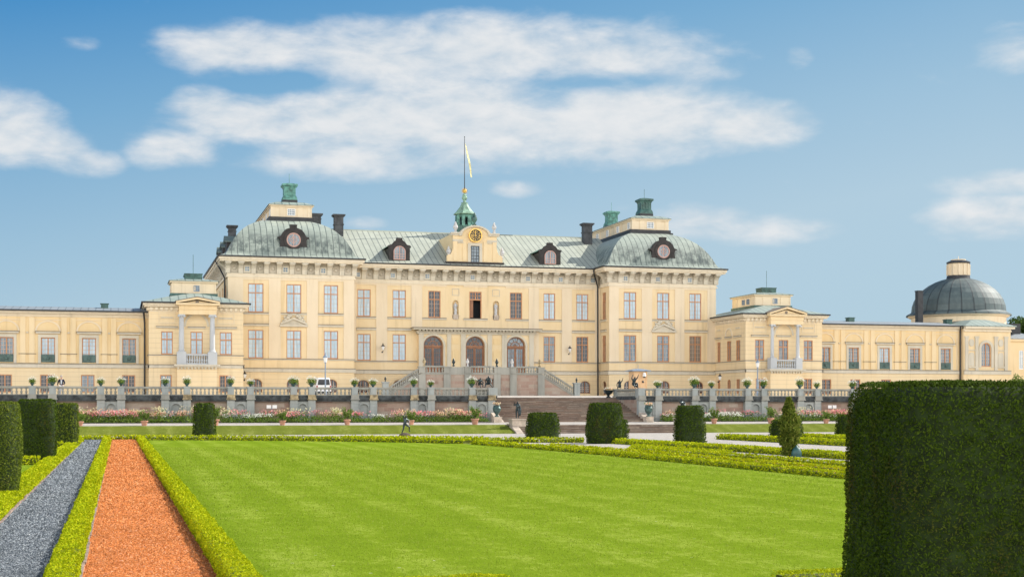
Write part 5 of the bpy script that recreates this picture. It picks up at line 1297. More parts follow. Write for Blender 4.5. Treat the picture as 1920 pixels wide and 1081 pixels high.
# ================================================================== FOLIAGE
def leaf_object(name, pos, nrm, size, mats, mi=None, parent=None, origin=(0, 0, 0), core=None, lift=0.75, width=0.55):
    """many small kite-shaped leaves (numpy) round an optional solid core of twigs"""
    N = len(pos); nrm = nrm / (np.linalg.norm(nrm, axis=1, keepdims=True) + 1e-9)
    t = rng.normal(size=(N, 3)); t -= nrm * np.sum(t * nrm, axis=1, keepdims=True); t /= np.linalg.norm(t, axis=1, keepdims=True) + 1e-9
    a = t + nrm * lift * rng.uniform(0.1, 1.5, (N, 1)); a /= np.linalg.norm(a, axis=1, keepdims=True)
    b = np.cross(a, nrm + 0.6 * rng.normal(size=(N, 3))); b /= np.linalg.norm(b, axis=1, keepdims=True) + 1e-9
    s = size[:, None]; p0 = pos - a * s * .35
    V = np.stack([p0, p0 + a * s * .5 + b * s * width / 2, p0 + a * s, p0 + a * s * .5 - b * s * width / 2], axis=1).reshape(-1, 3)
    cv = np.array(core.v, dtype=float).reshape(-1, 3) if core else np.zeros((0, 3)); cf = core.f if core else []
    nc = len(cv); V = np.concatenate([cv, V]) - np.array(origin)[None, :]
    loops = np.concatenate([np.array([i for f in cf for i in f], dtype=np.int64), np.arange(4 * N) + nc]); tot = np.concatenate([np.array([len(f) for f in cf], dtype=np.int64), np.full(N, 4)])
    start = np.concatenate([[0], np.cumsum(tot)[:-1]])
    me = bpy.data.meshes.new(name); me.vertices.add(len(V)); me.vertices.foreach_set('co', V.astype(np.float32).ravel())
    me.loops.add(len(loops)); me.loops.foreach_set('vertex_index', loops.astype(np.int32)); me.polygons.add(len(tot)); me.polygons.foreach_set('loop_start', start.astype(np.int32)); me.polygons.foreach_set('loop_total', tot.astype(np.int32))
    for m in mats: me.materials.append(m)
    idx = np.concatenate([np.full(len(cf), len(mats) - 1 if core else 0), np.zeros(N, dtype=np.int64) if mi is None else mi]); me.polygons.foreach_set('material_index', idx.astype(np.int32))
    me.update(calc_edges=True); me.validate()
    o = bpy.data.objects.new(name, me); COL.objects.link(o)
    if parent is not None: o.parent = parent
    else: o.location = origin
    return o

def wob(x, y, z, k, seed=0.0):
    """cheap smooth noise, -1..1"""
    return (np.sin(x * k + 1.7 * np.sin(y * k * .8 + seed) + seed) + np.sin(y * k * 1.3 + 1.3 * np.sin(z * k + seed * 2.1)) + np.sin(z * k * 1.1 + x * k * .6 + seed * 3.3)) / 3

def topiary(cx, cy, z0, h, rx, ry, label, expo=2.6, prof=None, rot=0.0, bare=None, dens=3.2, smin=0.026, group=None, amp=None, leafm='yew'):
    d = dep(cx, cy); s0 = max(smin, .00145 * d); prof = prof or (lambda t: 0.90 + 0.16 * np.sin(np.pi * np.clip(t * .9 + .12, 0, 1)) - 0.10 * t)
    amp = amp or .015 + .00015 * d; seed = cx * 3.1 + cy
    def R_(th): return (np.abs(np.cos(th)) ** expo + np.abs(np.sin(th)) ** expo) ** (-1 / expo)
    edge = min(.10, .06 * h)
    def surf(th, t):
        k = R_(th) * prof(t) * np.where(t > 1 - edge / h, np.sqrt(np.clip(1 - ((t - (1 - edge / h)) / (edge / h)) ** 2 * .11, 0, 1)), 1.0)
        x0, y0 = rx * k * np.cos(th), ry * k * np.sin(th); z = t * h
        w = 1 + amp / max(rx, .3) * (wob(x0, y0, z, 5.0, seed) + .6 * wob(x0, y0, z, 13.0, seed + 4))
        x0, y0 = x0 * w, y0 * w; c, s = math.cos(rot), math.sin(rot)
        return cx + x0 * c - y0 * s, cy + x0 * s + y0 * c, z0 + z
    # sides
    per = 2 * math.pi * (rx + ry) / 2 * 1.12; Ns = int(per * h * dens / s0 ** 2); th = rng.uniform(0, 2 * np.pi, Ns); t = rng.uniform(0, 1, Ns)
    if bare is not None: keep = ~(rng.uniform(size=Ns) < bare(th, t)); th, t = th[keep], t[keep]
    x, y, z = surf(th, t); e = 1e-3; x1, y1, z1 = surf(th + e, t); x2, y2, z2 = surf(th, np.clip(t + e, 0, 1.001))
    n = np.cross(np.stack([x1 - x, y1 - y, z1 - z], 1), np.stack([x2 - x, y2 - y, z2 - z + 1e-9], 1))
    P_ = [np.stack([x, y, z], 1)]; N_ = [n]
    Nt = int(math.pi * rx * ry * 1.1 * dens / s0 ** 2); th = rng.uniform(0, 2 * np.pi, Nt); q = np.sqrt(rng.uniform(0, 1, Nt)); xt, yt, zt = surf(th, np.full(Nt, 1.0))
    xt, yt = cx + (xt - cx) * q, cy + (yt - cy) * q; zt = z0 + h + .012 + amp * .8 * wob(xt, yt, zt, 6.0, seed)
    P_.append(np.stack([xt, yt, zt], 1)); N_.append(np.tile([[0, 0, 1.0]], (Nt, 1)))
    pos = np.concatenate(P_); nrm = np.concatenate(N_)
    nrm /= np.linalg.norm(nrm, axis=1, keepdims=True) + 1e-9
    pos = pos + nrm * rng.uniform(-.5, .35, (len(pos), 1)) * s0
    core = MB(); nt, nr = 36, 14
    for k in range(nr + 1):
        tt = np.full(nt, k / nr); aa = np.linspace(0, 2 * np.pi, nt, endpoint=False); X_, Y_, Z_ = surf(aa, tt)
        f = 1 - max(.6 * s0, .02) / min(rx, ry)
        for a_, b_, c_ in zip(X_, Y_, Z_): core.v.append((cx + (a_ - cx) * f, cy + (b_ - cy) * f, c_ - (.02 if k == nr else 0)))
    for k in range(nr):
        for i in range(nt): j = (i + 1) % nt; core.f.append((k * nt + i, k * nt + j, (k + 1) * nt + j, (k + 1) * nt + i))
    core.f.append(tuple(nr * nt + i for i in range(nt)))
    sz = s0 * rng.uniform(.7, 1.35, len(pos))
    o = leaf_object('clipped_topiary', pos, nrm, sz, [M[leafm], M['yew_core']], None, None, (cx, cy, z0), core, width=.42)
    return tag(o, label, 'topiary', group)

def hedge(pts, w, h, label, z0=G0, dens=2.6, smin=.022, name='box_hedge', group=None, leafm='box', closed=False, k=.00145):
    """clipped low hedge along a ground polyline"""
    pts = [np.array(p, float) for p in pts]; seg = [(a, b) for a, b in zip(pts[:-1], pts[1:])]
    P_, N_, S_ = [], [], []; core = MB()
    for a, b in seg:
        L = np.linalg.norm(b - a); n = max(1, int(L / 1.5)); u = (b - a) / L; v = np.array([-u[1], u[0]])
        for i in range(n):
            p, q = a + u * L * i / n, a + u * L * (i + 1) / n; mid = (p + q) / 2; d = max(3.0, dep(*mid)); s = max(smin, k * d)
            l = L / n; prof = w + 2 * h; N = int(l * prof * dens / s ** 2)
            r = rng.uniform(0, 1, N); al = rng.uniform(0, 1, N) * l; xx = r * prof
            side = np.where(xx < h, 0, np.where(xx < h + w, 1, 2)); off = np.where(side == 0, -w / 2, np.where(side == 1, xx - h - w / 2, w / 2)); zz = np.where(side == 0, xx, np.where(side == 1, h, prof - xx))
            rr = .06; # rounded shoulders
            base = p[None, :] + u[None, :] * al[:, None]
            wv = wob(base[:, 0], base[:, 1], zz, 2.3, 2.0) * .04 + wob(base[:, 0], base[:, 1], zz + off, 9.0, 5.0) * .035
            off2 = off * (1 - .10 * (zz / h) ** 3) * (1 + wv / w); z2 = zz * (1 + wv / h * .5) - .035 * (np.abs(off) / (w / 2)) ** 4
            pos = np.stack([base[:, 0] + v[0] * off2, base[:, 1] + v[1] * off2, z0 + z2], 1)
            nr = np.stack([v[0] * np.where(side == 0, -1, np.where(side == 2, 1, 0)), v[1] * np.where(side == 0, -1, np.where(side == 2, 1, 0)), np.where(side == 1, 1.0, .25)], 1)
            P_.append(pos); N_.append(nr); S_.append(np.full(N, s))
        c0 = len(core.v); iw, ih = w / 2 - .035, h - .05
        for e in (a + u * .05, b - u * .05):
            for o_, z_ in ((-iw, -.02), (-iw * .97, ih * .8), (-iw * .8, ih), (iw * .8, ih), (iw * .97, ih * .8), (iw, -.02)): core.v.append((e[0] + v[0] * o_, e[1] + v[1] * o_, z0 + z_))
        for i in range(5): core.f.append((c0 + i, c0 + i + 1, c0 + 7 + i, c0 + 6 + i))
        core.f.append(tuple(c0 + i for i in range(6))); core.f.append(tuple(c0 + 6 + i for i in range(5, -1, -1)))
    pos, nrm, s = np.concatenate(P_), np.concatenate(N_), np.concatenate(S_)
    nrm = nrm / np.linalg.norm(nrm, axis=1, keepdims=True); pos = pos + nrm * rng.uniform(-.4, .6, (len(pos), 1)) * s[:, None]
    a = pts[0]
    o = leaf_object(name, pos, nrm, s * rng.uniform(.7, 1.4, len(s)), [M[leafm], M['box_core']], None, None, (a[0], a[1], z0), core, lift=.9)
    return tag(o, label, 'hedge', group)

# ---- parterre floor
OX0, OX1, GX0, GX1 = -.41, 1.16, -1.98, -.86
FAR = [(1.2, 91.0), (5.7, 89.3), (12.8, 84.2), (16.0, 80.7), (19.0, 76.4), (19.7, 66.0), (20.1, 57.0)]
lawn_pts = [(1.3, -6), (20.1, -6)] + [(p[0], p[1]) for p in reversed(FAR)]
sheet('lawn', lawn_pts, G0, 'lawn')
sheet('orange_path', [(OX0 - .1, -6), (OX1 + .1, -6), (OX1 + .1, 91.2), (OX0 - .1, 91.2)], G0 + .001, 'orange')
sheet('grey_path', [(GX0 - .1, -6), (GX1 + .1, -6), (GX1 + .1, 92), (GX0 - .1, 92)], G0 - .001, 'grey')
sheet('lawn', [(-2.3, -6), (-2.3, 92), (-14, 92), (-14, -6)], G0 - .003, 'lawn')
sheet('orange_path', [(20.6, 18), (21.7, 18), (21.7, 70), (20.6, 70)], G0, 'orange')
sheet('orange_path', [(22.4, 18), (23.6, 18), (23.6, 52), (22.4, 52)], G0, 'orange')

def gravel_chips(name, x0, x1, y0, y1, m, label, k=.0012, smin=.018, cover=.85):
    P_, S_ = [], []
    y = y0
    while y < y1:
        st = max(.6, y * .05); s = max(smin, k * max(y, 6)); n = int((x1 - x0) * st * cover / s ** 2); P_.append(np.stack([rng.uniform(x0, x1, n), rng.uniform(y, min(y1, y + st), n)], 1)); S_.append(np.full(n, s)); y += st
    xy = np.concatenate(P_); s = np.concatenate(S_) * rng.uniform(.55, 1.3, len(xy)); N = len(xy); V = np.zeros((N, 4, 3)); th = rng.uniform(0, 6.28, N)
    for i in range(3):
        t = th + i * 2.094 + rng.uniform(-.4, .4, N); V[:, i, 0] = xy[:, 0] + s * .55 * np.cos(t); V[:, i, 1] = xy[:, 1] + s * .55 * np.sin(t); V[:, i, 2] = G0 + rng.uniform(-.1, .12, N) * s
    V[:, 3, 0] = xy[:, 0] + s * rng.uniform(-.3, .3, N); V[:, 3, 1] = xy[:, 1] + s * rng.uniform(-.3, .3, N); V[:, 3, 2] = G0 + s * rng.uniform(.2, .6, N)
    V = V.reshape(-1, 3) - np.array([[(x0 + x1) / 2, y0, G0]]); base = np.arange(N)[:, None] * 4; f = np.concatenate([base + np.array([[0, 1, 3]]), base + np.array([[1, 2, 3]]), base + np.array([[2, 0, 3]])], 1).reshape(-1, 3)
    me = bpy.data.meshes.new(name); me.vertices.add(len(V)); me.vertices.foreach_set('co', V.astype(np.float32).ravel()); me.loops.add(f.size); me.loops.foreach_set('vertex_index', f.astype(np.int32).ravel())
    me.polygons.add(len(f)); me.polygons.foreach_set('loop_start', (np.arange(len(f)) * 3).astype(np.int32)); me.polygons.foreach_set('loop_total', np.full(len(f), 3, np.int32)); me.update(calc_edges=True); me.materials.append(M[m])
    o = bpy.data.objects.new(name, me); COL.objects.link(o); o.location = ((x0 + x1) / 2, y0, G0); tag(o, label, 'gravel', kind='stuff')
for nm, xe in (('path_edging', OX0 + .0), ('path_edging', GX0 + .0)):
    e_ = MB(); yy = 6.0
    while yy < 90:
        l_ = rnd.uniform(.8, 1.3); o_ = rnd.uniform(-.012, .012); e_.box(xe - .035 + o_, xe + .005 + o_, yy, yy + l_ - .015, G0 - .05, G0 + .03 + rnd.uniform(-.01, .008)); yy += l_
    tag(e_.build(nm, M['edging']), kind='structure')
gravel_chips('orange_gravel', OX0, OX1, 8, 91, 'orange_chip', 'loose crushed brick chips on the orange path')
gravel_chips('grey_gravel', GX0, GX1, 8, 91.5, 'grey_chip', 'loose blue grey stone chips on the grey path')

N = 150000; dd = 15.0 * (72 / 15.0) ** rng.uniform(0, 1, N); uu = rng.uniform(-.30, .30, N); gx_n = dd * ST + uu * dd * CT; gy_n = dd * CT - uu * dd * ST; ok = (gx_n > 1.7) & (gx_n < 19.6) & (gy_n < 75 - .0 * gx_n); gx_n, gy_n, dd = gx_n[ok], gy_n[ok], dd[ok]
leaf_object('grass', np.stack([gx_n, gy_n, np.full(len(dd), G0 + .0)], 1), np.tile([[0, 0, 1.0]], (len(dd), 1)) + rng.normal(size=(len(dd), 3)) * .1, (.0018 * dd).clip(.022, .09) * rng.uniform(.5, 1.2, len(dd)), [M['blade']], None, None, (10, 30, G0), lift=2.2, width=.22)
tag(bpy.data.objects['grass'], 'short mown blades standing in the big lawn', 'grass', kind='stuff')
hedge([(1.36, 4), (1.36, 30), (1.36, 60), (1.36, 91)], .37, .20, 'long golden box hedge between the orange path and the big lawn')
hedge([(-.635, 4), (-.635, 30), (-.635, 60), (-.635, 91)], .37, .16, 'golden box hedge between the orange path and the grey path')
hedge([(-2.32, 4), (-2.32, 30), (-2.32, 60), (-2.32, 91)], .54, .18, 'golden box hedge along the outer side of the grey path')
hedge([(-6, 91.6), (1.2, 91.6), (5.7, 90.0), (12.8, 84.9), (16.2, 81.4), (18.9, 77.2)], .9, .22, 'low box hedge closing the far end of the lawn and paths')
hedge([(20.1, 16), (20.1, 57), (19.7, 66), (19.0, 76.4)], .42, .17, 'front box hedge along the lawn in the striped row beds')
hedge([(22.0, 18), (22.0, 58), (21.4, 70)], .38, .13, 'box hedge second from the lawn, behind the orange gravel strip')
hedge([(24.1, 20), (24.1, 56), (23.6, 64)], .38, .13, 'box hedge third from the lawn, under the green watering bag')
hedge([(25.9, 26), (25.9, 44)], .36, .12, 'short box hedge in front of the young thuja')
hedge([(25.7, 57), (25.2, 68)], .36, .12, 'short box hedge behind the young thuja')
hedge([(27.7, 26), (27.7, 60), (27.0, 75.6)], .75, .22, 'broad box hedge beside the wide gravel walk')
hedge([(20.0, 80.5), (23.5, 79.0), (26.0, 78.2)], .8, .22, 'box hedge running up to the widest clipped yew')
hedge([(13.5, 88.0), (17.0, 86.4), (21.5, 84.2)], .7, .2, 'box hedge nearest the crouching bronze figure')
hedge([(37.2, 30), (37.2, 84)], .9, .26, 'box hedge on the far side of the wide gravel walk')
hedge([(41.8, 66), (41.8, 84)], 1.2, .30, 'box hedge at the foot of the small dark clipped yew')
for yy, nm in ((32.6, 'cross hedge in front of the nearest cropped yew column'), (53.2, 'cross hedge in front of the dark broad yew column'), (75.3, 'cross hedge in front of the smallest yew column')):
    hedge([(-9, yy), (-2.66, yy)], .5, .26, 'low box ' + nm)
hedge([(1.6, 15.4), (4.25, 15.5)], .38, .14, 'box hedge strip across the near edge of the lawn beside the orange path')
hedge([(7.4, 15.15), (9.5, 15.05)], .36, .12, 'box hedge strip across the near edge of the lawn beside the huge yew')

# ---- clipped yews
def from_px(pl, pr, pt, pb, label, depth=1.0, **kw):
    x, y = G((pl + pr) / 2, pb); d = dep(x, y); r = (pr - pl) / 2 / F * d
    d2 = d + r * .8; c = (pl + pr) / 2; q = (c - 960) / F * d2; x, y = d2 * ST + q * CT, d2 * CT - q * ST; r = (pr - pl) / 2 / F * d2
    h = EYE - (pt - 763) / F * (d2) - G0
    return topiary(x, y, G0, h, r, r * depth, label, **kw)
slim = lambda t: 0.93 + 0.07 * np.sin(np.pi * np.clip(t + .05, 0, 1)) - .10 * (1 - t) ** 3
taper = lambda t: 1.04 - .20 * t + .03 * np.sin(np.pi * t)
drum = lambda t: 0.88 + .16 * np.sin(np.pi * np.clip(.18 + t * .72, 0, 1)) - .10 * t ** 2
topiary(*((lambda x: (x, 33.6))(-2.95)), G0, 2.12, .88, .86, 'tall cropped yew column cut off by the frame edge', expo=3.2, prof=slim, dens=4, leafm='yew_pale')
from_px(35, 105, 750, 866, 'dark broad yew column standing between two other yew columns', expo=4.0, prof=slim)
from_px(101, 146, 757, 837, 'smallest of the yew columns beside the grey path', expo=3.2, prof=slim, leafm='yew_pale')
from_px(363, 403, 757, 817, 'lone dark yew block on the grass bank in front of the flower bed', expo=4.0, prof=taper)
from_px(989, 1047, 775, 820, 'squat yew block with a bare brown foot beside the low stairs', expo=4.0, prof=taper, bare=lambda th, t: np.clip((.42 - t) * 2.2, 0, 1) * np.clip(np.cos(th + .7), 0, 1))
from_px(1101, 1167, 757, 831, 'largest free-standing yew drum with a brown streak, in front of the stairs', expo=2.5, prof=drum)
from_px(1155, 1178, 787, 821, 'small yew half hidden behind the yew drum with the brown streak', expo=2.4, prof=drum)
from_px(1267, 1319, 762, 830, 'upright yew block with a bronze head showing above it', expo=4.0, prof=taper)
from_px(1446, 1502, 788, 824, 'low yew block half hidden behind the young thuja', expo=4.0, prof=taper)
from_px(1570, 1618, 779, 825, 'yew block half hidden behind the huge dark hedge', expo=4.0, prof=taper)
# the huge one beside the camera
bx, by, br = 6.38, 9.25, 1.05
topiary(bx, by, G0, 2.19, br, 1.02, 'huge dark clipped yew filling the near corner of the lawn', expo=7.0, prof=lambda t: 1.02 - .080 * t - .02 * (1 - t) ** 2, rot=-TH * .9, dens=3.6, smin=.024, amp=.022)

# ---- young thuja with its watering bag
tx_, ty_ = G(1479, 858); d = dep(tx_, ty_); th_h = EYE - (746 - 763) / F * d - G0
N = 6500; t = rng.uniform(0, 1, N) ** .85; r0 = .36 * np.clip(np.minimum(1.0, (1 - t) * 2.1 + .10), 0, 1) * (.66 + .34 * np.clip(t / .3, 0, 1)); th = rng.uniform(0, 2 * np.pi, N)
lump = 1 + .42 * wob(np.cos(th) * 2, np.sin(th) * 2, t * 11, 1.9, 3.0); rr = r0 * lump * np.sqrt(rng.uniform(.15, 1.25, N))
pos = np.stack([tx_ + rr * np.cos(th), ty_ + rr * np.sin(th), G0 + .08 + t * th_h * .97], 1); nrm = np.stack([np.cos(th), np.sin(th), np.full(N, .9)], 1)
tree = thing('young_thuja', 'young pointed thuja with a loose feathery outline in the hedge beds', 'conifer', (tx_, ty_, G0))
leaf_object('crown', pos - np.array([[tx_, ty_, G0]]), nrm, .13 * rng.uniform(.6, 1.4, N), [M['thuja']], None, tree, (0, 0, 0), lift=1.6, width=.4)
b = MB(); b.tube([(tx_, ty_, G0 - .05), (tx_ + .02, ty_, G0 + .9), (tx_, ty_, G0 + th_h * .92)], .05, 7, r1=.012)
for k in range(16): a = rnd.uniform(0, 6.28); z = G0 + .25 + k * .11; b.tube([(tx_, ty_, z), (tx_ + .26 * math.cos(a), ty_ + .26 * math.sin(a), z + .22)], .012, 4)
b.build('trunk', M['bark'], tree)
gx2, gy2 = tx_ + .13, ty_ - .42
b = MB(); b.lathe(gx2, gy2, [(.17, G0), (.22, G0 + .06), (.215, G0 + .25), (.16, G0 + .40), (.05, G0 + .47), (.03, G0 + .52)], 10, sx=1.0, sy=.7)
o = b.build('watering_bag', M['bag'], None, (gx2, gy2, G0), True); tag(o, 'dark green watering bag leaning at the foot of the young thuja', 'bag')

# ---- far trees and shrub behind the church
def broad_tree(x, y, z, h, r, label, n=5000, s=.5):
    t = thing('tree', label, 'tree', (x, y, z)); P_, N_ = [], []
    for k in range(16):
        a = rnd.uniform(0, 6.28); q = r * rnd.uniform(.1, .75); c = np.array([q * math.cos(a), q * math.sin(a), h * rnd.uniform(.42, .88)]); rr = r * rnd.uniform(.3, .5)
        v = rng.normal(size=(n // 16, 3)); v /= np.linalg.norm(v, axis=1, keepdims=True); P_.append(c + v * rr * rng.uniform(.55, 1.05, (len(v), 1))); N_.append(v + [0, 0, .4])
    leaf_object('crown', np.concatenate(P_), np.concatenate(N_), s * rng.uniform(.6, 1.4, sum(map(len, P_))), [M['tree_leaf']], None, t, (0, 0, 0))
    b = MB(); b.tube([(x, y, z - .2), (x + .1, y, z + h * .35), (x, y + .1, z + h * .75)], r * .10, 8, r1=r * .03)
    for k in range(7): a = rnd.uniform(0, 6.28); b.tube([(x, y, z + h * (.3 + .05 * k)), (x + r * .55 * math.cos(a), y + r * .55 * math.sin(a), z + h * (.5 + .05 * k))], r * .035, 5, r1=r * .01)
    b.build('trunk', M['bark'], t); return t
fy = 178.0; broad_tree(X(1934, fy), fy, GZ, Zp(588, X(1934, fy), fy) - GZ, 3.4, 'dark tree crown rising behind the church roof at the frame edge')
sy2 = 136.0; sx2 = X(1909, sy2); sh = thing('shrub', 'pale green shrub standing before the church corner', 'shrub', (sx2, sy2, GZ))
v = rng.normal(size=(2600, 3)); v /= np.linalg.norm(v, axis=1, keepdims=True); v[:, 2] = np.abs(v[:, 2]); q = rng.uniform(.55, 1.05, (2600, 1))
leaf_object('foliage', v * q * np.array([[1.15, 1.0, 2.05]]) * (1 + .22 * wob(v[:, 0], v[:, 1], v[:, 2], 4, 1)[:, None]), v + [0, 0, .3], .2 * rng.uniform(.6, 1.4, 2600), [M['plant']], None, sh, (0, 0, 0))
b = MB()
for k in range(6): a = k * 1.05; b.tube([(sx2, sy2, GZ - .05), (sx2 + .6 * math.cos(a), sy2 + .6 * math.sin(a), GZ + 1.4)], .04, 5, r1=.012)
b.build('stem', M['bark'], sh)

# ---- flower beds under the terrace wall
def up_z(y): return .32 + (min(max(y, 109.3), 113.4) - 109.3) * .14 / 4.1 + max(0, y - 113.4) * .0031
def flower_bed(x0, x1, label):
    A = (x1 - x0); P_, N_, S_, I_ = [], [], [], []
    n = int(A * 190); x = rng.uniform(x0, x1, n); y = 113.6 + rng.uniform(0, 1, n) ** 1.3 * 1.7; front_ = (y < 113.95)
    hh = np.where(front_, .30, .38 + .22 * wob(x, y, y * 0, 1.1, 1.0) + .12 * wob(x, y, y * 0, 3.1, 2.0)); z = .46 + hh * rng.uniform(.05, 1, n)
    P_.append(np.stack([x, y, z], 1)); N_.append(rng.normal(size=(n, 3)) * .5 + [0, -.6, .8]); S_.append(.15 * rng.uniform(.6, 1.4, n)); I_.append(np.zeros(n, int))
    k = int(A / .42); cx_ = np.sort(rng.uniform(x0, x1, k))
    for c in cx_:
        kind = rng.choice([1, 1, 2, 2, 2, 3, 3, 4]); w = rng.uniform(.25, .6); yy = rng.uniform(114.1, 115.2); top = {1: .78, 2: .95, 3: 1.0, 4: 1.2}[int(kind)] * rng.uniform(.8, 1.15)
        m = int(rng.uniform(45, 90)); xx = np.clip(c + rng.normal(0, w, m), x0, x1); hz = rng.uniform(.62, 1.0, m) * top
        P_.append(np.stack([xx, yy + rng.normal(0, .22, m), .46 + hz], 1)); N_.append(rng.normal(size=(m, 3)) * .6 + [0, -.5, .8]); S_.append(rng.uniform(.10, .18, m)); I_.append(np.full(m, int(kind)))
        m2 = int(m * 1.4); xx = np.clip(c + rng.normal(0, w * .9, m2), x0, x1); P_.append(np.stack([xx, yy + rng.normal(0, .25, m2), .46 + rng.uniform(.1, .85, m2) * top], 1)); N_.append(rng.normal(size=(m2, 3)) + [0, -.4, .5]); S_.append(rng.uniform(.10, .18, m2)); I_.append(np.zeros(m2, int))
    o = leaf_object('flower_bed', np.concatenate(P_), np.concatenate(N_), np.concatenate(S_), [M['plant'], M['petal_white'], M['petal_pink'], M['petal_peach'], M['petal_cream'], M['soil']], np.concatenate(I_), None, ((x0 + x1) / 2, 114.4, .45),
                    (lambda c: (c.box(x0, x1, 113.55, 115.6, .40, .50), c)[1])(MB()), lift=.9)
    tag(o, label, 'flower bed', kind='stuff'); return o
flower_bed(X(-240, 114.5), STX0 - 1.15, 'long bed of pink, white and peach flowers under the terrace wall, from the clipped yews to the stairs')
flower_bed(STX1 + 1.7, X(1980, 114.5), 'bed of pink and white flowers under the terrace wall, running behind the young thuja')

# ---- planters of white flowers on the balustrade piers
def planter(x, y, z, label, group, dark=False, proto=None, fs=1.0):
    if proto is not None:
        c = copy_tree(proto, None, (x, y, z)); c['label'] = label; c['group'] = group; c.rotation_euler = (0, 0, rnd.uniform(0, 6.28)); s = rnd.uniform(.74, 1.08); c.scale = (s * rnd.uniform(.9, 1.1), s, s * rnd.uniform(.85, 1.12)); return c
    t = thing('flower_planter', label, 'planter', (x, y, z), group)
    b = MB(); b.lathe(x, y, [(.13, z), (.14, z + .04), (.09, z + .07), (.11, z + .10), (.19, z + .18), (.23, z + .28), (.25, z + .30), (.23, z + .32)], 14); b.build('pot', M['urn_bronze'], t, smooth=False)
    v = rng.normal(size=(420, 3)); v /= np.linalg.norm(v, axis=1, keepdims=True); q = rng.uniform(.4, 1.0, (420, 1))
    leaf_object('foliage', v * q * np.array([[.38, .38, .33]]) + [0, 0, .47], v + [0, 0, .3], .12 * rng.uniform(.6, 1.3, 420), [M['plant']], None, t, (0, 0, 0))
    n = 105; a = rng.uniform(0, 6.28, n); e = rng.uniform(.1, 1.0, n); r = .48 * np.sqrt(rng.uniform(.05, 1, n)); pos = np.stack([r * np.cos(a), r * np.sin(a), .58 + .44 * (1 - (r / .5) ** 2) * e + .05], 1)
    leaf_object('blossoms', pos, rng.normal(size=(n, 3)) * .5 + [0, 0, .6], .085 * rng.uniform(.6, 1.3, n), [M['petal_white']], None, t, (0, 0, 0), width=.8)
    return t
POTL = [883, 808, 776, 697, 663, 583.5, 549, 470.5, 433, 349.5, 311.5, 226.5, 188, 97, 59.5]; POTR = [1231, 1301, 1329.5, 1399.5, 1429.5, 1498.5, 1526.5, 1595.5]
pz = RAILZ + .02; proto = None
def near_pier(px_, ps):
    x = X(px_, WYT); return min(ps, key=lambda p: abs(p - x))
for i, p in enumerate(POTL):
    o = planter(near_pier(p, PL), WYT, pz, f'{ORD[i]} white-flowered planter from the stairs on the long balustrade', 'white-flowered planters on the long balustrade', proto=proto); proto = proto or o
for i, p in enumerate(POTR):
    planter(near_pier(p, PR), WYT, pz, f'{ORD[i]} white-flowered planter from the sentry kiosk on the balustrade leading to the huge yew', 'white-flowered planters on the balustrade by the huge yew', proto=proto)

# ---- terracotta pots with bushy plants
def terra(x, y, z, label, group, proto=None):
    if proto is not None:
        c = copy_tree(proto, None, (x, y, z)); c['label'] = label; c['group'] = group; c.rotation_euler = (0, 0, rnd.uniform(0, 6.28)); s = rnd.uniform(.80, .95); c.scale = (s, s, s * rnd.uniform(.85, 1.1)); return c
    t = thing('potted_shrub', label, 'plant pot', (x, y, z), group)
    b = MB(); b.lathe(x, y, [(.20, z), (.205, z + .05), (.22, z + .06), (.27, z + .34), (.33, z + .36), (.34, z + .46), (.31, z + .48)], 16); b.build('pot', M['terracotta'], t)
    b = MB(); b.lathe(x, y, [(.29, z + .44), (.28, z + .485)], 12); b.build('soil', M['soil'], t)
    b = MB(); P_, N_ = [], []
    for k in range(9):
        a = k * .7 + rnd.uniform(-.2, .2); e = (.55 * math.cos(a) * rnd.uniform(.5, 1), .55 * math.sin(a) * rnd.uniform(.5, 1), rnd.uniform(.95, 1.45)); b.tube([(x, y, z + .46), (x + e[0] * .5, y + e[1] * .5, z + .46 + (e[2] - .46) * .6), (x + e[0], y + e[1], z + e[2])], .014, 4)
        v = rng.normal(size=(60, 3)); f = rng.uniform(.35, 1.05, (60, 1)); P_.append(np.array([[0, 0, .46]]) * (1 - f) + np.array([e]) * f + v * .07); N_.append(v + [0, 0, .5])
    b.build('stem', M['bark'], t)
    leaf_object('foliage', np.concatenate(P_), np.concatenate(N_), .16 * rng.uniform(.6, 1.3, 540), [M['plant']], None, t, (0, 0, 0), width=.38)
    return t
proto = None
for i, p in enumerate([890.5, 771, 651, 529.5, 404, 270.5, 150]):
    yy = 109.6 + .1 * (i % 2); o = terra(X(p, yy), yy, up_z(yy), f'{ORD[i]} terracotta pot from the stairs along the path of the long flower bed', 'terracotta pots along the long flower bed', proto); proto = proto or o
for i, p in enumerate([1339, 1445, 1549, 1660]):
    yy = 109.6; terra(X(p, yy), yy, up_z(yy), f'{ORD[i]} terracotta pot from the yew block with the bronze head', 'terracotta pots by the flower bed near the huge yew', proto)

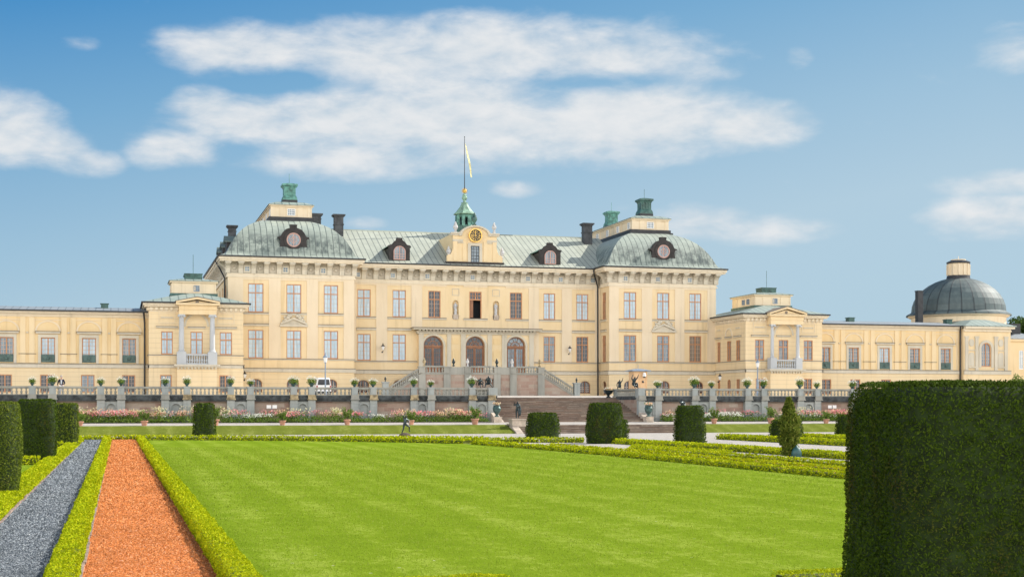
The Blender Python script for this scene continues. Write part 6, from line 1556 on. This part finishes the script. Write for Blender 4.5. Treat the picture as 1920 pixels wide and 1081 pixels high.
# ---- bronze urns with flowers
def big_urn(x, y, z, label, s=1.0, block=True, low=False):
    t = thing('bronze_urn', label, 'urn', (x, y, z))
    if block: b = MB(); b.box(x - .33, x + .33, y - .33, y + .33, z, z + .42); b.box(x - .37, x + .37, y - .37, y + .37, z + .42, z + .48); b.build('pedestal', M['pale_slab'], t); z += .48
    pr = [(.2, 0), (.2, .06), (.1, .12), (.12, .2), (.3, .45), (.35, .7), (.27, .86), (.29, .92), (.33, .95)] if not low else [(.24, 0), (.2, .08), (.1, .16), (.14, .26), (.36, .42), (.45, .62), (.47, .7)]
    b = MB(); b.lathe(x, y, [(r * s, z + q * s) for r, q in pr], 16); b.build('bowl', M['urn_bronze'] if not low else M['bronze'], t)
    n = 160; a = rng.uniform(0, 6.28, n); r = .33 * s * np.sqrt(rng.uniform(0, 1, n)) * (1.3 if low else 1); pos = np.stack([r * np.cos(a), r * np.sin(a), (z - t.location[2]) + (pr[-1][1] + .05 + rng.uniform(0, .16, n)) * s], 1)
    leaf_object('flowers', pos, rng.normal(size=(n, 3)) * .5 + [0, 0, .6], .13 * rng.uniform(.6, 1.3, n), [M['petal_peach'], M['plant'], M['petal_white']], rng.choice([0, 0, 1, 2], n), t, (0, 0, 0), width=.8)
    return t
big_urn(X(931.5, 113.0), 113.0, .44, 'green bronze flower urn at the stair foot beside the long balustrade wall')
big_urn(X(1216, 113.0), 113.0, .44, 'green bronze flower urn in front of the wall niche by the stairs')
big_urn(X(1147, 121.4), 122.3, tz_(122.3), 'dark low bronze bowl of flowers at the top corner of the stairs', 1.0, False, True)

# ================================================================== FIGURES (grown from a skeleton)
def grow(name, joints, bones, material, parent=None, origin=(0, 0, 0), scale=1.0, rot=0.0, root='pelvis', sub=1):
    names = list(joints); me = bpy.data.meshes.new(name); me.from_pydata([joints[k][0] for k in names], [(names.index(a), names.index(b)) for a, b in bones], [])
    o = bpy.data.objects.new(name, me); COL.objects.link(o)
    md = o.modifiers.new('skin', 'SKIN'); md.use_smooth_shade = True
    for i, k in enumerate(names):
        sv = me.skin_vertices[0].data[i]; r = joints[k][1]; sv.radius = r if isinstance(r, tuple) else (r, r); sv.use_root = (k == root)
    s2 = o.modifiers.new('sub', 'SUBSURF'); s2.levels = sub; s2.render_levels = sub
    dg = bpy.context.evaluated_depsgraph_get(); m2 = bpy.data.meshes.new_from_object(o.evaluated_get(dg)); bpy.data.objects.remove(o); bpy.data.meshes.remove(me)
    m2.name = name; c, s = math.cos(rot), math.sin(rot); k = scale
    for v in m2.vertices: x, y, z = v.co; v.co = ((x * c - y * s) * k, (x * s + y * c) * k, z * k)
    m2.materials.clear(); m2.materials.append(material); m2.polygons.foreach_set('use_smooth', [True] * len(m2.polygons))
    r = bpy.data.objects.new(name, m2); COL.objects.link(r)
    if parent is not None: r.parent = parent; r.location = Vector(origin) - Vector(parent.location)
    else: r.location = origin
    return r
def human(pose):
    """joints of a figure 1.75 m tall facing -Y; pose overrides positions"""
    J = dict(pelvis=((0, 0, .95), (.15, .11)), waist=((0, 0, 1.10), (.13, .095)), chest=((0, 0, 1.32), (.165, .11)), neck=((0, 0, 1.49), .055), jaw=((0, -.02, 1.56), (.062, .07)), head=((0, -.005, 1.66), (.074, .09)), crown=((0, .0, 1.72), (.055, .065)), nose=((0, -.105, 1.63), .012),
             sh_l=((.17, 0, 1.42), .06), el_l=((.24, .02, 1.15), .042), wr_l=((.25, -.08, .92), .030), ha_l=((.25, -.10, .84), (.036, .018)), sh_r=((-.17, 0, 1.42), .06), el_r=((-.24, .02, 1.15), .042), wr_r=((-.25, -.08, .92), .030), ha_r=((-.25, -.10, .84), (.036, .018)),
             hip_l=((.09, 0, .90), .092), kn_l=((.10, -.01, .50), .058), an_l=((.10, .02, .09), .040), toe_l=((.11, -.14, .035), .035), hip_r=((-.09, 0, .90), .092), kn_r=((-.10, -.01, .50), .058), an_r=((-.10, .02, .09), .040), toe_r=((-.11, -.14, .035), .035))
    for k, v in pose.items(): J[k] = (v, J[k][1])
    B = [('pelvis', 'waist'), ('waist', 'chest'), ('chest', 'neck'), ('neck', 'jaw'), ('jaw', 'head'), ('head', 'crown'), ('head', 'nose')]
    for s in 'lr':
        B += [('chest', 'sh_' + s), ('sh_' + s, 'el_' + s), ('el_' + s, 'wr_' + s), ('wr_' + s, 'ha_' + s), ('pelvis', 'hip_' + s), ('hip_' + s, 'kn_' + s), ('kn_' + s, 'an_' + s), ('an_' + s, 'toe_' + s)]
        sx = 1 if s == 'l' else -1; h = Vector(J['ha_' + s][0]); d = (h - Vector(J['wr_' + s][0])).normalized()
        for i, (off, ln) in enumerate(((-.030, .075), (-.010, .088), (.010, .084), (.028, .066))):
            J[f'f{i}{s}'] = (tuple(h + Vector((sx * .0, off, 0)) + d * .045), .0095); J[f'g{i}{s}'] = (tuple(h + Vector((-sx * .018, off * 1.15, 0)) + d * ln), .008); B += [('ha_' + s, f'f{i}{s}'), (f'f{i}{s}', f'g{i}{s}')]
        J['t' + s] = (tuple(h + Vector((-sx * .02, -.045, .02))), .010); J['u' + s] = (tuple(h + Vector((-sx * .03, -.06, -.015)) + d * .02), .009); B += [('ha_' + s, 't' + s), ('t' + s, 'u' + s)]
    return J, B
def bronze_figure(x, y, z, label, pose, scale=1.0, rot=0.0, mat_='bronze', extra=None, mound=0.0, name='bronze_statue', pedestal=None):
    t = thing(name, label, 'statue', (x, y, z))
    if pedestal:
        w, hgt = pedestal; b = MB(); b.box(x - w * .55, x + w * .55, y - w * .5, y + w * .5, z - .1, z + hgt - .16); b.box(x - w * .5, x + w * .5, y - w * .45, y + w * .45, z + hgt - .16, z + hgt - .10); b.box(x - w * .6, x + w * .6, y - w * .55, y + w * .55, z + hgt - .10, z + hgt); b.build('pedestal', M['pale_slab'], t); z += hgt
    if mound:
        b = MB(); b.lathe(x, y, [(mound, z), (mound * .85, z + mound * .4), (mound * .5, z + mound * .65), (.1, z + mound * .72)], 12, sx=1.2); b.build('rock', M['bark'], t); z += mound * .55
    J, B = human(pose)
    J = {k: (p, tuple(q * 1.3 for q in r) if isinstance(r, tuple) else r * 1.35) for k, (p, r) in J.items()}
    if extra:
        for k, (p, r, link) in extra.items(): J[k] = (p, r); B.append((link, k))
    grow('figure', J, B, M[mat_], t, (x, y, z), scale, rot)
    return t
STRIDE = dict(pelvis=(0, 0, .92), waist=(.02, -.03, 1.08), chest=(.05, -.06, 1.30), neck=(.06, -.08, 1.47), jaw=(.06, -.11, 1.54), head=(.06, -.11, 1.64), crown=(.06, -.11, 1.70), nose=(.06, -.21, 1.62), sh_r=(-.10, -.05, 1.42), el_r=(-.18, -.05, 1.68), wr_r=(-.08, -.12, 1.90), ha_r=(-.05, -.14, 1.98), sh_l=(.22, -.05, 1.40), el_l=(.40, -.12, 1.22), wr_l=(.30, -.28, 1.08), ha_l=(.27, -.32, 1.02),
              hip_l=(.10, 0, .88), kn_l=(.38, -.22, .66), an_l=(.42, -.12, .24), toe_l=(.45, -.26, .20), kn_r=(-.14, .02, .46), an_r=(-.22, .18, .10), toe_r=(-.23, .06, .03))
WREST = dict(waist=(.03, 0, 1.09), chest=(-.03, -.05, 1.30), neck=(-.02, -.08, 1.46), jaw=(.0, -.11, 1.53), head=(.02, -.10, 1.63), crown=(.03, -.1, 1.69), nose=(.04, -.2, 1.61), el_r=(-.34, -.08, 1.30), wr_r=(-.30, -.2, 1.52), ha_r=(-.28, -.22, 1.6), el_l=(.28, -.1, 1.2), wr_l=(.12, -.22, 1.12), ha_l=(.06, -.25, 1.08), kn_l=(.16, -.14, .52), an_l=(.10, -.02, .12), toe_l=(.13, -.16, .06))
SIT = dict(pelvis=(0, 0, .42), waist=(0, -.04, .58), chest=(.02, -.10, .80), neck=(.03, -.14, .96), jaw=(.03, -.18, 1.02), head=(.03, -.18, 1.12), crown=(.03, -.17, 1.18), nose=(.03, -.28, 1.10), sh_l=(.19, -.10, .90), sh_r=(-.15, -.10, .90), el_l=(.34, -.12, .70), wr_l=(.36, -.3, .58), ha_l=(.36, -.36, .54), el_r=(-.30, .04, .66), wr_r=(-.34, .08, .44), ha_r=(-.35, .08, .37), hip_l=(.10, -.04, .40), hip_r=(-.10, -.04, .40), kn_l=(.18, -.44, .52), an_l=(.20, -.46, .10), toe_l=(.21, -.6, .04), kn_r=(-.16, -.42, .36), an_r=(-.20, -.60, .04), toe_r=(-.2, -.72, .02))
RIDE = dict(SIT, el_l=(.36, -.1, 1.05), wr_l=(.42, -.2, 1.28), ha_l=(.44, -.22, 1.36))
STAND = dict(el_l=(.26, -.05, 1.18), wr_l=(.14, -.18, 1.10), ha_l=(.10, -.22, 1.08), kn_l=(.12, -.08, .50), an_l=(.10, -.04, .09), toe_l=(.14, -.18, .035))
sxx, syy = G(759, 818); bronze_figure(sxx, syy, G0, 'crouching bronze figure with one arm raised, on a rock by the low hedge', STRIDE, .72, R(20), mound=.38)
bronze_figure(X(970, 107.6), 107.6, .30, 'bronze pair of wrestlers on a stone pedestal at the low stairs', WREST, .80, R(-15), pedestal=(1.0, .50), extra=dict(c1=((.22, -.05, .3), .13, 'kn_l'), c2=((.3, -.02, .8), .12, 'c1'), c3=((.26, 0, 1.18), .09, 'c2')))
bronze_figure(X(1279, 107.6), 107.6, .30, 'bronze figure whose bent back shows above the upright yew block', dict(WREST, chest=(-.12, -.12, 1.24), neck=(-.22, -.18, 1.30), jaw=(-.28, -.2, 1.30), head=(-.34, -.2, 1.34), crown=(-.38, -.2, 1.36), nose=(-.38, -.3, 1.30)), .92, R(15), pedestal=(1.0, .55))
bronze_figure(X(899.5, WYT), WYT + .1, RAILZ + .0, 'slim seated bronze figure on the balustrade before the dark recess', SIT, .72, R(15))
bronze_figure(X(916.5, WYT), WYT + .1, RAILZ + .02, 'leaning bronze figure with a slanting leg on the last balustrade block', dict(SIT, kn_l=(.24, -.30, .42), an_l=(.46, -.36, .10), toe_l=(.55, -.4, .04)), .84, R(-30))
bronze_figure(STX1 + .25, 121.3, RAILZ, 'bronze rider figure at the far end of the stair parapet', RIDE, .72, R(-25), extra=dict(h1=((0, -.3, .2), .12, 'pelvis'), h2=((0, -.6, .35), .08, 'h1')))
bronze_figure(X(1190, WYT), WYT + .25, RAILZ, 'twisted bronze figure on the parapet corner in front of the sentry kiosk', dict(RIDE, el_r=(-.3, -.1, .95), wr_r=(-.2, -.1, 1.25), ha_r=(-.16, -.1, 1.32)), .86, R(10), extra=dict(h1=((.25, -.15, .2), .13, 'pelvis'), h2=((.3, -.35, .12), .1, 'h1')))
for (a, b), nm in zip(NICH, ('pale statue with crossed arms in the niche nearer the curtained windows', 'pale statue with open arms in the niche beyond the open window')):
    xx = X((a + b) / 2, MY); t = bronze_figure(xx, MY + .12, 11.36, nm, STAND if 'crossed' in nm else dict(STAND, wr_l=(.30, -.12, .98), ha_l=(.33, -.14, .90)), .80, R(8), 'statue_stone', name='stone_statue', pedestal=(.5, .42))
    # drapery falling to the plinth
    b_ = MB(); b_.lathe(xx, MY + .12, [(.17, 11.78), (.16, 12.1), (.135, 12.4), (.15, 12.55), (.12, 12.62)], 12, sy=.7); b_.build('drapery', M['statue_stone'], t)

# ---- the man on the terrace
py0 = 117.0; pxx = X(115, py0); man = thing('person', 'man in a dark jacket and white trousers standing behind the balustrade', 'person', (pxx, py0, tz_(py0)))
J, B = human(dict(el_r=(-.27, .02, 1.14), wr_r=(-.30, -.16, .98), ha_r=(-.31, -.22, .93), el_l=(.26, .03, 1.14), wr_l=(.16, -.16, 1.02), ha_l=(.12, -.2, .99), an_l=(.12, .02, .09)))
grow('body', J, B, M['skin'], man, (pxx, py0, tz_(py0)), .97)
jk = {k: (J[k][0], tuple(q * 1.22 for q in J[k][1]) if isinstance(J[k][1], tuple) else J[k][1] * 1.32) for k in ('pelvis', 'waist', 'chest', 'sh_l', 'el_l', 'wr_l', 'sh_r', 'el_r', 'wr_r')}
grow('jacket', jk, [(a, b) for a, b in B if a in jk and b in jk], M['navy'], man, (pxx, py0, tz_(py0)), .97)
tr_ = {k: (J[k][0], tuple(q * 1.12 for q in J[k][1]) if isinstance(J[k][1], tuple) else J[k][1] * 1.3) for k in ('pelvis', 'hip_l', 'kn_l', 'an_l', 'hip_r', 'kn_r', 'an_r')}; tr_['pelvis'] = ((0, 0, .92), (.155, .115))
grow('trousers', tr_, [(a, b) for a, b in B if a in tr_ and b in tr_], M['white_cloth'], man, (pxx, py0, tz_(py0)), .97)
zt = tz_(py0)
b = MB(); b.ball((pxx, py0 + .015, zt + 1.66), .088, 12, 8, 0, 1.05); hr = b.build('hair', M['hair'], man, smooth=True)
b = MB(); b.pbox(front(py0), pxx - .055, pxx + .055, -.155, -.13, zt + 1.05, zt + 1.38); b.build('shirt', M['white_cloth'], man)
for s in (-1, 1):
    b = MB(); b.ball((pxx + s * .03, py0 - .088, zt + 1.615), .011, 6, 4); b.build('eye', M['navy'], man)
    b = MB(); b.ball((pxx + s * .105, py0 - .15, zt + .05), .05, 8, 5); b.box(pxx + s * .105 - .045, pxx + s * .105 + .045, py0 - .17, py0 + .06, zt, zt + .07); b.build('shoe', M['navy'], man)

# ================================================================== OTHER THINGS
# small white van seen from behind
vy = 126.0; vx = X(607, vy); vz = tz_(vy) + .02; W2 = .66
van = thing('white_van', 'small white van parked tail-on behind the lamp post', 'van', (vx, vy, vz))
b = MB(); P = front(vy)
def ring(y, zs, ws): return [(vx - w, y, vz + z) for z, w in zip(zs, ws)] + [(vx + w, y, vz + z) for z, w in reversed(list(zip(zs, ws)))]
secs = [(vy, [.30, .55, .95, 1.0, 1.55, 1.62], [W2 * .97, W2, W2, W2 * .985, W2 * .80, W2 * .70]), (vy + .08, [.24, .55, .95, 1.0, 1.60, 1.68], [W2 * 1.0, W2 * 1.03, W2 * 1.03, W2 * 1.0, W2 * .82, W2 * .72]), (vy + 1.9, [.24, .55, .95, 1.0, 1.62, 1.70], [W2 * 1.0, W2 * 1.04, W2 * 1.04, W2 * 1.0, W2 * .82, W2 * .72]), (vy + 2.5, [.24, .55, .95, .98, 1.08, 1.12], [W2, W2 * 1.03, W2, W2 * .97, W2 * .9, W2 * .8]), (vy + 3.0, [.28, .5, .78, .82, .88, .9], [W2 * .95, W2, W2 * .95, W2 * .92, W2 * .85, W2 * .7])]
rings = [ring(*s) for s in secs]; n = len(rings[0])
for a, c in zip(rings[:-1], rings[1:]):
    for i in range(n): j = (i + 1) % n; b.face([a[i], a[j], c[j], c[i]])
b.face(rings[0]); b.face(rings[-1][::-1]); b.build('body', M['white_paint'], van)
g = MB(); g.prism(P, [(vx - W2 * .84, vz + 1.03), (vx + W2 * .84, vz + 1.03), (vx + W2 * .70, vz + 1.52), (vx - W2 * .70, vz + 1.52)], -.02, .03); g.build('rear_window', M['car_glass'], van)
for s in (-1, 1):
    g = MB(); Q = lambda u, w, v: (vx + s * (W2 * 1.0 - (v - 1.05) * .24 + w), vy + u, vz + v); g.prism(Q, [(.3, 1.05), (1.9, 1.05), (1.8, 1.5), (.35, 1.5)], -.03, .012); g.build('side_window', M['car_glass'], van)
    g = MB(); g.pbox(P, vx + s * W2 * .98, vx + s * W2 * .82, -.03, .03, vz + .62, vz + .98); g.build('tail_light', M['red_lamp'], van)
    for yy in (.55, 2.4):
        g = MB(); Q = lambda u, w, v: (vx + s * (W2 * .92 + w), vy + u, vz + v); g.prism(Q, [(yy + .27 * math.cos(R(20 * k)), .27 + .27 * math.sin(R(20 * k))) for k in range(18)], -.1, .08); wh = g.build('wheel', M['tyre'], van)
        g = MB(); g.prism(Q, [(yy + .15 * math.cos(R(30 * k)), .27 + .15 * math.sin(R(30 * k))) for k in range(12)], .081, .095); g.build('rim', M['slate'], wh)
g = MB(); g.pbox(P, vx - W2, vx + W2, -.06, .05, vz + .28, vz + .46); g.build('bumper', M['black'], van)
g = MB(); g.pbox(P, vx - .22, vx + .22, -.025, .0, vz + .56, vz + .68); g.build('number_plate', M['white_cloth'], van)

# lamp posts
def lamp_post(px_, y, ptop, label):
    x = X(px_, y); z = tz_(y); zt = Zp(ptop, x, y); t = thing('lamp_post', label, 'lamp post', (x, y, z))
    b = MB(); b.lathe(x, y, [(.12, z), (.12, z + .5), (.08, z + .6), (.065, z + .7), (.05, zt - .95), (.09, zt - .92), (.09, zt - .86)], 10); b.build('pole', M['slate'], t)
    b = MB(); b.lathe(x, y, [(.12, zt - .86), (.19, zt - .45)], 6); b.build('lantern_glass', M['white_paint'], t)
    b = MB(); b.lathe(x, y, [(.24, zt - .45), (.2, zt - .38), (.08, zt - .26), (.05, zt - .16), (.02, zt)], 6); b.build('lantern_roof', M['slate'], t); return t
lamp_post(610, 122, 660, 'slim lamp post standing in front of the white van'); lamp_post(1420.5, 126, 671, 'slim lamp post rising past the balconied pavilion near the church wing')
# wall lanterns
def wall_lantern(px_, py_, y, label):
    x = X(px_, y); z = Zp(py_, x, y); t = thing('wall_lantern', label, 'lantern', (x, y, z)); yy = y - .5
    b = MB(); b.tube([(x, y - .02, z - .5), (x, yy, z - .42), (x, yy, z - .3)], .03, 5); b.ball((x, y - .04, z - .5), .09, 8, 5); b.build('bracket', M['black'], t)
    b = MB(); b.lathe(x, yy, [(.10, z - .28), (.19, z + .1)], 6); b.build('lantern_glass', M['white_paint'], t)
    b = MB(); b.lathe(x, yy, [(.23, z + .1), (.12, z + .22), (.05, z + .3), (.05, z + .36), (.02, z + .46)], 6); b.build('lantern_roof', M['black'], t)
wall_lantern(716.5, 651, MY, 'black wall lantern between the two curtained lower windows'); wall_lantern(1066, 655, MY, 'black wall lantern between the two dark lower windows')
wall_lantern(458, 703, PY, 'black wall lantern by the corner where the balconied pavilion meets the palace'); wall_lantern(1346.5, 707, PY - 4.6, 'black wall lantern beside the downpipe near the low side windows')

# sentry kiosk
ky = 124.5; kx0, kx1 = X(1188, ky), X(1213.5, ky); kz = tz_(ky); kt = Zp(693, (kx0 + kx1) / 2, ky)
ks = thing('sentry_kiosk', 'apricot sentry kiosk with a flat blue grey roof behind the balustrade', 'kiosk', ((kx0 + kx1) / 2, ky, kz))
b = MB(); b.box(kx0, kx1, ky, ky + 1.3, kz, kt - .12)
for u in (kx0 + .06, (kx0 + kx1) / 2, kx1 - .06): b.box(u - .05, u + .05, ky - .04, ky, kz, kt - .15)
b.build('wall', M['kiosk'], ks); kc = (kx0 + kx1) / 2
b = MB(); hip_loft(b, kx0 - .28, kx1 + .28, ky - .28, ky + 1.58, [(0, kt - .12), (.0, kt - .04), (.7, kt + .12)]); b.tube([(kc, ky + .6, kt), (kc, ky + .6, kt + .5)], .02, 5); b.build('roof', M['slate'], ks)
b = MB(); xq = X(1206, ky); b.tube([(xq, ky, kt - .35), (xq, ky - .3, kt - .3)], .03, 5); b.lathe(xq, ky - .3, [(.16, kt - .62), (.17, kt - .5), (.11, kt - .3), (.04, kt - .24)], 10); cm = b.build('camera_housing', M['white_paint'], ks)
b = MB(); b.ball((xq, ky - .3, kt - .64), .12, 10, 6); b.ball((xq - .04, ky - .06, kt - 1.1), .11, 8, 5); b.build('camera_dome', M['black'], cm)

# information signs in the flower bed (two blank pale panels on a stand)
for px_, nm in ((509.5, 'pair of small pale information panels standing among white flowers, in front of the pink wall'), (1560.5, 'pair of small pale information panels near the huge dark yew')):
    y = 115.3; x = X(px_, y); z = .48; t = thing('info_sign', nm, 'sign', (x, y, z)); zz = Zp(762, x, y)
    b = MB(); b.tube([(x, y, z), (x, y, zz - .05)], .03, 6); b.box(x - .35, x + .35, y + .03, y + .06, zz - .06, zz - .02); b.build('post', M['slate'], t)
    for s in (-1, 1): b = MB(); b.box(x + s * .23 - .18, x + s * .23 + .18, y - .02, y + .02, zz - .13, zz + .14); b.build('panel', M['white_paint'], t)

# flag over the turret
fx, fyy = tx, ty; f0, f1 = tz(356), tz(256.5)
fp = thing('flagpole', 'tall thin flagpole on the bell turret with a limp yellow pennant', 'flagpole', (fx, fyy, f0))
b = MB(); b.tube([(fx, fyy, f0 - .3), (fx, fyy, f1)], .055, 7, r1=.03); b.ball((fx, fyy, f1), .06, 8, 5); b.build('pole', M['black'], fp)
b = MB(); pts = []
za, zb = tz(269), tz(331); nseg = 14
for i in range(nseg + 1):
    f = i / nseg; z = za + (zb - za) * f; xo = .09 + .72 * f ** .8; w = .10 + .17 * math.sin(math.pi * min(1, f * 1.1) * .8) * (1 - f * .2); pts.append((fx + xo - w * .4, fyy + .12 * math.sin(f * 7), z, w))
for a, c in zip(pts[:-1], pts[1:]):
    for s in (0, .025): b.face([(a[0], a[1] + s, a[2]), (a[0] + a[3], a[1] + s + .1, a[2] - .05), (c[0] + c[3], c[1] + s + .1, c[2] - .05), (c[0], c[1] + s, c[2])])
b.build('flag', flat('yellow_flag_cloth', (0.66, 0.60, 0.30), .9, .35, 1.2), fp)

# stone urns on the gable, bronze finial urn, urns and busts on the entrance stairs
def stone_urn(x, y, z, h, label, m='statue_stone', group=None):
    k = h / 1.9; t = thing('stone_urn', label, 'urn', (x, y, z), group)
    b = MB(); b.box(x - .22 * k, x + .22 * k, y - .22 * k, y + .22 * k, z, z + .36 * k); b.lathe(x, y, [(.2 * k, z + .36 * k), (.12 * k, z + .46 * k), (.2 * k, z + .6 * k), (.40 * k, z + .98 * k), (.38 * k, z + 1.2 * k), (.24 * k, z + 1.36 * k), (.3 * k, z + 1.44 * k)], 12); b.build('vase', M[m], t)
    b = MB(); b.lathe(x, y, [(.28 * k, z + 1.44 * k), (.16 * k, z + 1.58 * k), (.19 * k, z + 1.68 * k), (.05 * k, z + 1.9 * k)], 10); b.build('lid', M[m], t)
def zg(p, x, y): return Zp(p, x, y)
for px_, pt, pb, nm in ((854, 414.5, 436.5, 'stone urn on the upper gable corner beside the bell turret'), (926.5, 416.5, 436.5, 'stone urn on the upper gable corner away from the bell turret'), (841.2, 460.5, 482, 'stone urn on the low gable shoulder below the bell turret, in the roof shadow'), (941.2, 464, 484.5, 'stone urn on the low gable shoulder against the sunlit roof')):
    x = X(px_, gy + .2); stone_urn(x, gy + .2, zg(pb, x, gy) - .08, (pb - pt) / F * dep(x, gy) + .08, nm)
x = X(890.8, gy + .6); stone_urn(x, gy + .9, zg(423, x, gy), 1.55, 'green copper finial vase on top of the clock arch', 'verdigris_dark')
for px_, nm, m in ((795.5, 'ochre urn at the top corner of the entrance stairs below the curtained window', 'lichen'), (850.5, 'small bronze bust vase on the parapet between the first and second doors', 'bronze'), (876.5, 'pale vase on the parapet in front of the middle door', 'statue_stone'), (931.5, 'small vase on the parapet beside the second niche', 'bronze'), (960, 'pale vase on the parapet in front of the last door', 'statue_stone'), (1011.5, 'stone urn at the top corner of the entrance stairs toward the domed church', 'lichen')):
    x = X(px_, QY); stone_urn(x, QY, RZ + .02, .86, nm, m)
for px_, nm in ((718.5, 'dark urn on the bottom pier of the entrance stairs near the white van'), (1085, 'dark urn on the bottom pier of the entrance stairs near the downpipe')):
    x = (ex0 + .25) if px_ < 800 else (ex1 - .25); stone_urn(x, QY + .05, GZ + 1.36, .55, nm, 'bronze')
